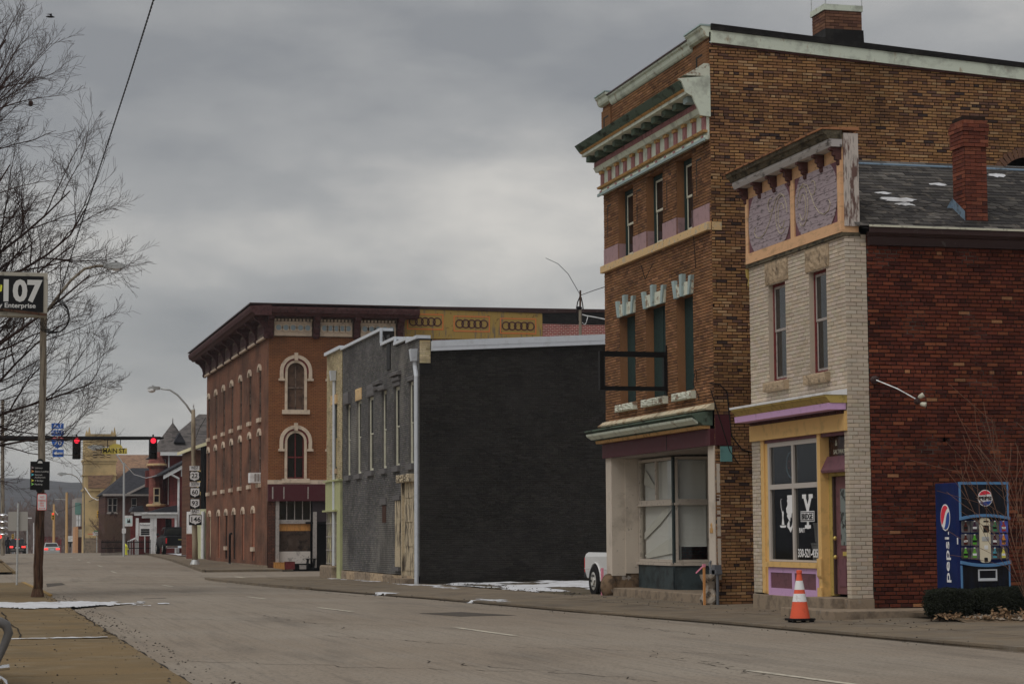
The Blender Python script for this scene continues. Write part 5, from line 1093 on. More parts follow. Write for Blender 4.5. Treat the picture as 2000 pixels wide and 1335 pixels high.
for ci, (a, b) in enumerate(wc):
    for ri, (z0, z1) in enumerate(FR_):
        c = (a+b)/2; r_ = (b-a)/2; zs_ = z1-r_
        fr_ = MB(); fr_.box(a, a+.05, IR+.1, IR+.18, z0, z1); fr_.box(b-.05, b, IR+.1, IR+.18, z0, z1); fr_.box(a+.05, b-.05, IR+.1, IR+.18, z0, z0+.06); fr_.box(c-.025, c+.025, IR+.1, IR+.17, z0+.06, z1); fr_.box(a+.05, b-.05, IR+.09, IR+.175, (z0+z1)/2-.1, (z0+z1)/2-.03)
        f = fr_.build('round_headed_window', mt_maroonw if ri else mt_ibrown, ital)
        MB().box(a, b, IR+.13, IR+.14, z0, z1).build('pane', mt_pane if ri else M('boarded_panel_brown', C(74, 58, 48), [((.04, .03, .025, 1, .7), 2.4, .46, .64)], r=.8), f)
        for s_ in (-1, 1):
            pl = [(c+s_*r_, zs_)]+[(c+s_*r_*math.cos(t*math.pi/12), zs_+r_*math.sin(t*math.pi/12)) for t in range(1, 7)]+[(c+s_*r_, z1)]
            MB().prism(pl, (0, IR+.001, 0), (1, 0, 0), (0, 0, 1), (0, .09, 0)).build('spandrel', mt_ib2, f)
        archring(c, zs_, r_, r_+.12, .06, mt_icream, f, 'surround', legs=zs_-z0); archring(c, zs_, r_+.2, r_+.36, .14, mt_icream, f, 'hood_mould', legs=.35)
        archring(c, zs_, r_+.122, r_+.198, .09, mt_maroonw, f, 'hood_band', legs=.1)
        MB().box(c-.08, c+.08, IR-.18, IR-.003, zs_+r_+.1, zs_+r_+.46).build('keystone', mt_icream, f)
        for s_ in (-1, 1): MB().box(c+s_*(r_+.28)-.14, c+s_*(r_+.28)+.14, IR-.16, IR-.003, zs_-.46, zs_-.352).build('hood_stop', mt_icream, f)
        MB().box(a-.25, b+.25, IR-.14, IR-.003, z0-.2, z0-.003).build('sill', mt_icream, f)
MB().box(XI-.03, XI2, IR-.1, IR-.003, zb_-.02, zb_+.17).build('belt_course', mt_icream, ital)
zm = PY(560, 978, IR).z
sf = MB().box(XI-.02, XI2, IR-.16, IR+.02, zm, zb_-.022).build('shop_fascia', mt_maroon, ital)
for px, w_ in ((531, .06), (553, .05), (600, .05)): MB().box(fx(px), fx(px)+w_, IR-.17, IR-.161, zm+.1, zb_-.15).build('missing_letter', mt_graysash, sf)
ye = fx(640)+.6
# recessed derelict shop front
def yb(px, py, dy=.0): return PY(px, py, IR+dy)
R_ = .5
MB().box(fx(539), fx(546), IR-.05, IR+.1, -1.5, zm).build('iron_column', mt_graysash, ital)
MB().box(fx(612), fx(619), IR-.05, IR+.1, -1.5, zm-.5).build('iron_column', mt_graysash, ital)
MB().box(XI, fx(538), IR-.03, IR+.2, -1.55, zm).build('corner_pier', M('burnt_brick_pier', C(58, 40, 34), r=.95, brick=(0, C(70, 46, 38), C(26, 20, 18), .21, .07), layers=[((.3, .12, .07, 1, .6), 4, .58, .66)]), ital)
MB().box(XI, XI2, IR+2.2, IR+2.25, -1.6, zb_).build('shop_back', mt_void, ital); MB().box(XI+.2, XI2, IR+.25, IR+2.2, zm+.02, zm+.06).build('shop_ceiling', mt_void, ital)
a, b = fx(546.5), fx(608)
tw = MB().box(a, b, IR+.22, IR+.24, yb(570, 1014).z, zm).build('transom_window', mt_pane, ital)
for i in range(5): q = a+(b-a)*i/4; MB().box(q-.02, q+.02, IR+.18, IR+.219, yb(570, 1014).z, zm).build('glazing_bar', mt_graysash, tw)
MB().box(a, b, IR+.12, IR+.26, yb(570, 1022).z, yb(570, 1014).z-.003).build('transom_rail', mt_graysash, ital)
mt_ply = M('plywood', C(140, 98, 52), [((.2, .12, .05, 1, .6), 4, .5, .7, (4, 1, 1))], r=.85)
MB().box(a, fx(588), IR+.2, IR+.22, yb(570, 1036).z, yb(570, 1022).z-.005).build('plywood_sheet', mt_ply, ital); MB().box(fx(588)+.01, b, IR+.19, IR+.21, yb(570, 1036).z, yb(570, 1022).z-.005).build('plywood_sheet', mt_ply, ital)
MB().box(a, b, IR+.21, IR+.23, yb(570, 1076).z, yb(570, 1036).z-.005).build('scorched_panel', M('scorched_board', C(52, 42, 36), [((.13, .1, .08, 1, .7), 2.2, .5, .66), ((.015, .012, .01, 1, .8), 3, .5, .64)], r=.9), ital)
MB().box(a+.03, b, IR+.18, IR+.21, -1.3, yb(570, 1076).z-.005).build('white_panel', M('grimy_white_board', C(146, 140, 134), [((.12, .1, .09, 1, .8), 2.4, .52, .66), ((.07, .06, .05, 1, .8), 8, .6, .68)], r=.85), ital)
MB().box(b+.08, fx(640)+1.5, IR+.05, IR+.08, yb(625, 1018).z, zm-.003).build('dark_hoarding', M('dark_hoarding', C(44, 38, 40), r=.8), ital); MB().box(b-.25, fx(640)+1.5, IR-.02, IR+.1, yb(625, 1020).z-.06, yb(625, 1018).z-.005).build('awning_bar', mt_black, ital)
MB().box(fx(628), fx(640)+.8, IR+.9, IR+.93, yb(632, 1095).z, yb(632, 1052).z).build('inner_panel', mt_graysash, ital)
MB().box(fx(546), fx(572), IR-.3, IR+.15, -1.6, -1.42).build('door_slab', mt_conc, ital)
MB().box(fx(618), XI2, IR+.02, IR+.06, -1.55, -.9).build('low_panel', mt_void, ital)
# cornice, both sides
zf0, zf1 = 9.3, 10.2
fz = MB().box(XI-.06, XI2, IR-.08, IR+.1, zf0, zf1); fz.box(XI-.08, XI+.1, IR+.1, IL+.1, zf0, zf1); fzo = fz.build('frieze', mt_ibrown, ital)
br = MB().mould([(0, 10.2), (.75, 10.2), (.85, 10.3), (.95, 10.34), (1.0, 10.5), (1.0, 10.62), (0, 10.7)], XI, IR-1.0, IL+1.0); bro = br.build('cornice', mt_idark, ital)
br = MB().mouldy([(0, 10.2), (.75, 10.2), (.85, 10.3), (.95, 10.34), (1.0, 10.5), (1.0, 10.62), (0, 10.7)], IR, XI-.0, XI2+.55); br.build('cornice', mt_idark, ital)
MB().box(XI-1.03, XI2+.6, IR-1.03, IR+.2, 10.7, 10.76).build('roof_edge', mt_gutter, ital); MB().box(XI-1.03, XI+.2, IR+.2, IL+1.03, 10.7, 10.758).build('roof_edge', mt_gutter, ital)
brp = [(0, 9.2), (.12, 9.2), (.2, 9.3), (.16, 9.45), (.22, 9.7), (.4, 9.95), (.6, 10.05), (.66, 10.195), (0, 10.195)]
bpx = [526, 616, 695, 780]
for px in bpx:
    x = fx(px); MB().mouldy(brp, IR-.08, x-.14, x+.14).build('bracket', mt_idark, ital)
for i in range(3):
    a, b = fx(bpx[i])+.2, fx(bpx[i+1])-.2; pn = MB().box(a, b, IR-.14, IR-.082, 9.33, 10.0).build('frieze_panel', mt_icream, ital)
    MB().box(a+.08, b-.08, IR-.15, IR-.141, 9.5, 9.92).build('panel_field', M('frieze_field', C(140, 126, 112), r=.8) if i == 0 else MATS['frieze_field'], pn)
    for k in range(5):
        c = a+.2+(b-a-.4)*k/4; MB().lathe([(.13, 0), (.2, 0), (.2, .04), (.13, .04), (.13, 0)], (c, IR-.15, 9.71), 18, (0, -1, 0), False).build('ring', mt_icream, pn); MB().lathe([(0, 0), (.15, 0), (.15, .015), (0, .015)], (c, IR-.15, 9.71), 16, (0, -1, 0)).build('disc', M('blue_grey_disc', C(104, 116, 122), r=.5) if (i, k) == (0, 0) else MATS['blue_grey_disc'], pn)
    k = a
    while k < b-.05: MB().box(k, k+.09, IR-.22, IR-.082, 10.02, 10.12).build('dentil', mt_icream, pn); k += .17
yy = [IR-.1+(IL-IR)*i/8 for i in range(9)]
for i, y in enumerate(yy):
    MB().mould(brp, XI-.08, y-.14, y+.14).build('bracket', mt_idark, ital)
    if i < 8:
        pn = MB().box(XI-.14, XI-.082, y+.25, yy[i+1]-.25, 9.35, 10.05).build('frieze_panel', mt_ibrown, ital); MB().box(XI-.16, XI-.141, y+.6, yy[i+1]-.6, 9.5, 9.9).build('panel_field', mt_idark, pn); MB().box(XI-.2, XI-.082, y+.2, yy[i+1]-.2, 9.22, 9.33).build('panel_sill', mt_icream, pn)
        for k in range(6): q = y+.3+k*(yy[i+1]-y-.6)/5; MB().box(XI-.5, XI-.082, q-.07, q+.07, 10.1, 10.19).build('dentil', mt_idark, pn)
# rear wing: painted tin sign band, red brick with black parapet
XW = 32
MB().box(XI2, XW, IR+.1, IR+.2, -1.6, 9.3).build('wing_wall', M('red_wing_brick', C(116, 58, 54), [((.05, .03, .03, 1, .6), .5, .5, .7)], r=.9, brick=(0, C(96, 48, 46), C(150, 134, 126), .22, .085)), ital)
MB().box(XI+.3, XW, IR+.3, IL, -1.6, 10.1).build('core', mt_void, ital)
zt0 = [PY(808, 603, IR).z, PY(1060, 612, IR).z, PY(1187, 608, IR).z]; xs_ = [fx(790), fx(1060), XW]
zbt = [PY(808, 661, IR).z, PY(1060, 664, IR).z]
MB().prism([(xs_[0], zbt[0]), (xs_[1], zbt[1]), (xs_[1], zt0[1]), (xs_[0], zt0[0])], (0, IR-.05, 0), (1, 0, 0), (0, 0, 1), (0, .14, 0)).build('tin_band', M('flaking_yellow_tin', C(116, 96, 50), [((.18, .15, .12, 1, .8), 2.5, .54, .66, (3, 1, .6)), ((.12, .06, .03, 1, .8), 5, .6, .68)], r=.7), ital)
mt_or = M('orange_stencil', C(150, 84, 46), r=.8)
for i in range(3):
    a, b = fx(795+91*i), fx(866+91*i); z = 10.12-.06*i; mb = MB()
    for q in ((a, b, z-.38, z-.33), (a, b, z+.33, z+.38), (a, a+.05, z-.33, z+.33), (b-.05, b, z-.33, z+.33)): mb.box(q[0], q[1], IR-.062, IR-.051, q[2], q[3])
    mb.build('stencil_border', mt_or, ital)
    for k in range(5):
        c = a+.3+(b-a-.6)*k/4; MB().lathe([(.16, 0), (.22, 0), (.22, .015), (.16, .015), (.16, 0)], (c, IR-.0505, z), 18, (0, -1, 0), False).build('stencil_ring', mt_brown, ital)
MB().box(xs_[1]+.01, XW, IR-.04, IR+.14, zt0[2]-.66, zt0[2]-.04).build('black_parapet', mt_tar, ital); MB().box(xs_[1]+.01, XW, IR-.02, IR+.095, 8.3, zt0[2]-.665).build('painted_brick', MATS['red_wing_brick'], ital)
MB().prism([(xs_[0]+.5, zt0[0]+.01), (xs_[1], zt0[1]+.01), (XW, zt0[2]), (XW, zt0[2]+.1), (xs_[0]+.5, zt0[0]+.12)], (0, IR-.1, 0), (1, 0, 0), (0, 0, 1), (0, .3, 0)).build('wing_coping', mt_gutter, ital)
# things standing before the block
bn = thing('bench', 'black slatted bench standing at the derelict shop front', 'bench', (fx(605), IR-.3, -1.55))
x0, x1 = fx(597), fx(616)
for q in range(3): MB().box(x0, x1, IR-.5+q*.15, IR-.4+q*.15, -1.1, -1.06).build('slat', mt_black, bn)
for x in (x0+.08, x1-.08):
    for y in (IR-.48, IR-.12): MB().beam((x, y, -1.1), (x-.06, y, -1.56), .05, .05).build('leg', mt_black, bn)
for k, (a, b, z, m, lb) in enumerate(((535, 555, -1.25, mt_ply, 'tan cardboard box left before the white boarded shop front'), (556, 575, -1.22, mt_maroonw, 'dark red box beside the tan box before boarded front'), (585, 597, -1.38, mt_graysash, 'small grey crate beside the black bench'))):
    bx_ = thing('box', lb, 'box', (fx(a), IR-.25, -1.5)); MB().box(fx(a), fx(b), IR-.32, IR-.05, -1.56, z).build('carton', m, bx_, bev=.01); MB().box(fx(a)-.01, fx(b)+.01, IR-.33, IR-.04, z+.002, z+.02).build('lid', m, bx_)
sp_ = thing('standpipe', 'black standpipe with white foot by the brown side wall', 'standpipe', (XI-.3, PX(460, 1095, XI).y, -1.5)); py_ = PX(460, 1095, XI).y
MB().tube([(XI-.3, py_, -1.5), (XI-.3, py_, -.1), (XI-.3, py_-.1, .1), (XI-.3, py_-.6, .12)], .06, 8).build('pipe', mt_black, sp_); MB().box(XI-.4, XI-.2, py_-.12, py_+.12, -1.56, -1.42).build('foot', mt_white, sp_)
# ================================================================== houses and church further up the street
def simple_window(root, face, c, w_, z0, z1, mfr=mt_white, t=.08, name='window'):
    """face: ('x', X) or ('y', Y); c the centre along the wall"""
    k, p = face; fm = MB(); mid = (z0+z1)/2
    def bx(a, b, c0, c1, d0, d1, mb):
        if k == 'y': mb.box(c+a, c+b, p-d1, p-d0, c0, c1)
        else: mb.box(p-d1, p-d0, c+a, c+b, c0, c1)
    h = w_/2
    for a, b, c0, c1 in ((-h, -h+t, z0, z1), (h-t, h, z0, z1), (-h+t, h-t, z1-t, z1), (-h+t, h-t, z0, z0+t), (-h+t, h-t, mid-t/2, mid+t/2)): bx(a, b, c0, c1, .0, .07, fm)
    f = fm.build(name, mfr, root); pm = MB(); bx(-h+t, h-t, z0+t, z1-t, .005, .02, pm); pm.build('pane', mt_pane, f)
    sm = MB(); bx(-h-.08, h+.08, z0-.14, z0-.005, .0, .12, sm); sm.build('sill', mfr, f); return f
def gz(Y): return g(Y)+.03
mt_vred = M('victorian_red_brick', C(98, 44, 42), [((.06, .025, .025, 1, .6), .6, .48, .68)], r=.9, brick=(0, C(84, 36, 36), C(70, 40, 38), .21, .068))
mt_vred2 = M('victorian_red_brick_side', C(98, 44, 42), [((.06, .025, .025, 1, .6), .6, .48, .68)], r=.9, brick=(1, C(84, 36, 36), C(70, 40, 38), .21, .068))
mt_shing = M('grey_shingles', C(74, 70, 68), [((.05, .045, .045, 1, .8), 2, .45, .65, (1, 1, 4))], r=.9, bump=.6, bs=6)
mt_dshing = M('black_shingles', C(44, 44, 48), [((.02, .02, .022, 1, .7), 3, .45, .65, (1, 1, 4))], r=.85, bump=.5, bs=8)
mt_bshing = M('brown_shingles', C(112, 88, 70), [((.11, .075, .055, 1, .8), 2.2, .45, .65, (1, 1, 5))], r=.9, bump=.6, bs=5)
mt_trim = M('white_house_trim', C(172, 170, 166), [((.3, .29, .27, 1, .5), 2, .5, .7)], r=.7)
# --- brown narrow building behind the corner block
bb = thing('narrow_building', 'narrow brown brick building with cream eave behind the corner block', 'building', (14.2, 136, -1.35))
Yb = 134.; f = lambda px, py=950: PY(px, py, Yb)
MB().box(f(377.5).x, 24, Yb, Yb+7, -1.4, f(390, 878).z).build('wall', M('dark_brown_brick', C(86, 60, 46), r=.9, brick=(0, C(70, 48, 38), C(40, 30, 26), .21, .068)), bb)
MB().prism([(f(369).x, f(369, 880).z), (24, f(369, 880).z+3.2), (24, f(369, 880).z+3.6), (f(369).x, f(369, 874).z)], (0, Yb-.4, 0), (1, 0, 0), (0, 0, 1), (0, 8, 0)).build('eave', M('cream_eave', C(176, 160, 130), r=.8), bb)
simple_window(bb, ('y', Yb), f(394.5).x, .62, f(394, 962).z, f(394, 918).z, M('yellow_trim', C(170, 146, 96), r=.8))
MB().tube([(f(397.5).x, Yb-.15, f(397, 1000).z), (f(397.5).x, Yb-.15, f(397, 868).z)], .2, 8).build('black_pipe', mt_black, bb)
ann = thing('clapboard_annex', 'small yellow clapboard annex with white corner pipe beside the corner block', 'annex', (14, 128, -1.38)); Ya = 127.
f = lambda px, py=950: PY(px, py, Ya)
MB().box(f(382).x, 17, Ya+.02, Ya+5, -1.45, f(385, 997).z).build('wall', mt_trim, ann)
z = -1.4; zt_ = f(385, 997).z
while z < zt_: MB().obox(((f(382).x+17)/2, Ya-.0, z+.1), ((17-f(382).x)/2, 0, 0), (0, .014, .0), (0, -.012, .105)).build('board', M('pale_yellow_board', C(190, 176, 136), r=.8) if 'pale_yellow_board' not in MATS else MATS['pale_yellow_board'], ann); z += .2
MB().tube([(f(396.5).x, Ya-.1, -1.4), (f(396.5).x, Ya-.1, f(396, 998).z)], .11, 8).build('corner_pipe', mt_trim, ann)
# --- red Victorian house: hipped slate roof, round bay with cone, gabled wing, white porch
Yv = 166.; f = lambda px, py=950, d=0: PY(px, py, Yv+d)
vic = thing('victorian_house', 'red brick Victorian house with cone topped corner bay and slate roof', 'house', (f(330).x, Yv, -1.26))
zE = f(340, 884).z
MB().box(f(331).x, f(331).x+14, Yv, Yv+.3, -1.4, zE).build('wall', mt_vred, vic); MB().box(f(331).x-.02, f(331).x+.28, Yv+.3, Yv+14, -1.4, zE).build('side_wall', mt_vred2, vic)
MB().box(f(316.5).x, f(331).x-.03, Yv+1.5, Yv+8, -1.4, zE-.15).build('projecting_bay', mt_vred, vic)
x0, x1 = f(314).x, f(331).x+14.5; zr = f(402, 830).z+1.2
MB().add([(x0, Yv-.5, zE), (x1, Yv-.5, zE), (x1, Yv+15, zE), (x0, Yv+15, zE), (f(404).x, Yv+6, zr), (x1-4, Yv+6, zr)], [(0, 1, 5, 4), (1, 2, 5), (2, 3, 4, 5), (3, 0, 4), (0, 3, 2, 1)]).build('roof', mt_shing, vic)
MB().box(x0-.1, x1, Yv-.56, Yv-.45, zE-.22, zE+.05).build('eave_board', mt_trim, vic)
cT = f(334); cT = V((f(333).x, Yv+3.2, 0)); za, zb2 = PY(338, 826, Yv+3.2).z, zE+.1
MB().lathe([(1.75, 0), (1.6, .25), (.9, (za-zb2)*.52), (.05, za-zb2), (.02, za-zb2+.4)], (PY(337, 880, Yv+3.2).x, Yv+3.2, zb2), 10).build('cone_roof', mt_shing, vic)
MB().prism([(-.45, 0), (.45, 0), (0, .8)], (f(352).x, Yv+.6, f(352, 858).z-.2), (1, 0, 0), (0, 0, 1), (0, 1.6, 0)).build('dormer', mt_dshing, vic)
# round bay towards the street
bay = V((f(306).x, Yv-.5, 0)); zb0, zb1 = f(305, 985).z, f(305, 915).z
MB().lathe([(.25, zb0-1.1), (.5, zb0-.5), (.66, zb0-.25), (.6, zb0), (.6, zb1), (.74, zb1+.15), (.74, zb1+.35), (.5, zb1+.9), (.25, zb1+1.3)], (bay.x, bay.y+.6, 0), 12).build('oriel', M('faded_red_oriel', C(98, 58, 52), [((.05, .025, .02, 1, .6), 2, .48, .66)], r=.85), vic)
for z in (zb0-.15, zb1+.2): MB().lathe([(.72, 0), (.8, .05), (.8, .16), (.72, .2)], (bay.x, bay.y+.6, z), 12).build('oriel_moulding', mt_stoneband, vic)
simple_window(vic, ('y', bay.y+.0), f(305).x, .5, f(305, 982).z, f(305, 952).z, M('stone_window_trim', C(150, 138, 112), r=.8)); MB().box(f(286).x, f(294).x, Yv+.3, Yv+1.5, f(290, 950).z, f(290, 918).z).build('bay_chimney', mt_vred, vic)
for px in (317.5, 321, 325): simple_window(vic, ('y', Yv+1.5), f(px).x, .14, f(px, 906).z, f(px, 895).z, mt_trim, .03)
for px in (337, 343): simple_window(vic, ('y', Yv), f(px).x+.0, .34, f(px, 985).z, f(px, 936).z, mt_trim, .05)
MB().tube([(f(329).x, Yv-.1, f(329, 985).z), (f(329).x, Yv-.1, zE-.2)], .06, 6).build('downpipe', mt_trim, vic)
# gabled wing
Yg = 158.; fg = lambda px, py=950: PY(px, py, Yg)
wing = thing('gabled_house', 'red brick house with white raked eave behind the black pickup', 'house', (fg(350).x, Yg, -1.28))
xa = fg(349.5).x; ze = fg(320, 928).z; zr_ = ze+ (fg(375, 898).z-fg(318, 929).z)/(fg(375).x-fg(318).x)*(8.)
MB().prism([(xa, -1.4), (xa+12.6, -1.4), (xa+12.6, ze+.6), (fg(318).x+8, zr_-.2), (xa, ze+.55)], (0, Yg, 0), (1, 0, 0), (0, 0, 1), (0, 9, 0)).build('wall', mt_vred, wing)
MB().prism([(fg(318).x, ze), (fg(318).x, ze-.28), (fg(318).x+8, zr_-.28), (fg(318).x+8, zr_)], (0, Yg-.5, 0), (1, 0, 0), (0, 0, 1), (0, .18, 0)).build('rake_board', mt_trim, wing)
MB().prism([(fg(318).x-.1, ze+.02), (fg(318).x+8, zr_+.02), (fg(318).x+8, zr_+.2), (fg(318).x-.1, ze+.15)], (0, Yg-.6, 0), (1, 0, 0), (0, 0, 1), (0, 10, 0)).build('roof', mt_dshing, wing)
MB().tube([(fg(333).x, Yg-.4, fg(333, 926).z), (fg(348).x, Yg-.3, fg(348, 934).z), (fg(348.5).x, Yg-.12, fg(348, 940).z), (fg(348.5).x, Yg-.12, -1.2)], .08, 6).build('downpipe', mt_trim, wing)
MB().box(fg(353).x, fg(357).x, Yg-.12, Yg, fg(355, 930).z, fg(355, 915).z).build('bracket', mt_trim, wing)
# porch
po = thing('porch', 'white columned porch with dark roof before the red houses', 'porch', (fg(300).x, Yg-3, -1.28)); Yp = 155.; fp = lambda px, py=950: PY(px, py, Yp)
MB().prism([(fp(276).x, fp(280, 1003).z), (fp(346).x, fp(346, 1000).z), (fp(346).x, fp(346, 986).z), (fp(325).x, fp(320, 990).z)], (0, Yp-.2, 0), (1, 0, 0), (0, 0, 1), (0, 4, 0)).build('roof', mt_dshing, po)
MB().box(fp(278).x, fp(346).x, Yp-.05, Yp+.15, fp(310, 1011).z, fp(310, 1002).z).build('beam', mt_trim, po); MB().box(fp(276).x, fp(347).x, Yp-.25, Yp-.051, fp(310, 1003.5).z, fp(310, 1000).z).build('gutter', mt_trim, po)
for px, w_ in ((269, .2), (297, .2), (303.5, .24), (344, .14)): MB().box(fp(px).x-w_/2, fp(px).x+w_/2, Yp, Yp+.2, -1.3, fp(px, 1011).z).build('column', mt_trim, po)
MB().box(fp(296).x, fp(346).x, Yp+.02, Yp+.2, -1.3, fp(310, 1062).z).build('parapet', mt_vred, po); MB().box(fp(310).x, fp(322).x, Yp+2.4, Yp+2.5, -1.3, fp(310, 1012).z).build('door', mt_maroonw, po); MB().box(fp(330).x, fp(342).x, Yp+2.45, Yp+2.5, -.9, fp(310, 1012).z).build('inner_window', mt_pane, po)
MB().beam((fp(266).x, Yp-.1, fp(266, 1050).z), (fp(248).x, Yp-.8, fp(248, 1058).z), .08, .08).build('stair_rail', mt_trim, po)
for k in range(4): q = fp(250+4*k); MB().box(q.x-.02, q.x+.02, Yp-.6, Yp-.55, -1.3, fp(250, 1057-2*k).z).build('baluster', mt_trim, po)
MB().prism([(fp(258).x, fp(258, 998).z), (fp(284).x, fp(258, 998).z), (fp(280).x, fp(258, 986).z), (fp(263).x, fp(258, 988).z)], (0, Yp+.4, 0), (1, 0, 0), (0, 0, 1), (0, 3, 0)).build('lower_roof', mt_dshing, po); MB().box(fp(264).x, fp(292).x, Yp+.5, Yp+.7, fp(264, 1006).z, fp(264, 999).z).build('beam', mt_trim, po); MB().box(fp(262).x, fp(300).x, Yp+3, Yp+3.1, -1.3, fp(264, 1006).z).build('back_wall', mt_vred, po)
# --- dark house
Yd = 206.; f = lambda px, py=950: PY(px, py, Yd)
dh = thing('dark_house', 'dark brick house with black hipped roof half hidden by bare shrubs', 'house', (f(240).x, Yd, -1.5))
MB().box(f(206).x, f(206).x+10, Yd, Yd+10, -1.8, f(240, 965).z).build('wall', M('dark_house_brick', C(70, 48, 42), r=.9, brick=(0, C(56, 38, 34), C(40, 30, 28), .21, .068)), dh)
ze = f(240, 965).z; x0 = f(201).x; zr_ = f(265, 927).z+.8
MB().add([(x0, Yd-.6, ze), (f(310).x, Yd-.6, ze), (f(310).x, Yd+11, ze), (x0, Yd+11, ze), (f(263).x, Yd+4, zr_), (f(300).x, Yd+4, zr_)], [(0, 1, 5, 4), (1, 2, 5), (2, 3, 4, 5), (3, 0, 4), (0, 3, 2, 1)]).build('roof', mt_dshing, dh)
MB().box(x0-.05, f(300).x, Yd-.66, Yd-.56, ze-.15, ze+.06).build('eave_board', mt_graysash, dh)
MB().prism([(f(246).x, ze), (f(300).x, ze), (f(300).x, f(280, 938).z)], (0, Yd-1.6, 0), (1, 0, 0), (0, 0, 1), (0, .2, 0)).build('gable', mt_dshing, dh); MB().beam((f(246).x, Yd-1.7, ze), (f(300).x, Yd-1.7, f(280, 938).z), .12, .2).build('rake_board', mt_graysash, dh)
for px in (216, 224, 262): simple_window(dh, ('y', Yd), f(px).x, .5, f(px, 1000).z, f(px, 972).z, mt_graysash, .05)
# --- church
Yh = 246.; f = lambda px, py=950, d=0: PY(px, py, Yh+d)
chu = thing('church', 'tan church with square bell tower and broad brown shingled roof', 'church', (f(170).x, Yh, -2.1))
mt_tan = M('tan_stucco', C(150, 130, 92), [((.2, .155, .1, 1, .6), .25, .45, .65)], r=.9)
x0, x1 = f(165.5).x, f(226).x; ztw = f(195, 853).z
tw = MB().box(x0, x1, Yh, Yh+5, -2.4, ztw).build('tower', mt_tan, chu)
for za, zb2, o in ((f(195, 900).z, f(195, 896).z, .16), (f(195, 905).z, f(195, 900.5).z, .07), (f(195, 928).z, f(195, 925).z, .1), (f(195, 958).z, f(195, 954).z, .15)): MB().box(x0-o, x1+o, Yh-o, Yh+5+o, za, zb2).build('string_course', mt_tan, tw)
for px in (184.5, 198, 211):
    lv = MB().box(f(px-3.6).x, f(px+3.6).x, Yh-.05, Yh-.005, f(px, 892).z, f(px, 866).z).build('louvre', mt_ibrown, tw)
    for k in range(6): z = f(px, 890).z+k*.26; MB().obox((f(px).x, Yh-.1, z), (.2, 0, 0), (0, .05, .05), (0, -.01, .015)).build('slat', mt_tan, lv)
for px in (168.5, 173.5, 218, 223): MB().lathe([(.22, 0), (.22, .35), (.03, 1.15 if px in (173.5, 223) else .8)], (f(px).x, Yh+.4, ztw), 4).build('pinnacle', mt_tan, tw)
MB().box(x0, x1, Yh-.05, Yh+.2, ztw, ztw+.35).build('parapet', mt_tan, tw)
MB().prism([(f(172).x, f(172, 953).z), (f(206).x, f(206, 953).z), (f(206).x, f(206, 958).z-.2), (f(222).x, f(222, 927).z), (f(172).x, f(172, 928).z)], (0, Yh-.2, 0), (1, 0, 0), (0, 0, 1), (0, .15, 0)).build('tower_roof_panel', mt_bshing, tw)
MB().box(x0-.0, f(196).x, Yh-.3, Yh-.05, -2.4, f(180, 1050).z).build('stone_base', mt_conc, tw)
nv_ = MB(); ze = f(230, 938, 4).z; zr_ = f(260, 887, 12).z
nv_.add([(f(201).x, Yh+3.5, ze), (f(340).x, Yh+3.5, ze), (f(340).x, Yh+13, zr_), (f(224, 887, 9).x, Yh+13, zr_), (f(201).x, Yh+22, ze), (f(340).x, Yh+22, ze)], [(0, 1, 2, 3), (3, 2, 5, 4), (0, 3, 4), (1, 5, 2)]); nv_.build('roof', mt_bshing, chu)
MB().box(f(205).x, f(340).x, Yh+4, Yh+21, -2.4, ze-.1).build('nave_wall', M('cream_stucco', C(160, 146, 116), r=.9), chu); MB().box(f(200).x, f(340).x, Yh+3.4, Yh+3.55, ze-.3, ze-.02).build('gutter', mt_trim, chu)
MB().box(f(244).x, f(258).x, Yh+3, Yh+5, f(250, 945).z, f(250, 922).z).build('dormer', M('church_brown_brick', C(110, 78, 60), r=.9), chu)
MB().box(f(196).x, f(206).x, Yh-.6, Yh+4, -2.4, f(200, 955).z).build('porch_wall', mt_tan, chu)
# --- brown/green building at the end, trailer, red container
Yo = 300.; f = lambda px, py=950: PY(px, py, Yo)
gb = thing('green_topped_building', 'grey building with green upper corner beyond the church', 'building', (f(155).x, Yo, -3.4))
MB().box(f(150).x, f(166).x, Yo, Yo+12, -3.6, f(155, 972).z).build('wall', mt_graysash, gb); MB().box(f(147).x, f(158).x, Yo-.3, Yo-.01, f(150, 1004).z, f(150, 981).z).build('green_panel', M('green_siding', C(74, 104, 96), r=.8), gb)
for px in (151.5, 156): MB().box(f(px).x-.12, f(px).x+.12, Yo-.25, Yo-.05, f(px, 1030).z, f(px, 1005).z).build('column', mt_trim, gb)
kb = thing('brown_kiosk', 'tan rendered low building with dark doorway at the crest of the street', 'building', (f(150).x, Yo-30, -2.4)); Yo2 = 262.; f2 = lambda px, py=1050: PY(px, py, Yo2)
MB().box(f2(147).x, f2(152.5).x, Yo2, Yo2+6, -2.6, f2(150, 1028).z).build('pier', M('tan_render', C(146, 112, 84), r=.9), kb); MB().box(f2(152.6).x, f2(166).x, Yo2+.4, Yo2+6, -2.6, f2(150, 1027).z).build('wall', mt_brown, kb); MB().box(f2(153).x, f2(160).x, Yo2+.3, Yo2+.39, f2(150, 1048).z, f2(150, 1033).z).build('window', mt_galv, kb)
rc = thing('red_warehouse', 'low red warehouse beyond the white sedan', 'building', (f(90).x, 330, -4.2)); f3 = lambda px, py=1050: PY(px, py, 330.)
MB().box(f3(83).x, f3(120).x, 330, 338, -4.6, f3(100, 1048).z).build('wall', M('red_siding', C(110, 44, 44), r=.8), rc); MB().box(f3(82).x, f3(121).x, 329.8, 338.2, f3(100, 1048).z, f3(100, 1046.8).z).build('roof', mt_maroonw, rc)
for k in range(9): q = f3(84+4*k).x; MB().box(q, q+.06, 329.93, 330, -4.4, f3(100, 1048.3).z).build('rib', mt_maroonw, rc)
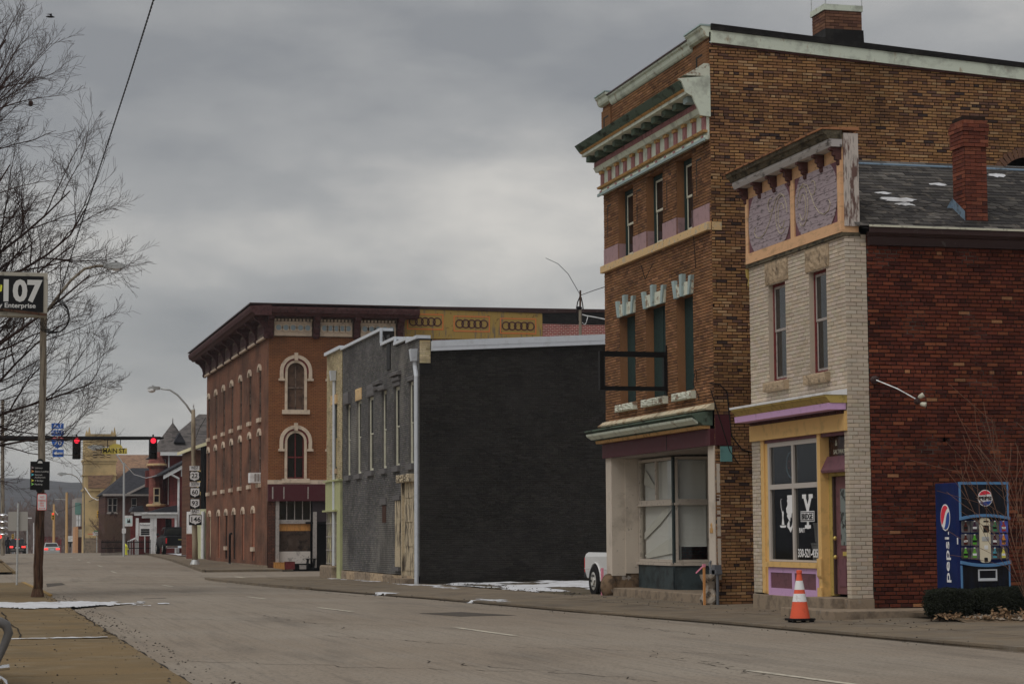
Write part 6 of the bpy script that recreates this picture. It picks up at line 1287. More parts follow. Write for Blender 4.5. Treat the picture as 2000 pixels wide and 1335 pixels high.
wb = thing('white_trailer', 'white box trailer parked beside the far wooden pole', 'trailer', (f3(139).x, 290, -3)); f4 = lambda px, py=1050: PY(px, py, 290.)
MB().box(f4(132).x, f4(147).x, 290, 294, f4(139, 1057).z, f4(139, 1046).z).build('box', mt_trim, wb); MB().lathe([(0, 0), (.4, 0), (.4, .2), (0, .2)], (f4(136).x, 290.2, f4(139, 1062).z), 12, (1, 0, 0)).build('wheel', mt_black, wb); MB().box(f4(132).x, f4(147).x, 290.05, 290.3, f4(139, 1060).z, f4(139, 1057.2).z).build('chassis', mt_black, wb)
# --- low brick wall, fences, hydrant by the driveway
lw = thing('brick_wall', 'low red brick wall standing beside the route sign pole', 'wall', (PY(370, 1080, 128).x, 128, -1.38)); f5 = lambda px, py=1060: PY(px, py, 128.)
MB().box(f5(365).x, f5(377).x, 128, 128.35, -1.5, f5(370, 1042.5).z).build('brickwork', M('garden_red_brick', C(110, 58, 46), r=.9, brick=(0, C(90, 46, 40), C(80, 62, 56), .21, .068)), lw); MB().box(f5(364.6).x, f5(377.4).x, 127.97, 128.38, f5(370, 1042.4).z, f5(370, 1041).z).build('cap', mt_lint, lw)
Yf = 152.; f6 = lambda px, py=1060: PY(px, py, Yf)
for nm, a, b, lb in (('iron_fence', 198, 239, 'black iron fence before the dark house shrubs'), ('iron_fence', 246, 294, 'black iron fence in front of the white porch')):
    fe = thing(nm, lb, 'fence', (f6(a).x, Yf, -1.29)); n = int((b-a)/2.2)
    for k in range(n+1): x = f6(a).x+(f6(b).x-f6(a).x)*k/n; MB().box(x-.018, x+.018, Yf, Yf+.03, -1.3, f6(a, 1055).z+.06*(k % 2)).build('picket', mt_black, fe)
    for py in (1058, 1070): MB().box(f6(a).x, f6(b).x, Yf-.02, Yf-.002, f6(a, py).z-.03, f6(a, py).z+.03).build('rail', mt_black, fe)
hy = thing('fire_hydrant', 'yellow fire hydrant beside the far lamp post', 'hydrant', (f6(245.5).x, 150, -1.24)); hx = PY(245.5, 1070, 150.).x
MB().lathe([(.16, 0), (.16, .06), (.11, .08), (.11, .5), (.14, .52), (.14, .58), (.1, .66), (.03, .74), (.03, .78)], (hx, 150, -1.26), 12).build('body', mt_ypaint if False else M('yellow_hydrant_paint', C(200, 168, 40), r=.5), hy)
for s_ in (-1, 1): MB().lathe([(.06, 0), (.06, .08), (.03, .1)], (hx+s_*.1, 150, -.86), 8, (s_, 0, 0)).build('outlet', MATS['yellow_hydrant_paint'], hy)
# ================================================================== poles, lamps, signals, signs
mt_pole = M('weathered_utility_pole', C(104, 96, 84), [((.06, .04, .03, 1, .8), 4, .47, .6, (3, 3, .3)), ((.26, .24, .2, 1, .6), 9, .52, .68, (3, 3, .2))], r=.9, bump=.6, bs=20, bstretch=(3, 3, .2))
mt_polelow = M('stained_brown_pole', C(62, 44, 34), [((.02, .015, .012, 1, .8), 4, .45, .6, (3, 3, .35)), ((.16, .13, .08, 1, .7), 7, .56, .66, (3, 3, .3))], r=.9, bump=.7, bs=20, bstretch=(3, 3, .25))
mt_lamp = M('lamp_grey_metal', C(132, 134, 134), r=.45, metal=.3)
mt_lens = M('lamp_lens', C(180, 184, 186), r=.3)
mt_signw = M('sign_white', C(196, 194, 188), [((.4, .39, .37, 1, .4), 4, .5, .7)], r=.5)
mt_signk = M('sign_black', C(20, 20, 21), r=.5)
mt_signb = M('sign_blue', C(38, 76, 142), r=.5)
mt_signr = M('sign_red', C(168, 44, 50), r=.5)
def pole(root, x, y, z0, z1, r0_, r1_, mat, name='pole', dx=0, n=12):
    k = 7; pts = [(x+dx*i/k+.012*math.sin(i*2.1), y, z0+(z1-z0)*i/k) for i in range(k+1)]; return MB().tube(pts, [r0_+(r1_-r0_)*i/k for i in range(k+1)], n).build(name, mat, root, smooth=True)
YPL = 54.1
up_ = thing('utility_pole', 'wooden utility pole with dark brown base and curved lamp arm behind the black sign', 'utility pole', (1.93, YPL, -1.45))
pole(up_, 1.91, YPL, -1.47, 1.1, .118, .108, mt_polelow, 'lower_pole', .05); pole(up_, 1.955, YPL, 1.1, 6.35, .09, .08, mt_pole, 'upper_pole', .02)
MB().lathe([(.17, 0), (.16, .04), (.135, .14), (.12, .2)], (1.91, YPL, -1.47), 14).build('base_collar', mt_polelow, up_)
arm = [(2.02, YPL-.05, 5.6), (2.3, YPL-.05, 6.0), (2.62, YPL-.05, 6.42), (2.95, YPL-.05, 6.72), (3.25, YPL-.05, 6.8), (3.5, YPL-.05, 6.81)]
def lamp_head(root, p, d, s_=1.):
    d = V(d).normalized(); sd = V((0, 0, 1)).cross(d); lp = []
    for t, w_, h0, h1 in ((0, .05, -.05, .05), (.1, .09, -.06, .07), (.3, .13, -.07, .08), (.45, .12, -.05, .06), (.52, .04, -.02, .02)):
        c = V(p)+d*(t*s_); lp.append([c+sd*(w_*s_)*a+V((0, 0, (h0 if b < 0 else h1)*s_)) for a, b in ((-1, -1), (1, -1), (1, .5), (.6, 1), (-.6, 1), (-1, .5))])
    o = MB().loft(lp).build('lamp_head', mt_lamp, root, smooth=False); c = V(p)+d*(.3*s_)
    MB().sphere(c+V((0, 0, -.075*s_)), .1*s_, 10, 6, (1, 1, .4)).build('lens', mt_lens, o); MB().lathe([(.025, 0), (.025, .05)], c+V((0, 0, .08*s_)), 8).build('photocell', mt_signk, o)
MB().tube(arm, .035, 8).build('lamp_arm', mt_pole, up_, smooth=True); lamp_head(up_, (3.42, YPL-.05, 6.81), (1, 0, 0), 1.05)
cc = PY(110, 622, YPL-.25)
coil = thing('cable_coil', 'coil of black spare cable hanging beside the lamp arm', 'cable', tuple(cc))
for k in range(7):
    r_ = .33+.022*k; MB().tube([(cc.x-.02*k+r_*math.cos(t*.35+k)*(.95+.03*math.sin(k)), cc.y-.02*k, cc.z+.012*k+r_*math.sin(t*.35+k)) for t in range(17+k % 2)], .0075, 5).build('turn', mt_wire, coil)
# big black sign with grey frame
YSG = 52.; f = lambda px, py=575: PY(px, py, YSG)
sg = thing('pole_sign', 'black box sign with silver frame reading 107 Family Enterprise cut by the left edge', 'sign', (.9, YSG, 5.3))
a, b, z0, z1 = f(0).x-1.0, f(93).x, f(93, 618).z, f(93, 533).z
MB().box(a, b-.0, YSG, YSG+.35, z0, z1).build('cabinet', M('sign_frame_grey', C(126, 122, 112), [((.06, .05, .04, 1, .6), 5, .55, .7)], r=.6), sg)
MB().box(a, b-.1, YSG-.02, YSG-.002, z0+.1, z1-.09).build('face', mt_signk, sg)
mt_num = M('sign_pale_grey', C(150, 150, 148), r=.5); mt_num2 = M('sign_mid_grey', C(134, 136, 142), r=.5)
nb = text('107', (f(-2).x, YSG-.024, f(0, 586).z), RY, f(0, 547).z-f(0, 586).z, mt_num, sg, bold=.06, width=f(74).x-f(-2).x)
text('Family Enterprise', (f(70).x, YSG-.024, f(0, 600).z), RY, .11, mt_num, sg, bold=.03, width=f(70).x-f(-32).x, align='RIGHT')
MB().prism([(0, 0), (.05, .02), (.06, .16), (.02, .18)], (f(-1).x, YSG-.026, f(0, 570).z), (1, 0, 0), (0, 0, 1), (0, .003, 0)).build('yellow_swoosh', M('sign_yellow', C(206, 176, 40), r=.5), sg)
MB().beam((f(0).x-1.2, YSG-.05, f(0, 596).z+.02), (f(92).x, YSG-.05, f(92, 615).z), .05, .06).build('stay_bar', mt_polelow, sg); MB().box(f(70).x, f(82).x, YSG+.36, YSG+1.9, z0+.2, z0+.4).build('mount_arm', mt_galv, sg)
# wayfinding board
YW_ = YPL-.22; f = lambda px, py=930: PY(px, py, YW_)
wf_ = thing('wayfinding_sign', 'dark directional board listing Library and Parking strapped to utility pole', 'sign', (1.95, YW_, 1.5))
MB().box(f(59).x, f(97).x, YW_, YW_+.03, f(59, 956).z, f(59, 900.5).z).build('board', mt_signk, wf_)
MB().lathe([(0, 0), (.085, 0), (.085, .03), (0, .03)], (f(78).x, YW_+.04, f(78, 902).z), 18, (0, -1, 0)).build('top_emblem', mt_signk, wf_); MB().prism([(-.06, 0), (.06, 0), (.045, .045), (0, .06), (-.045, .045)], (f(78).x, YW_+.008, f(78, 904).z), (1, 0, 0), (0, 0, 1), (0, -.014, 0)).build('emblem', mt_num, wf_)
MB().lathe([(0, 0), (.08, 0), (.08, .03), (0, .03)], (f(77).x, YW_+.04, f(77, 955.5).z), 18, (0, -1, 0)).build('bottom_emblem', mt_signk, wf_)
for z, s_, col in ((914.5, 'Library', (120, 108, 110)), (921.5, 'Zanes Landing', (200, 110, 60)), (928, 'Secrest', (70, 150, 190)), (933, 'Auditorium', None), (939.5, 'Y Bridge', (196, 166, 60)), (946.5, 'Parking', (110, 170, 80))):
    text(s_, (f(68).x, YW_-.004, f(68, z).z), RY, .038, mt_num, wf_, width=f(68+len(s_)*2.05).x-f(68).x)
    if col:
        c = f(63.5, z-1.8); MB().prism([(-.035, .035), (.04, 0), (-.035, -.035), (-.012, 0)], (c.x, YW_-.001, c.z), (1, 0, 0), (0, 0, 1), (0, -.004, 0)).build('arrow', M('arrow_'+s_[:3].lower(), C(*col), r=.5), wf_)
# no parking
f = lambda px, py=980: PY(px, py, YPL-.2)
npk = thing('parking_sign', 'small white no parking sign under the wayfinding board', 'sign', (2, YPL-.2, .9))
def rrect(w_, h_, r_, n=4):
    pts = []
    for cx_, cy_, a0 in ((w_-r_, h_-r_, 0), (r_, h_-r_, 90), (r_, r_, 180), (w_-r_, r_, 270)):
        pts += [(cx_+r_*math.cos(math.radians(a0+90*k/n)), cy_+r_*math.sin(math.radians(a0+90*k/n))) for k in range(n+1)]
    return pts
def plate(root, f_, x0, y0, x1, y1, Y, mat, r_=.03, nm='plate', th=.006, inset=0, out=0):
    a, b = f_(x0, y1), f_(x1, y0); w_, h_ = b.x-a.x-2*inset, b.z-a.z-2*inset
    return MB().prism(rrect(w_, h_, min(r_, w_/3, h_/3)), (a.x+inset, Y-out, a.z+inset), (1, 0, 0), (0, 0, 1), (0, th, 0)).build(nm, mat, root)
Yn = YPL-.2
plate(npk, f, 72.5, 963.5, 91.5, 996, Yn, mt_signr, .03, 'border'); plate(npk, f, 72.5, 963.5, 91.5, 996, Yn, mt_signw, .03, 'face', .005, .012, .006)
for s_, y in (('NO', 972), ('PARKING', 978.5), ('ANY', 984), ('TIME', 989)): text(s_, (f(82).x, Yn-.009, f(82, y).z), RY, .046, mt_signr, npk, align='CENTER', width=.17 if len(s_) > 4 else .1)
c = f(82, 992.3); MB().prism([(-.08, 0), (-.055, .018), (-.055, .006), (.055, .006), (.055, .018), (.08, 0), (.055, -.018), (.055, -.006), (-.055, -.006), (-.055, -.018)], (c.x, Yn-.007, c.z), (1, 0, 0), (0, 0, 1), (0, -.003, 0)).build('arrow', mt_signr, npk)
# thin post with blank back of a sign
Yt = 73.5; f = lambda px, py=1050: PY(px, py, Yt)
tp = thing('sign_post', 'thin grey steel post with blank grey back of a sign', 'sign post', (f(33.5, 1133).x, Yt, -1.57))
MB().tube([(f(33, 1134).x, Yt, g(Yt)-.02), (f(35.5, 982).x, Yt, f(35.5, 982).z)], .035, 8).build('post', mt_galv, tp)
plate(tp, f, 15.5, 998.5, 54.5, 1036, Yt+.04, M('sign_back_grey', C(126, 124, 120), r=.6), .04, 'sign_panel', .006)
# overhead signal mast on the far side of the crossing
YM = 98.; f = lambda px, py=856: PY(px, py, YM)
ma = thing('signal_mast', 'long black mast arm carrying the signals across the street', 'mast arm', (f(-40).x, YM, -1.5))
xm = f(-40).x
MB().tube([(xm, YM, -1.55), (xm, YM, f(0, 856).z+.5)], [.18, .13], 12).build('pole', mt_signk, ma); MB().tube([(xm, YM, f(0, 856).z), (f(312, 855).x, YM, f(312, 855).z), (f(320).x, YM, f(312, 855).z)], [.13, .075, .03], 10).build('arm', mt_signk, ma)
mt_red_on = M('lit_red_lens', (.9, .02, .03, 1), r=.3, emit=((1, .03, .06, 1), 1.3)); mt_lensoff = M('unlit_lens', C(30, 30, 28), r=.25)
def signal(root, c, h, col, Yd_, lit=True):
    w_ = h*.36; MB().box(c.x-w_/2, c.x+w_/2, Yd_, Yd_+w_*.7, c.z-h/2, c.z+h/2).build('housing', col, root, bev=w_*.08)
    for k in range(3):
        z = c.z+h*(.33-.33*k); r_ = w_*.34
        MB().lathe([(0, 0), (r_, 0), (r_*.9, .02*h), (0, .035*h)], (c.x, Yd_-.001, z), 14, (0, -1, 0)).build('lens', mt_red_on if (k == 0 and lit) else mt_lensoff, root, smooth=False)
        vis_ = []
        for t in range(9):
            a = math.pi*t/8; vis_.append((c.x+math.cos(a)*r_*1.15, z+math.sin(a)*r_*1.15))
        mb = MB()
        for t in range(8):
            (xa, za), (xb, zb2) = vis_[t], vis_[t+1]; mb.quad((xa, Yd_, za), (xb, Yd_, zb2), (xb, Yd_-w_*.7, zb2), (xa, Yd_-w_*.7, za))
        mb.build('visor', col, root, recalc=False)
for px, lb in ((149, 'left black traffic signal showing red on the mast arm'), (298, 'right black traffic signal showing red near the mast end')):
    c = f(px, 875); s_ = thing('traffic_signal', lb, 'traffic light', (c.x, YM-.3, c.z), 'signals on the mast arm'); signal(s_, c, f(px, 854).z-f(px, 897).z, mt_signk, YM-.35); MB().box(c.x-.03, c.x+.03, YM-.3, YM-.1, c.z+.5, c.z+.62).build('clamp', mt_signk, s_)
ms = thing('street_sign', 'yellow Main St name sign with arched top hanging from mast arm', 'sign', (f(222).x, YM-.2, f(222, 878).z)); mt_ys = M('sign_olive_yellow', C(146, 132, 56), [((.2, .17, .06, 1, .5), 3, .5, .7)], r=.5)
plate(ms, f, 199.5, 875, 247.5, 886, YM-.2, mt_ys, .02, 'board', .02); MB().prism([(f(212).x+(f(239).x-f(212).x)*(.5-.5*math.cos(math.pi*k/10)), f(220, 875).z+.01+math.sin(math.pi*k/10)*.19) for k in range(11)], (0, YM-.2, 0), (1, 0, 0), (0, 0, 1), (0, .02, 0)).build('arched_top', mt_ys, ms)
text('MAIN ST.', (f(223.5).x, YM-.204, f(223, 884.3).z), RY, .2, mt_signk, ms, bold=.02, width=f(246).x-f(201).x, align='CENTER')
for px in (210, 235): MB().tube([(f(px).x, YM-.19, f(px, 875).z), (f(px).x, YM-.1, f(px, 858).z)], .02, 6).build('hanger', mt_signk, ms)
is_ = thing('interstate_sign', 'stacked blue Alt East 70 interstate signs with left arrow on mast arm', 'sign', (f(112).x, YM-.2, f(112, 860).z))
Yq = YM-.22
for t_, y0, y1 in (('ALT', 826.5, 837), ('EAST', 840, 850.5)):
    plate(is_, f, 100, y0, 124, y1, Yq, mt_signb, .03, 'panel', .01); text(t_, (f(112).x, Yq-.004, f(112, y1-2.6).z), RY, .15, mt_signw, is_, align='CENTER')
zc_, hh = f(112, 864).z, (f(112, 853).z-f(112, 876).z)/2
sh = [(-.24, .92), (-.9, .75), (-1, .3), (-.95, -.1), (-.7, -.6), (0, -1), (.7, -.6), (.95, -.1), (1, .3), (.9, .75), (.24, .92), (0, .85)]
MB().prism([(a*hh*1.03, b*hh) for a, b in sh], (f(112.5).x, Yq, zc_), (1, 0, 0), (0, 0, 1), (0, .01, 0)).build('shield', mt_signb, is_); MB().prism([(-.9*hh, .75*hh), (-.24*hh, .92*hh), (0, .85*hh), (.24*hh, .92*hh), (.9*hh, .75*hh), (.98*hh, .45*hh), (-.98*hh, .45*hh)], (f(112.5).x, Yq-.004, zc_), (1, 0, 0), (0, 0, 1), (0, .003, 0)).build('red_crown', mt_signr, is_)
text('INTERSTATE', (f(112.5).x, Yq-.007, zc_+.58*hh), RY, .05, mt_signw, is_, align='CENTER', width=.4); text('70', (f(112.5).x, Yq-.004, zc_-.42*hh), RY, hh*.78, mt_signw, is_, bold=.02, align='CENTER', width=hh*1.25)
plate(is_, f, 102, 878, 124, 892, Yq, mt_signb, .03, 'panel', .01); c = f(113, 885); MB().prism([(-.2, 0), (-.06, .1), (-.06, .04), (.2, .04), (.2, -.04), (-.06, -.04), (-.06, -.1)], (c.x, Yq-.001, c.z), (1, 0, 0), (0, 0, 1), (0, -.004, 0)).build('arrow', mt_signw, is_)
MB().box(f(112).x-.03, f(112).x+.03, Yq+.012, Yq+.03, f(112, 893).z, f(112, 826).z).build('strap', mt_galv, is_)
# lamp pole with route signs
YR_ = 109.4; f = lambda px, py=1000: PY(px, py, YR_)
lp_ = thing('lamp_post', 'brown grey lamp post with long curved arm rising behind the route signs', 'lamp post', (f(381, 1102).x, YR_, -1.48))
pole(lp_, f(381, 1102).x, YR_, -1.5, f(378, 800).z, .15, .1, M('painted_lamp_pole', C(112, 102, 86), [((.06, .05, .035, 1, .6), 3, .5, .66, (2, 2, .3))], r=.8), 'pole', f(377, 805).x-f(381, 1102).x); MB().lathe([(.3, 0), (.26, .08), (.16, .3)], (f(381, 1102).x, YR_, -1.5), 12).build('base', mt_lamp, lp_)
MB().lathe([(.06, 0), (.09, .1), (.03, .25), (.05, .3), (.0, .42)], (f(377).x-.02, YR_, f(377, 804).z), 10).build('finial', mt_lamp, lp_)
MB().tube([(f(377).x, YR_, f(377, 812).z), (f(362).x, YR_, f(362, 790).z), (f(345).x, YR_, f(345, 771).z), (f(330).x, YR_, f(330, 761).z), (f(312).x, YR_, f(312, 758.5).z)], .05, 8).build('lamp_arm', mt_lamp, lp_, smooth=True); lamp_head(lp_, f(313, 758), (-1, 0, 0), 1.25)
MB().sphere(f(296, 762), .2, 10, 6, (1, 1, .6)).build('lens_bowl', mt_lens, lp_)
rs = thing('route_signs', 'column of black and white route markers 22 60 93 146 on lamp post', 'sign', (f(380).x, YR_-.25, 2)); Yq = YR_-.25
def band(t_, x0, x1, y0, y1): plate(rs, f, x0, y0, x1, y1, Yq, mt_signw, .03, 'panel', .01); text(t_, (f((x0+x1)/2).x, Yq-.004, f(x0, y1-2.3).z), RY, .16, mt_signk, rs, align='CENTER', width=(f(x1).x-f(x0).x)*.72, bold=.02)
def route(t_, x0, x1, y0, y1, us=False):
    plate(rs, f, x0, y0, x1, y1, Yq, mt_signk, .04, 'backing', .01); cx_, cz_ = f((x0+x1)/2, (y0+y1)/2).x, f(x0, (y0+y1)/2).z; w_, h_ = (f(x1).x-f(x0).x)/2, (f(x0, y0).z-f(x0, y1).z)/2
    s_ = [(-.55, .9), (0, .75), (.55, .9), (.88, .62), (.8, .3), (.92, -.2), (.75, -.6), (.3, -.72), (0, -.92), (-.3, -.72), (-.75, -.6), (-.92, -.2), (-.8, .3), (-.88, .62)] if us else [(-.85, .85), (.85, .85), (.9, .2), (.88, -.35), (.5, -.6), (.18, -.68), (0, -.9), (-.18, -.68), (-.5, -.6), (-.88, -.35), (-.9, .2)]
    MB().prism([(a*w_, b*h_) for a, b in s_], (cx_, Yq-.005, cz_), (1, 0, 0), (0, 0, 1), (0, .003, 0)).build('shield', mt_signw, rs); text(t_, (cx_, Yq-.009, cz_-.33*h_), RY, h_*.85, mt_signk, rs, bold=.025, align='CENTER', width=w_*(1.2 if len(t_) < 3 else 1.45))
band('WEST', 369, 388.5, 909.5, 918.5); route('22', 369, 389, 919.5, 939.5, True); band('SOUTH', 369.5, 389.5, 941, 950); route('60', 370, 389.5, 951.5, 971.5); band('EAST', 371, 390, 994.5, 1003); route('93', 370, 389.5, 973, 993); route('146', 368, 393, 1004, 1025)
# far lamp posts and poles
def farlamp(Y, px, ybase, ytop, arm_px, lb, mat=mt_lamp, r_=.09, extra=None):
    f = lambda a, b: PY(a, b, Y); b0 = f(px, ybase); t = thing('lamp_post', lb, 'lamp post', tuple(b0), 'lamp posts further up the street')
    MB().tube([(b0.x, Y, b0.z-.3), (f(px, ytop).x, Y, f(px, ytop).z)], [r_, r_*.7], 8).build('pole', mat, t)
    MB().tube([tuple(f(a, b)) for a, b in arm_px], .05, 6).build('lamp_arm', mat, t); q = f(*arm_px[-1]); lamp_head(t, q, (-1, 0, 0), 1.9); return t
l2 = farlamp(146., 242, 1078, 903, [(242, 908), (232, 893), (222, 880), (212, 873.5), (200, 873)], 'tall grey lamp post in front of the dark house')
f = lambda px, py: PY(px, py, 145.8); plate(l2, f, 243, 1006, 259, 1027, 145.8, mt_signw, .05, 'poster', .02); plate(l2, f, 244.5, 1011, 257.5, 1022, 145.8, M('poster_pale_blue', C(150, 172, 190), r=.5), .05, 'poster_print', .004, 0, .01); MB().prism([(-.1, 0), (-.05, .3), (0, .1), (.08, .3), (.12, 0)], (f(251, 1020).x, 145.78, f(251, 1020).z), (1, 0, 0), (0, 0, 1), (0, .004, 0)).build('poster_figure', mt_signk, l2); plate(l2, f, 238, 1031, 246, 1041, 145.8, mt_signw, .05, 'small_plate', .02)
farlamp(236., 164.5, 1079, 952, [(164.5, 955), (157, 940), (150, 931), (140, 926), (130, 925)], 'wooden lamp post beside the church tower', mt_pole)
def farpole(Y, px, ybase, ytop, lb, mat=mt_pole, r_=.14):
    f = lambda a, b: PY(a, b, Y); t = thing('wooden_pole', lb, 'utility pole', (f(px, ybase).x, Y, f(px, ybase).z), 'bare wooden poles at the crest')
    MB().tube([tuple(f(px, ybase+6)), tuple(f(px+.3, ytop))], [r_, r_*.75], 8).build('pole', mat, t); return t, f
mt_lpole = M('pale_wooden_pole', C(150, 124, 88), r=.9)
t, f = farpole(252., 130, 1078, 961, 'pale wooden pole right of the white sedan', mt_lpole, .17); MB().tube([tuple(f(130, 975)), tuple(f(107, 974))], .04, 5).build('span_arm', mt_galv, t)
t, f = farpole(262., 105, 1056, 984, 'pale wooden signal pole above the white sedan', mt_lpole, .16); MB().tube([tuple(f(105, 986)), tuple(f(107, 997)), tuple(f(113, 1005))], .05, 5).build('guy', mt_signw, t)
c = PY(103.4, 1007.5, 261.); s_ = thing('traffic_signal', 'far yellow traffic signal showing red above the white sedan', 'traffic light', tuple(c), 'far yellow signals'); mt_sigy = M('signal_yellow', C(190, 134, 30), r=.5); signal(s_, c, .85, mt_sigy, 260.8)
for px, py, lb in ((192, 1004, 'yellow pedestrian signal against the church wall'), (25, 1048, 'tiny yellow signal above the dark suv')):
    c = PY(px, py, 225. if px > 100 else 300.); s_ = thing('traffic_signal', lb, 'traffic light', tuple(c), 'far yellow signals'); signal(s_, c, .75, mt_sigy, c.y-.1, False)
    t_ = MB(); t_.tube([(c.x+.25, c.y+.2, c.z-5), (c.x+.25, c.y+.2, c.z+.6)], .06, 6); t_.build('post', mt_lamp, s_)
t, f = farpole(250., 199, 1078, 980, 'grey pole at the church porch', mt_graysash, .22)
t, f = farpole(300., 53, 1075, 1008, 'thin pale pole right of the dark suv', mt_lamp, .1); MB().box(f(54, 1010).x, f(62, 1010).x, 299.9, 300.1, f(54, 1012).z, f(54, 1010).z).build('lamp', mt_lens, t)
t, f = farpole(160., 5, 1085, 780, 'tall wooden pole at the far left edge', mt_pole, .15)
t, f = farpole(300., 65.5, 1075, 1020, 'slender white pole beside the utility pole', mt_trim, .07)
# notice signs near the church and porch
for Y, x0, y0, x1, y1, lb, tx in ((225., 181, 1038, 197, 1045, 'small white notice board before the church', 'CHURCH'), (150., 273, 1030, 293, 1045, 'white sign of professional offices before the porch', 'OFFICES')):
    f = lambda a, b, Y=Y: PY(a, b, Y); t = thing('notice_sign', lb, 'sign', tuple(f((x0+x1)/2, 1070)))
    if Y < 200:
        plate(t, f, 272, 1020, 294, 1046, Y, mt_signw, .05, 'board', .03)
        for k in range(3): plate(t, f, 275, 1032+4.2*k, 292, 1035.5+4.2*k, Y, mt_signk, .02, 'name_strip', .005, 0, .01)
        text('The Professional', (f(283, 1026).x, Y-.01, f(283, 1026).z), RY, .1, mt_signk, t, align='CENTER', width=.7)
    else: plate(t, f, x0, y0, x1, y1, Y, mt_signw, .05, 'board', .03); plate(t, f, 184, 1035, 196, 1037.6, Y, M('sign_green', C(50, 110, 80), r=.5), .02, 'street_plate', .03); MB().box(f(184, 0).x, f(195, 0).x, Y-.02, Y-.005, f(184, 1042.6).z, f(184, 1041.6).z).build('red_bar', mt_signr, t)
    MB().tube([tuple(f((x0+x1)/2, y1)), tuple(f((x0+x1)/2, 1078))], .05, 6).build('post', mt_galv, t)
# roof pole with wires behind the dark building
Yr = 72.; f = lambda px, py: PY(px, py, Yr)
rp = thing('roof_mast', 'thin wooden service mast with wire coil on the dark building roof', 'mast', tuple(f(1133, 664)))
MB().tube([tuple(f(1133.5, 668)), tuple(f(1133, 605))], .055, 8).build('post', mt_pole, rp); MB().tube([tuple(f(1133, 606)), tuple(f(1133.5, 567))], .035, 6).build('top_rod', mt_polelow, rp); MB().sphere(f(1131, 601), .1, 10, 6, (1.2, 1, .6)).build('weatherhead', mt_signk, rp); MB().box(f(1130.5, 0).x+.0, f(1135.5, 0).x, Yr-.05, Yr+.05, f(1133, 663.5).z, f(1133, 655).z).build('foot', mt_signk, rp)
for pts, m in (([(1128, 602), (1125, 615), (1130, 628), (1138, 632), (1146, 628), (1149, 617)], mt_wire), ([(1133, 578), (1128, 590), (1126, 602)], mt_wire), ([(1135, 580), (1138, 595), (1139, 605)], mt_wire), ([(1137, 614), (1145, 616.5), (1160, 619), (1188, 624.5)], mt_signw), ([(1137, 630), (1142, 634), (1146, 627), (1149, 616)], mt_signw)):
    MB().tube([tuple(f(*p)) for p in pts], .022, 5).build('wire', m, rp)
def wire(pts, Ys, r_, lb, nm='overhead_wire', mat=mt_wire, twist=False):
    P3 = [PY(x, y, Y) for (x, y), Y in zip(pts, Ys)]; o = MB()
    fine = []
    for i in range(len(P3)-1):
        for k in range(12): fine.append(P3[i].lerp(P3[i+1], k/12))
    fine.append(P3[-1])
    if twist:
        for ph in (0, math.pi):
            o.tube([p+V((math.cos(i*1.1+ph), 0, math.sin(i*1.1+ph)))*r_*.8 for i, p in enumerate(sum([[a.lerp(b, q/6) for q in range(6)] for a, b in zip(fine, fine[1:])], []))], r_*.7, 5)
    else: o.tube(fine, r_, 5)
    ob = o.build(nm, mat); tag(ob, lb, 'wire'); return ob
wire([(302, -6), (253, 150), (204, 300), (160, 432), (121, 560)], [30, 36, 43, 49, 54], .011, 'thick twisted black cable dropping from the top into the bare tree', twist=True)
wire([(1133, 575), (1110, 535), (1090, 515), (1066, 504)], [72, 76, 82, 90], .012, 'thin grey wire curving up left from the roof mast')
wire([(1135, 576), (1160, 567), (1188, 558)], [72, 64, 56], .012, 'thin grey wire from roof mast to the tall building')
wire([(376, 872), (390, 835), (402, 815)], [140, 140, 140], .02, 'thin wire rising behind the lamp post'); wire([(242, 904), (262, 926), (285, 933), (306, 928)], [146, 150, 155, 160], .03, 'pale drooping cable from the far lamp post to the oriel', mat=mt_signw); wire([(166, 952), (178, 970), (190, 976), (205, 972)], [236, 230, 225, 215], .04, 'pale drooping cable beside the church wall', mat=mt_signw)
wire([(60, 985), (110, 1000), (170, 980), (210, 965)], [280, 270, 250, 215], .03, 'dark sagging cable across the far street')
# ================================================================== vending machine, cone, planting
vx0, vx1, vy0, vy1, vz0, vz1 = 15.43, 16.29, 31.0, 31.86, -1.3, .78
vm = thing('vending_machine', 'blue soft drink vending machine with lit style product buttons standing against the red brick wall', 'vending machine', (15.86, 31.4, vz0))
vm['label'] = 'blue soft drink vending machine standing behind the hedge against the red brick wall'
mt_vb = M('vending_blue', C(11, 25, 64), [((.006, .016, .055, 1, .6), 1.6, .48, .66)], r=.45); mt_vd = M('vending_dark_blue', C(12, 22, 60), r=.45); mt_vl = M('vending_light_blue', C(62, 96, 130), r=.4); mt_vk = M('vending_black_panel', C(9, 9, 14), [((.008, .012, .03, 1, .7), 3, .5, .66, (6, 1, .5))], r=.25, spec=.2)
MB().box(vx0, vx1, vy0+.14, vy1, vz0, vz1).build('cabinet', mt_vb, vm, bev=.01); dvo = MB().box(vx0-.005, vx1+.005, vy0+.02, vy0+.137, vz0+.06, vz1+.005).build('door', mt_vd, vm, bev=.012)
W_ = vx1-vx0; zz = lambda py: PY(1920, py, vy0).z; xx = lambda px: PY(px, 1050, vy0).x
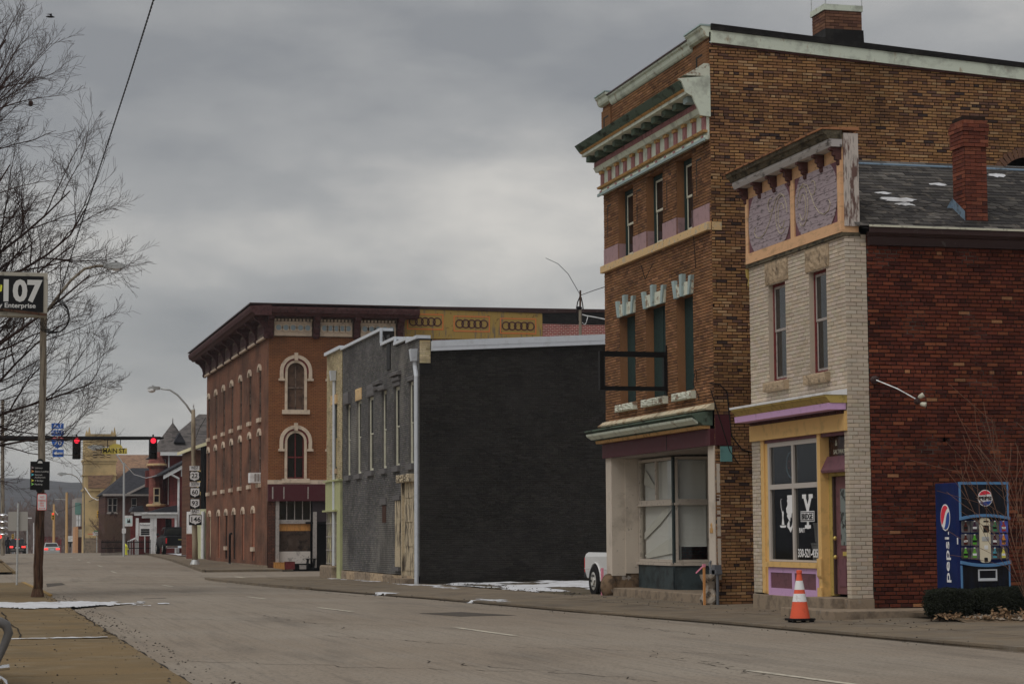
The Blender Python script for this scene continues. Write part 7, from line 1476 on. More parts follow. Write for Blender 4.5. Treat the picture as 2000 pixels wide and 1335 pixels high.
# faces: photograph rows mapped to the machine front
fz_ = lambda t: vz1-(vz1-vz0)*t
MB().box(vx0+.03, vx1-.02, vy0+.0, vy0+.019, zz(1014), zz(946)).build('header_panel', mt_vk, dvo)
MB().box(vx0-.004, vx1+.004, vy0-.012, vy0+.018, zz(945.5), zz(940.5)).build('top_trim', mt_vl, dvo)
for x in (vx0+.002, vx1-.026): MB().box(x, x+.026, vy0-.01, vy0+.018, zz(1010), zz(946)).build('side_trim', mt_vl, dvo); MB().box(x, x+.026, vy0-.008, vy0+.018, vz0+.08, zz(1103)).build('side_trim', mt_vl, dvo)
def bow(z, h, s_, nm):
    n = 10; lo = []; hi = []
    for k in range(n+1):
        t = k/n*2-1; b = (1-t*t)*.05*s_; lo.append((vx0+W_*k/n, z+b-h/2)); hi.append((vx0+W_*k/n, z+b+h/2))
    MB().prism(lo+hi[::-1], (0, vy0-.05, 0), (1, 0, 0), (0, 0, 1), (0, .068, 0)).build(nm, mt_vl, dvo)
bow(zz(1012), .045, 1, 'upper_bow'); bow(zz(1097), .05, -1, 'lower_bow')
MB().box(vx0+.03, vx1-.03, vy0-.004, vy0+.018, zz(1092), zz(1016)).build('button_field', mt_vd, dvo)
MB().box(vx0+.03, vx1-.02, vy0+.001, vy0+.019, vz0+.1, zz(1104)).build('lower_panel', mt_vk, dvo)
# maker's roundel on the header
mt_red = M('roundel_red', C(196, 36, 52), r=.4); mt_wht = M('roundel_white', C(196, 194, 196), r=.4); mt_blu = M('roundel_blue', C(28, 54, 112), r=.4)
def roundel(cx_, cz_, rx, rz_, O, right, par, wave, rot=0):
    """white disc, red upper and blue lower wave"""
    n = 40; R2 = V(right); N_ = R2.cross(V((0, 0, 1)))
    def pt(a, b):
        c_, s_ = math.cos(rot), math.sin(rot); return (cx_+(a*c_-b*s_)*rx, cz_+(a*s_+b*c_)*rz_)
    def pl(pts, out, m, nm): MB().prism([pt(*p) for p in pts], V(O)+N_*out, R2, (0, 0, 1), N_*.003).build(nm, m, par)
    pl([(math.cos(math.tau*k/n), math.sin(math.tau*k/n)) for k in range(n)], .001, mt_wht, 'roundel_disc')
    e = .9
    a0 = wave[0]; topw = [(x/10., a0+wave[1]*math.sin(x/10.*math.pi*.9+wave[2])) for x in range(-10, 11)]
    tp_ = [(x, y) for x, y in topw if x*x+y*y < e*e]; 
    arc = lambda p, q, up_: [(e*math.cos(t), e*math.sin(t)) for t in [p+(q-p)*k/16 for k in range(17)]]
    A0, A1 = math.atan2(tp_[-1][1], tp_[-1][0]), math.atan2(tp_[0][1], tp_[0][0])
    if A1 < A0: A1 += math.tau
    pl(tp_+arc(A0, A1, 1), .005, mt_red, 'roundel_red')
    b0 = wave[3]; bw_ = [(x/10., b0+wave[4]*math.sin(x/10.*math.pi*.9+wave[5])) for x in range(-10, 11)]; bp_ = [(x, y) for x, y in bw_ if x*x+y*y < e*e]
    A0, A1 = math.atan2(bp_[0][1], bp_[0][0]), math.atan2(bp_[-1][1], bp_[-1][0])
    if A0 < 0: A0 += math.tau
    if A1 < A0: A1 += math.tau
    pl(bp_[::-1]+arc(A0, A1, -1), .005, mt_blu, 'roundel_blue')
roundel(xx(1926), zz(972), (xx(1940.5)-xx(1911.5))/2, (zz(956)-zz(988.5))/2, (0, vy0-.001, 0), (1, 0, 0), dvo, (.42, .07, 0, -.42, .07, 0))
text('PEPSI', (xx(1926), vy0-.009, zz(975.5)), RY, zz(969)-zz(975.5), mt_signk, dvo, bold=.05, width=(xx(1938)-xx(1914)), align='CENTER')
# left side: roundel and wordmark running upwards
sy = lambda px: 0
ys0 = vy1-.3; 
roundel(0, 0, .17, .215, (vx0-.002, vy0+.5, PX(1841, 1010, vx0).z), (0, -1, 0), vm, (.15, .12, .4, -.28, .2, .2), rot=.7)
text('pepsi.', (vx0-.004, vy0+.39, PX(1841, 1138, vx0).z), (0, 0, 1), .15, mt_wht, vm, bold=.01, width=PX(1841, 1040, vx0).z-PX(1841, 1138, vx0).z, upv=(0, 1, 0))
# coin panel
MB().prism(rrect(xx(1933)-xx(1912), zz(1010.5)-zz(1098), .06), (xx(1912), vy0-.03, zz(1098)), (1, 0, 0), (0, 0, 1), (0, .025, 0)).build('coin_panel', M('coin_panel_beige', C(160, 152, 132), r=.5), dvo)
for x0, x1, y0, y1, m, nm in ((1919, 1929, 1016, 1019, mt_signk, 'bill_slot'), (1919, 1929.5, 1025, 1039, mt_signk, 'card_reader'), (1923, 1928, 1029, 1035, mt_signw, 'reader_screen'), (1916, 1930, 1047, 1056, mt_galv, 'coin_plate'), (1921, 1928, 1064, 1072, mt_signw, 'price_label'), (1921, 1927.5, 1088, 1097, mt_signk, 'coin_return')):
    plate(dvo, lambda a, b: PY(a, b, vy0), x0, y0, x1, y1, vy0-.034, m, .012, nm, .004)
# product buttons with bottles
cols_ = [1877.5, 1895, 1934.5, 1951.5]; rws = [1016.5, 1042.5, 1068.5]; bc = [[(70, 34, 30), (64, 40, 60), (60, 130, 84), (170, 40, 50)], [(80, 36, 30), (80, 160, 40), (70, 34, 44), (206, 130, 40)], [(90, 160, 50), (100, 160, 50), (70, 150, 170), (206, 196, 80)]]
mt_btn = M('button_grey', C(78, 76, 78), [((.03, .03, .03, 1, .8), 4, .45, .6)], r=.25); mt_btnb = M('button_blue', C(56, 66, 130), r=.25); BM = {}
for r_ in range(3):
    for c_ in range(4):
        x0, y0 = cols_[c_], rws[r_]; fv = lambda a, b: PY(a, b, vy0)
        bt = plate(dvo, fv, x0, y0, x0+15.5, y0+22.5, vy0-.022, mt_btnb if (c_ == 3 and r_ < 2) else mt_btn, .012, 'button', .018)
        a = fv(x0+7.5, y0+20); h_ = .15; col = bc[r_][c_]
        if col not in BM: BM[col] = M('bottle_%d_%d' % (r_, c_), C(*col, 1.3), r=.3)
        pl = [(-.032, 0), (.032, 0), (.036, .05), (.034, .08), (.016, .11), (.013, .15), (-.013, .15), (-.016, .11), (-.034, .08), (-.036, .05)]
        MB().prism(pl, (a.x, vy0-.027, a.z), (1, 0, 0), (0, 0, 1), (0, .004, 0)).build('bottle_print', BM[col], bt); MB().prism([(-.034, .035), (.034, .035), (.035, .07), (-.035, .07)], (a.x, vy0-.03, a.z), (1, 0, 0), (0, 0, 1), (0, .002, 0)).build('bottle_label', mt_signw if (r_+c_) % 2 else mt_signk, bt); MB().prism([(-.013, .15), (.013, .15), (.013, .165), (-.013, .165)], (a.x, vy0-.027, a.z), (1, 0, 0), (0, 0, 1), (0, .004, 0)).build('bottle_cap', mt_signw, bt)
fv = lambda a, b: PY(a, b, vy0); x0, x1, z0, z1 = xx(1908), xx(1944.5), zz(1134), zz(1111); mb = MB(); t = .02
for q in ((x0, x1, z1-t, z1), (x0, x1, z0, z0+.045), (x0, x0+t, z0+.045, z1-t), (x1-t, x1, z0+.045, z1-t)): mb.box(q[0], q[1], vy0-.03, vy0, q[2], q[3])
mb.build('delivery_frame', M('delivery_frame_grey', C(150, 152, 156), r=.4), dvo, bev=.006); MB().box(vx0-.012, vx0+.0, vy0+.06, vy0+.09, zz(1062), zz(1049)).build('lock_plate', mt_signw, vm)
# cone
cnp = PZ(1562.5, 1213, -1.41); cx_, cy_, cz_ = cnp.x, cnp.y, -1.41
cn = thing('traffic_cone', 'orange traffic cone with two white bands on the right pavement', 'cone', (cx_, cy_, cz_)); hC = .79
mt_or_ = M('cone_orange', C(250, 74, 48, 1.9), [((.35, .08, .05, 1, .5), 9, .55, .72)], r=.5); mt_refl = M('cone_reflective_white', C(188, 178, 172), [((.3, .2, .18, 1, .5), 10, .55, .7)], r=.5)
rr = lambda t: .17+( .03-.17)*t
def cseg(a, b, m, nm, o=0): MB().lathe([(rr(a)+o, hC*a), (rr(b)+o, hC*b)], (cx_, cy_, cz_+.0), 28).build(nm, m, cn, smooth=False)
cseg(.06, .4, mt_or_, 'cone_body'); cseg(.4005, .56, mt_refl, 'white_band', .002); cseg(.5605, .64, mt_or_, 'orange_ring'); cseg(.6405, .82, mt_refl, 'white_band', .002); cseg(.8205, .99, mt_or_, 'cone_tip'); MB().lathe([(.03, 0), (.045, .01), (.045, .05), (.03, .06)], (cx_, cy_, cz_+hC*.955), 16).build('cone_rim', mt_or_, cn)
MB().prism([(-.2, -.14), (-.14, -.2), (.14, -.2), (.2, -.14), (.2, .14), (.14, .2), (-.14, .2), (-.2, .14)], (cx_, cy_, cz_+.02), (1, .12, 0), (-.12, 1, 0), (0, 0, .035)).build('base', mt_black, cn, bev=.006)
for a, b in ((-.15, -.12), (.15, -.12), (-.1, .16), (.12, .15)): MB().box(cx_+a-.03, cx_+a+.03, cy_+b-.03, cy_+b+.03, cz_-.015, cz_+.0195).build('foot', mt_black, cn)
# hedges
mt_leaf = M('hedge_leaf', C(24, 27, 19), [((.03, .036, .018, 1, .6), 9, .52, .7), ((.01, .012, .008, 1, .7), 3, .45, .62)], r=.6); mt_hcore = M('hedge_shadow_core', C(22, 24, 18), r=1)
def hedge(x0, x1, y0, y1, z0, z1, lb, seed, n=7000):
    rnd = random.Random(seed); t = thing('hedge', lb, 'hedge', ((x0+x1)/2, (y0+y1)/2, z0), 'clipped hedges before the vending machine'); c = V(((x0+x1)/2, (y0+y1)/2, (z0+z1)/2)); hx, hy, hz = (x1-x0)/2, (y1-y0)/2, (z1-z0)/2
    def surf(u, v, k=1.):
        d = V((math.cos(u)*math.cos(v), math.sin(u)*math.cos(v), math.sin(v))); m = max(abs(d.x)/1, abs(d.y)/1, abs(d.z)/1); q = d/m; q = q.lerp(d, .35)
        w_ = 1+.07*noise.noise(q*2.2+V((seed, 0, 0)))+.03*noise.noise(q*7+V((seed, 0, 0))); return c+V((q.x*hx, q.y*hy, q.z*hz))*w_*k
    mb = MB(); nu, nv_ = 24, 12
    for j in range(nv_+1):
        for i in range(nu): mb.v.append(tuple(surf(math.tau*i/nu, -math.pi/2+math.pi*j/nv_, .9)))
    for j in range(nv_):
        for i in range(nu): a = j*nu+i; b = j*nu+(i+1) % nu; mb.f.append((a, b, b+nu, a+nu))
    mb.build('shade_core', mt_hcore, t)  # solid dark core: shade between the leaves is put into its colour
    mb = MB()
    for k in range(n):
        u, v = rnd.uniform(0, math.tau), math.asin(rnd.uniform(-.9, 1)); p = surf(u, v, rnd.uniform(.86, 1.03)); s_ = rnd.uniform(.012, .022)
        a = V((rnd.gauss(0, 1), rnd.gauss(0, 1), rnd.gauss(0, .7))).normalized(); b = a.orthogonal().normalized(); b = (b+a.cross(b)*rnd.uniform(-1, 1)).normalized()
        mb.add([p-a*s_, p+b*s_*.55, p+a*s_*1.1, p-b*s_*.55], [(0, 1, 2, 3)])
    mb.build('foliage', mt_leaf, t, recalc=False)
    st_ = MB()
    for k in range(5): x = x0+(x1-x0)*(k+.5)/5; st_.tube([(x, c.y, z0-.05), (x+.03, c.y, z0+.2)], .014, 5)
    st_.build('stem', mt_polelow, t)
hx = lambda px, Y=30.5: PY(px, 1150, Y).x
hedge(hx(1808), hx(1893), 30.25, 30.72, -1.33, -.88, 'dark clipped hedge left of the vending machine foot', 2)
hedge(hx(1896), hx(2070), 30.3, 30.78, -1.33, -.87, 'dark clipped hedge right of the vending machine foot', 5, 11000)
# gravel bed: stones and dead leaves
zgr = lambda x, y: -1.385+.11*min(1, max(0, (y-29.75)/.9))+.02*noise.noise(V((x*2, y*2, 0)))
sheet('gravel_bed', fr(14.9, 24, 60), fr(29.7, 31.9, 12), lambda x, y: zgr(x, y)-.012, M('gravel_soil', C(84, 72, 58), r=1))
STP = [((.33, .27, .21, 1), 4), ((.22, .18, .14, 1), 3), ((.42, .36, .3, 1), 2), ((.14, .11, .085, 1), 2)]
mt_stone = M('gravel_stone', (1, 1, 1, 1), r=.85, attr=True)
rnd = random.Random(9); mb = MB(); mb.c = []; OCT = [(1, 0, 0), (-1, 0, 0), (0, 1, 0), (0, -1, 0), (0, 0, 1), (0, 0, -1)]; OF = [(0, 2, 4), (2, 1, 4), (1, 3, 4), (3, 0, 4), (2, 0, 5), (1, 2, 5), (3, 1, 5), (0, 3, 5)]
def stones(n, xr, yr, zf, smin, smax, keep=lambda x, y: True):
    for k in range(n):
        x, y = rnd.uniform(*xr), rnd.uniform(*yr)
        if not keep(x, y): continue
        s_ = rnd.uniform(smin, smax); a = rnd.uniform(0, 6.3); c_, q_ = math.cos(a), math.sin(a); sx_, sy_, sz_ = s_*rnd.uniform(.8, 1.4), s_*rnd.uniform(.7, 1.1), s_*rnd.uniform(.45, .8); z = zf(x, y); b0 = len(mb.v)
        for (p, q, h) in OCT: p, q = p*sx_, q*sy_; mb.v.append((x+p*c_-q*q_, y+p*q_+q*c_, z+h*sz_+sz_*.5))
        mb.f += [tuple(i+b0 for i in f) for f in OF]; col = rnd.choices([c[0] for c in STP], [c[1] for c in STP])[0]; mb.c += [col]*6
edge = lambda x: 29.85+.12*noise.noise(V((x*1.3, 0, 0)))+max(0, 15.6-x)*.9
stones(3600, (14.9, 18.6), (29.75, 31.2), zgr, .016, .036, lambda x, y: y > edge(x))
go = mb.build('gravel', mt_stone, recalc=False); tag(go, 'loose tan gravel stones in the bed before the hedges', 'gravel', kind='stuff')
mb = MB(); mb.c = []; STP = [((.07, .06, .05, 1), 3), ((.15, .13, .11, 1), 2)]
stones(1500, (8.9, 13), (16, 80), lambda x, y: max(zroad(x, y), zpr(x, y) if x > xr(y) else -9), .008, .02, lambda x, y: -.45 < x-xr(y) < .1); stones(500, (XL-.2, XL+.5), (14, 56), lambda x, y: max(zroad(x, y), g(y)-.02 if x < XL else -9), .008, .02); stones(160, (13, 14.4), (28, 47), zpr, .008, .02); stones(160, (-1.5, 2), (15, 40), lambda x, y: g(y)-.02, .006, .016); stones(300, (13.6, 15), (46.5, 62), lotz, .015, .04)
go = mb.build('grit', mt_stone, recalc=False); tag(go, 'scattered dark grit and pebbles along both gutters', 'grit', kind='stuff')
mb = MB(); mt_dead = M('dead_leaf', C(120, 96, 72, 1.8), [((.08, .055, .035, 1, .8), 8, .45, .62)], r=.9)
for cx_, cy_, n, sp, hgt in ((hx(1930), 30.12, 70, .25, .09), (hx(1838), 30.15, 36, .2, .06), (hx(1990), 30.1, 50, .25, .09), (hx(1900), 30.0, 60, .8, .02)):
    for k in range(n):
        x, y = rnd.gauss(cx_, sp*.5), rnd.gauss(cy_, .07); z = zgr(x, y)+.03+abs(rnd.gauss(0, hgt*.5)); s_ = rnd.uniform(.03, .06); a = V((rnd.gauss(0, 1), rnd.gauss(0, 1), rnd.gauss(0, .5))).normalized(); b = a.orthogonal(); b = (b+a.cross(b)*rnd.uniform(-1, 1)).normalized(); n_ = a.cross(b); p = V((x, y, z))
        mb.add([p-a*s_, p+b*s_*.5+n_*s_*.3, p+a*s_, p-b*s_*.5+n_*s_*.3], [(0, 1, 2), (0, 2, 3)])
go = mb.build('dead_leaves', mt_dead, recalc=False); tag(go, 'heap of dry tan leaves lying on the gravel before the hedges', 'leaves', kind='stuff')

# ================================================================== bare trees
mt_bark = M('dark_bark', C(46, 35, 32), [((.09, .062, .054, 1, .6), 8, .52, .7)], r=.95)
def tree(name, lb, cat, base, spec, mat, seed, group=None, mr=.0036):
    """spec: trunk height, radius, list of limbs (start height, azimuth, elevation, length), depth levels"""
    rnd = random.Random(seed); t = thing(name, lb, cat, base, group); base = V(base)
    trunk, crown = MB(), MB(); H, R, limbs, lv, upb = spec
    trunk.tube([base+V((0, 0, -.1)), base+V((.03, .02, H*.4)), base+V((-.02, .04, H*.8)), base+V((0, 0, H))], [R*1.25, R, R*.85, R*.6], 10)
    def grow(p, d, ln, r_, lev):
        n = max(3, min(9, int(ln/(.16+.1*(lv-lev)*.3))+2)) if lev else 3; pts = [p.copy()]; rs_ = [r_]; d = d.normalized(); step = ln/n
        for i in range(n):
            d = (d+V((rnd.gauss(0, .1), rnd.gauss(0, .1), rnd.gauss(0, .08)+upb*(.35 if lev == lv else .8)*step*(1 if d.z < .95 else 0)))).normalized(); p = p+d*step; pts.append(p.copy()); rs_.append(max(r_*(1-.8*(i+1)/n), mr))
        (crown).tube(pts, rs_, 6 if lev == lv else (5 if lev == lv-1 else 3), cap=False)
        if lev == 0: return
        kids = {4: 10, 3: 12, 2: 11, 1: 8}[lev] if lev in (1, 2, 3, 4) else 5
        for k in range(kids):
            f = .2+.78*(k+rnd.random())/kids; i = min(int(f*n), n-1); q = pts[i].lerp(pts[i+1], f*n-i); tg = (pts[i+1]-pts[i]).normalized()
            sd = tg.orthogonal().normalized(); sd = Matrix.Rotation(rnd.uniform(0, math.tau), 3, tg) @ sd; ang = math.radians(rnd.uniform(24, 52))
            nd = tg*math.cos(ang)+sd*math.sin(ang); nd.z += .12
            grow(q, nd, ln*rnd.uniform(.3, .5)*(1.15-.5*f), max(rs_[i]*.55, mr), lev-1)
    for h, az, el, ln in limbs:
        a, e = math.radians(az), math.radians(el); grow(base+V((0, 0, h)), V((math.sin(a)*math.cos(e), math.cos(a)*math.cos(e), math.sin(e))), ln, R*.2*(ln/6), lv)
    trunk.build('trunk', mat, t, smooth=True); crown.build('crown', mat, t, smooth=True, recalc=False); return t
rnd = random.Random(77)
L_ = [(2.1, 92, 12, 6.6), (2.6, 75, 20, 6.8), (2.9, 110, 24, 6.6), (3.3, 88, 32, 7.0), (3.7, 60, 36, 6.4), (3.9, 120, 40, 6.4), (4.2, 95, 46, 7.2), (4.5, 80, 55, 7.2), (4.8, 105, 62, 7.0), (5.0, 70, 68, 6.6), (5.2, 100, 75, 6.6), (2.4, 60, 5, 5.4), (1.9, 112, 4, 5.6)]
L_ = [q for q in L_ if q[2] > 6]+[(2.8, 85, 17, 6.9), (3.1, 98, 27, 7.2), (3.5, 72, 29, 6.8), (4.0, 108, 50, 7.0), (4.4, 90, 60, 7.4), (4.7, 84, 38, 6.8), (4.9, 96, 68, 7.2), (5.1, 76, 74, 7.0), (3.6, 92, 41, 7.2)]
L_ += [(2.4+.25*k, 180+20*k, 20+5*k, 5) for k in range(6)]
L_ = [(h*1.3, a, e, ln*(.84+.0075*e)) for h, a, e, ln in L_]
tree('bare_tree', 'large bare winter tree reaching in from the left edge', 'tree', (-3.0, 55.6, -1.45), (7.0, .34, L_, 3, .13), mt_bark, 4)
tree('bare_shrub', 'thin bare twiggy shrub at right edge before the vending machine', 'shrub', (PY(2012, 1150, 29.9).x, 29.9, -1.36), (.25, .05, [(.1, 270+k*9-40, 62+k*2.6, 2.6+.25*(k % 3)) for k in range(9)], 1, .06), M('tan_twig', C(84, 62, 50), r=.9), 12)
for k, (px, py, Y, s_, lb) in enumerate(((222, 1060, 195, 4.2, 'dense brown bare shrub before the dark house'), (240, 1060, 197, 3.4, 'lower bare shrub behind the far lamp post'), (208, 1060, 200, 3.6, 'bare shrub at the left corner of the dark house'))):
    b = PY(px, py, Y); tree('bare_shrub', lb, 'shrub', (b.x, Y, -1.5), (.6, .1, [(.3, q*52+k*20, 35+q*6, s_*.75) for q in range(8)], 2, .1), M('brown_twig', C(78, 62, 52), r=.95) if k == 0 else MATS['brown_twig'], 30+k, None, .011)
tkn = 0
for k in range(16):
    px = [62, 70, 116, 126, 137, 146, 20, 40, 8, 80, 95, 110, 142, 150, 30, 55][k]; Y = 330+k*13; b = PY(px, 1050, Y)
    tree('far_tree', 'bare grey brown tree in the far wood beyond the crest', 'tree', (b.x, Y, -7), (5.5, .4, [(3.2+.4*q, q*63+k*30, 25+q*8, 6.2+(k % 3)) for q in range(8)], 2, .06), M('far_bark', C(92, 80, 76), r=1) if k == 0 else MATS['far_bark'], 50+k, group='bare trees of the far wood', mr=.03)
nb_ = PY(60, 202, 56.); ns = thing('bird_nest', 'small dark clump like a nest high in the bare tree', 'nest', tuple(nb_)); MB().sphere(nb_, .065, 9, 7, (1, 1, 1.3)).build('twig_ball', mt_bark, ns)
bd_ = PY(98, 33, 60.); bi = thing('bird', 'small dark bird flying at the top left', 'bird', tuple(bd_)); mb = MB(); mb.loft([[bd_+V((x, -.02*s_, .0)) + V((0, math.cos(a)*r_, math.sin(a)*r_)) for a in (0, 1.57, 3.14, 4.71)] for x, r_, s_ in ((-.12, .008, 0), (-.04, .03, 0), (.05, .03, 0), (.12, .01, 0))]); mb.build('body', mt_black, bi)
for s_ in (-1, 1): MB().add([bd_+V((.03, 0, .01)), bd_+V((.05, s_*.1, .07)), bd_+V((s_*.13, s_*.2, .02)), bd_+V((-.03, s_*.08, .04))], [(0, 1, 2, 3)]).build('wing', mt_black, bi)
# ================================================================== vehicles (modelled about the origin, front towards +Y)
mt_tyre = M('tyre_rubber', C(26, 25, 25), r=.85, objc=True); mt_rim = M('alloy_rim', C(150, 148, 142), r=.35, metal=.6); mt_plas = M('dark_plastic', C(34, 34, 35), r=.6); mt_tail = M('tail_lamp_red', C(150, 24, 26), r=.25); mt_chrome = M('chrome', (.75, .75, .77, 1), r=.12, metal=1); mt_cglass = M('car_glass', (.012, .014, .016, 1), r=.05, spec=.6); mt_brake = M('lit_tail_lamp', (.8, .03, .03, 1), r=.3, emit=((1, .06, .05, 1), 1.6)); mt_plate = M('licence_plate', C(150, 160, 168), r=.5)
def carpaint(nm, c): return M(nm, c, r=.38, coat=.25, spec=.4)
def shell(sec):
    """sec: (y, half width, z bottom, z shoulder, half width top, z top)"""
    lp = []
    for y, w_, zb, zs_, wt, zt_ in sec: lp.append([(-w_*.94, y, zb), (w_*.94, y, zb), (w_, y, zb+(zs_-zb)*.35), (w_, y, zs_), (wt, y, zt_-.03), (wt*.93, y, zt_), (-wt*.93, y, zt_), (-wt, y, zt_-.03), (-w_, y, zs_), (-w_, y, zb+(zs_-zb)*.35)])
    return MB().loft(lp)
def wheel(t, x, y, r_, s_, wd=.24):
    o = MB().lathe([(r_*.62, -wd/2), (r_*.96, -wd/2), (r_, -wd/2+.03), (r_, wd/2-.03), (r_*.96, wd/2), (r_*.62, wd/2), (r_*.62, -wd/2)], (x, y, r_), 26, (s_, 0, 0), False).build('wheel', mt_tyre, t, smooth=False)
    MB().lathe([(0, 0), (r_*.64, 0), (r_*.64, .04), (r_*.5, .05), (r_*.28, .03), (r_*.2, .06), (0, .06)], (x+s_*(wd/2-.05), y, r_), 22, (s_, 0, 0)).build('rim', mt_rim, o)
    for k in range(6): a = k*math.tau/6; MB().lathe([(0, 0), (.035, 0), (.035, .004), (0, .004)], (x+s_*(wd/2+.002), y+math.cos(a)*r_*.4, r_+math.sin(a)*r_*.4), 8, (s_, 0, 0)).build('rim_hole', mt_black, o)
def arch(t, x, y, r_, s_, paint): 
    MB().lathe([(0, 0), (r_, 0), (r_, .012), (0, .012)], (x, y, r_*.86), 26, (s_, 0, 0)).build('wheel_well', mt_black, t)
    pts = [(x+s_*.012, y+math.cos(a)*r_*1.02, r_*.86+math.sin(a)*r_*1.02) for a in [math.pi*k/14 for k in range(15)]]; MB().tube(pts, .022, 6).build('arch_lip', paint, t)
def pickup(name, lb, paint, L_=4.8, W_=1.74, bed=1.08, roof=1.68, wr=.37, lights=False, crew=False, group=None):
    t = thing(name, lb, 'pickup truck', (0, 0, 0)); h = L_/2; w_ = W_/2; fl = .42
    shell([(-h, w_*.94, fl+.06, bed-.12, w_*.93, bed-.02), (-h+.08, w_, fl, bed-.1, w_*.95, bed), (-h*.3, w_, fl, bed-.08, w_*.95, bed), (h*.25, w_, fl, bed-.08, w_*.95, bed), (h*.42, w_, fl, bed-.1, w_*.92, bed+.0), (h*.85, w_*.98, fl, bed-.18, w_*.86, bed-.1), (h*.98, w_*.9, fl+.02, bed-.3, w_*.8, bed-.22)]).build('body', paint, t, smooth=False, bev=.02)
    yc0, yc1 = (-h*.42 if crew else -h*.22), h*.36
    MB().loft([[(-w_*.93, y0, bed-.01), (w_*.93, y0, bed-.01), (w_*.93, y1, bed-.01), (-w_*.93, y1, bed-.01)] if i == 0 else [(-w_*.78, y0, roof-.03), (w_*.78, y0, roof-.03), (w_*.78, y1, roof-.03), (-w_*.78, y1, roof-.03)] for i, (y0, y1) in enumerate(((yc0, yc1), (yc0+.18, yc1-.62)))]).build('cab', paint, t, bev=.03)
    MB().box(-w_*.76, w_*.76, yc0+.2, yc1-.66, roof-.035, roof).build('roof_panel', paint, t, bev=.03)
    MB().loft([[(-w_*.8, yc0+.0, bed+.1), (w_*.8, yc0+.0, bed+.1), (w_*.8, yc0+.1, bed+.1), (-w_*.8, yc0+.1, bed+.1)], [(-w_*.68, yc0+.13, roof-.1), (w_*.68, yc0+.13, roof-.1), (w_*.68, yc0+.2, roof-.1), (-w_*.68, yc0+.2, roof-.1)]]).build('rear_window', mt_cglass, t)
    for s_ in (-1, 1):
        MB().add([(s_*w_*.935, yc0+.2, bed+.06), (s_*w_*.935, yc1-.12, bed+.06), (s_*w_*.8, yc1-.62, roof-.1), (s_*w_*.8, yc0+.3, roof-.1)], [(0, 1, 2, 3)]).build('side_window', mt_cglass, t)
        MB().box(s_*w_-.012 if s_ > 0 else -w_-.004, s_*w_+.004 if s_ > 0 else -w_+.012, yc0+.1, yc0+.115, fl+.06, bed-.06).build('door_seam', mt_plas, t)
        MB().box(s_*w_-.01 if s_ > 0 else -w_-.02, s_*w_+.02 if s_ > 0 else -w_+.01, yc0+.16, yc0+.3, bed-.26, bed-.2).build('door_handle', mt_plas, t)
        for y in (-h*.6, h*.6): arch(t, s_*w_, y, wr*1.18, s_, paint); wheel(t, s_*(w_-.05), y, wr, s_)
        MB().box(s_*w_*.97-.08 if s_ > 0 else -w_*.97-.01, s_*w_*.97+.01 if s_ > 0 else -w_*.97+.08, -h-.015, -h+.1, bed-.5, bed-.14).build('tail_lamp', mt_brake if lights else mt_tail, t)
        MB().box(s_*w_-.005 if s_ > 0 else -w_-.01, s_*w_+.01 if s_ > 0 else -w_+.005, -h+.06, h*.9, bed-.42, bed-.4).build('body_crease', paint, t)
        MB().obox((s_*(w_+.1), yc1-.35, bed+.12), (.09, 0, 0), (0, .05, 0), (0, 0, .08)).build('mirror', mt_plas, t)
    MB().box(-w_*.84, w_*.84, -h-.012, -h+.0, bed-.56, bed-.06).build('tailgate', paint, t); MB().box(-.12, .12, -h-.03, -h-.013, bed-.2, bed-.14).build('tailgate_handle', mt_plas, t)
    MB().box(-w_*.95, w_*.95, -h-.16, -h+.02, fl, fl+.17).build('rear_bumper', mt_chrome if crew else mt_plas, t, bev=.03); MB().box(-.16, .16, -h-.175, -h-.161, fl+.03, fl+.15).build('licence_plate', mt_plate, t)
    MB().box(-w_*.95, w_*.95, h*.95, h*1.02, fl, fl+.2).build('front_bumper', mt_plas, t, bev=.03)
    MB().box(-w_*.88, w_*.88, -h+.12, yc0-.08, bed-.03, bed+.004).build('bed_cover', mt_plas, t); return t
wt_ = pickup('pickup_truck', 'white pickup truck parked beyond the tall brick building', carpaint('white_car_paint', (.72, .72, .71, 1)))
place(wt_, (16.34, 49.68, -1.545), math.pi+.02)
bk_ = pickup('pickup_truck', 'black crew cab pickup truck parked on the driveway by the red house', M('black_car_paint', (.008, .008, .009, 1), r=.45, spec=.2), 5.6, 2.0, 1.25, 1.88, .4, crew=True)
MB().box(-.12, .12, -2.83, -2.813, .98, 1.03).build('badge', M('gold_badge', C(190, 160, 80), r=.3, metal=.8), bk_)
p = PY(349, 1078, 148.); place(bk_, (p.x, 151., g(150)+.06), math.radians(2))
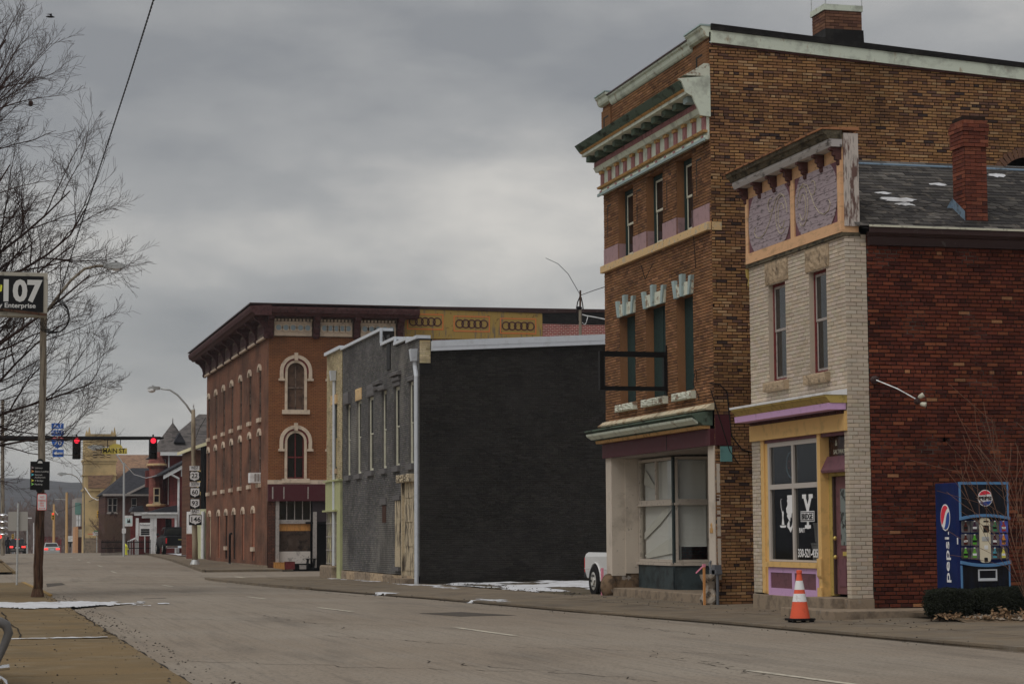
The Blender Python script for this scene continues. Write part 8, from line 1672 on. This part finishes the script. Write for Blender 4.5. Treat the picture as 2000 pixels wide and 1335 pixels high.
def car(name, lb, cat, paint, L_, W_, belt, roof, suv):
    t = thing(name, lb, cat, (0, 0, 0)); h, w_ = L_/2, W_/2; fl = .24 if not suv else .34
    shell([(-h, w_*.86, fl+.14, belt-.12, w_*.8, belt-.04), (-h+.15, w_*.98, fl, belt-.12, w_*.9, belt), (0, w_, fl, belt-.1, w_*.93, belt), (h*.5, w_, fl, belt-.1, w_*.9, belt-.02), (h*.9, w_*.9, fl, belt-.25, w_*.75, belt-.18), (h, w_*.75, fl+.1, belt-.35, w_*.6, belt-.3)]).build('body', paint, t, bev=.03)
    y0b, y1b, y0t, y1t = (-h*.72, h*.45, -h*.38, h*.02) if not suv else (-h*.93, h*.42, -h*.78, h*.1)
    MB().loft([[(-w_*.88, y0b, belt-.02), (w_*.88, y0b, belt-.02), (w_*.88, y1b, belt-.02), (-w_*.88, y1b, belt-.02)], [(-w_*.7, y0t, roof-.05), (w_*.7, y0t, roof-.05), (w_*.7, y1t, roof-.05), (-w_*.7, y1t, roof-.05)], [(-w_*.6, y0t+.1, roof), (w_*.6, y0t+.1, roof), (w_*.6, y1t-.1, roof), (-w_*.6, y1t-.1, roof)]]).build('cabin', paint, t, bev=.03)
    a = V((0, y0b, belt-.02)); b = V((0, y0t, roof-.05)); n_ = V((0, -(b.z-a.z), b.y-a.y)).normalized(); n_ = n_ if n_.y < 0 else -n_
    P0, P1 = a.lerp(b, .14)+n_*.008, a.lerp(b, .9)+n_*.008
    MB().add([(-w_*.76, P0.y, P0.z), (w_*.76, P0.y, P0.z), (w_*.64, P1.y, P1.z), (-w_*.64, P1.y, P1.z)], [(0, 1, 2, 3)]).build('rear_window', mt_cglass, t)
    for s_ in (-1, 1):
        for y in (-h*.58, h*.6): arch(t, s_*w_*.985, y, .37, s_, paint); wheel(t, s_*(w_-.12), y, .33 if not suv else .36, s_, .22)
        x = s_*w_*.68; MB().box(x-.2, x+.2, -h-.02, -h+.06, belt-.28, belt-.1).build('tail_lamp', mt_brake, t, bev=.02)
        MB().add([(s_*w_*.885, y0b+.35, belt+.03), (s_*w_*.885, y1b-.3, belt+.03), (s_*w_*.72, y1t, roof-.08), (s_*w_*.72, y0t+.15, roof-.08)], [(0, 1, 2, 3)]).build('side_window', mt_cglass, t)
        if suv: MB().tube([(s_*w_*.62, y0t+.1, roof+.03), (s_*w_*.62, y1t, roof+.05)], .025, 6).build('roof_rail', mt_chrome, t)
        MB().obox((s_*(w_+.08), y1b-.5, belt+.08), (.09, 0, 0), (0, .05, 0), (0, 0, .06)).build('mirror', paint, t)
    MB().box(-w_*.9, w_*.9, -h-.06, -h+.1, fl+.02, fl+.3).build('rear_bumper', mt_plas if suv else paint, t, bev=.04); MB().box(-.22, .22, -h-.03, -h-.005, belt-.32, belt-.2).build('licence_plate', mt_plate, t)
    if suv: MB().box(-w_*.7, w_*.7, -h-.065, -h-.061, fl+.2, fl+.26).build('bumper_trim', mt_chrome, t); MB().box(-.2, .2, y0t-.05, y0t+.03, roof-.05, roof-.02).build('brake_light', mt_brake, t)
    return t
p = PY(100.5, 1075, 236.); sd_ = car('sedan_car', 'pale silver sedan driving away over the crest', 'car', carpaint('silver_car_paint', (.46, .46, .44, 1)), 4.6, 1.8, .95, 1.45, False); place(sd_, (p.x, 238, g(238)-.03), math.radians(1))
p = PY(33, 1075, 228.); sv_ = car('suv_car', 'dark suv with red brake lights at the far left of the street', 'car', carpaint('dark_suv_paint', (.02, .02, .022, 1)), 4.5, 1.85, 1.05, 1.7, True); place(sv_, (p.x, 230, g(230)+.05), math.radians(1))
# person beside the suv
def person(loc, lb):
    t = thing('person', lb, 'person', loc); me = bpy.data.meshes.new('body')
    J = {'pel': (0, 0, .95), 'ch': (0, 0, 1.3), 'nk': (0, -.0, 1.5), 'hd': (0, -.02, 1.62), 'ht': (0, -.01, 1.72), 'ls': (-.19, 0, 1.42), 'le': (-.25, 0, 1.15), 'lh': (-.24, -.06, .88), 'rs': (.19, 0, 1.42), 're': (.26, 0, 1.16), 'rh': (.25, -.1, .92), 'lp': (-.1, 0, .9), 'lk': (-.12, -.03, .5), 'la': (-.12, .02, .09), 'lt': (-.13, -.14, .04), 'rp': (.1, 0, .9), 'rk': (.12, -.03, .5), 'ra': (.12, .03, .09), 'rt': (.13, -.13, .04)}
    K = list(J); E = [('pel', 'ch'), ('ch', 'nk'), ('nk', 'hd'), ('hd', 'ht'), ('ch', 'ls'), ('ls', 'le'), ('le', 'lh'), ('ch', 'rs'), ('rs', 're'), ('re', 'rh'), ('pel', 'lp'), ('lp', 'lk'), ('lk', 'la'), ('la', 'lt'), ('pel', 'rp'), ('rp', 'rk'), ('rk', 'ra'), ('ra', 'rt')]
    RD = {'pel': .15, 'ch': .17, 'nk': .06, 'hd': .1, 'ht': .085, 'ls': .075, 'le': .055, 'lh': .045, 'rs': .075, 're': .055, 'rh': .045, 'lp': .1, 'lk': .07, 'la': .05, 'lt': .04, 'rp': .1, 'rk': .07, 'ra': .05, 'rt': .04}
    me.from_pydata([J[k] for k in K], [(K.index(a), K.index(b)) for a, b in E], []); o = bpy.data.objects.new('body', me); COL.objects.link(o); o.parent = t
    o.modifiers.new('skin', 'SKIN'); ss = o.modifiers.new('sub', 'SUBSURF'); ss.levels = 1; ss.render_levels = 1
    for i, k in enumerate(K): sv = me.skin_vertices[0].data[i]; sv.radius = (RD[k], RD[k]); sv.use_root = (k == 'pel')
    me.materials.append(M('dark_clothes', C(26, 26, 30), r=.9)); hm = MB().sphere((0, -.01, 1.69), .105, 10, 7, (1, 1.05, .9)); ho_ = hm.build('hair', mt_black, None); ho_.parent = t; return t
p = PY(15, 1080, 214.); person((p.x, 214, g(214)-.02), 'person in dark clothes standing beside the dark suv')
# partly visible truck at the left edge
tk = thing('parked_truck', 'chrome trimmed truck corner cut off by the left edge beyond the pole', 'truck', (PY(0, 1095, 118.).x-1.2, 119, -1.4)); f = lambda px, py: PY(px, py, 118.)
MB().box(f(0, 0).x-2.4, f(3, 0).x, 118.3, 124, f(0, 1085).z, f(0, 1000).z).build('cab', carpaint('bronze_truck_paint', C(110, 70, 40)), tk, bev=.06)
for k, py in enumerate((1006, 1019, 1031, 1043)): MB().lathe([(.1, -.1), (.24, -.04), (.26, 0), (.24, .04), (.1, .1)], f(6, py), 16).build('chrome_lamp', mt_chrome, tk, smooth=False)
MB().prism([(-2.2, -.55), (.02, -.55), (.2, -.4), (.22, .35), (.1, .5), (-2.2, .5)], (f(5, 0).x, 118, f(0, 1073).z), (1, 0, 0), (0, 0, 1), (0, .3, 0)).build('bumper', mt_chrome, tk, bev=.05); MB().sphere(f(0, 1047.5), .1, 10, 6).build('marker_lamp', mt_brake, tk)
MB().lathe([(0, 0), (.5, 0), (.5, .3), (0, .3)], (f(0, 0).x-.6, 119.5, -.9), 20, (1, 0, 0)).build('wheel', mt_tyre, tk)
mo = thing('parked_motorcycle', 'chrome and black motorcycle part at lower left edge of the pavement', 'motorcycle', (PY(-40, 1335, 21.5).x, 21.5, -1.45)); f = lambda px, py, d=0: PY(px, py, 21.5+d)
MB().tube([tuple(f(-60, 1330)), tuple(f(-10, 1300, .1)), tuple(f(8, 1260, .1)), tuple(f(17, 1235, .1)), tuple(f(12, 1220, .1)), tuple(f(-4, 1212, .1)), tuple(f(-60, 1205, .2))], [.03, .035, .04, .045, .05, .05, .05], 10).build('fender', M('grey_motorcycle_paint', C(70, 69, 69), r=.3), mo, smooth=True)
MB().tube([tuple(f(-60, 1308)), tuple(f(-10, 1305)), tuple(f(18.5, 1301))], .028, 10).build('crash_bar', mt_chrome, mo, smooth=True); MB().lathe([(.1, -.05), (.28, -.06), (.31, 0), (.28, .06), (.1, .05)], f(-66, 1275, .3), 24, (.95, .3, 0)).build('wheel', mt_tyre, mo)
MB().tube([tuple(f(-40, 1360)), tuple(f(2, 1322)), tuple(f(9, 1330)), tuple(f(12, 1345))], .03, 8).build('exhaust', mt_chrome, mo, smooth=True); MB().box(f(-70, 0).x, f(-30, 0).x, 21.5, 23.2, -.9, -.55).build('frame', mt_plas, mo, bev=.05); MB().lathe([(.1, -.05), (.28, -.06), (.31, 0), (.28, .06), (.1, .05)], (f(-66, 0).x, 23.2, -1.13), 24, (1, 0, 0)).build('wheel', mt_tyre, mo); MB().box(f(-75, 0).x, f(-35, 0).x, 22.2, 23.3, -.55, -.42).build('seat', mt_black, mo, bev=.05)
# ================================================================== thin winter air
hz = MB().box(-1000, 1600, -60, 2600, -17, 58).build('haze', mt_black); hz['kind'] = 'stuff'; hz['label'] = 'thin pale winter haze over the street and hills'; hz['category'] = 'haze'; hz.data.materials.clear()
hm_ = bpy.data.materials.new('haze_air'); hm_.use_nodes = True; hn = hm_.node_tree; hn.nodes.clear(); ho_ = hn.nodes.new('ShaderNodeOutputMaterial'); hv = hn.nodes.new('ShaderNodeVolumePrincipled'); hv.inputs['Density'].default_value = .00022; hv.inputs['Color'].default_value = (.86, .92, 1, 1); hn.links.new(hv.outputs[0], ho_.inputs['Volume']); hz.data.materials.append(hm_)
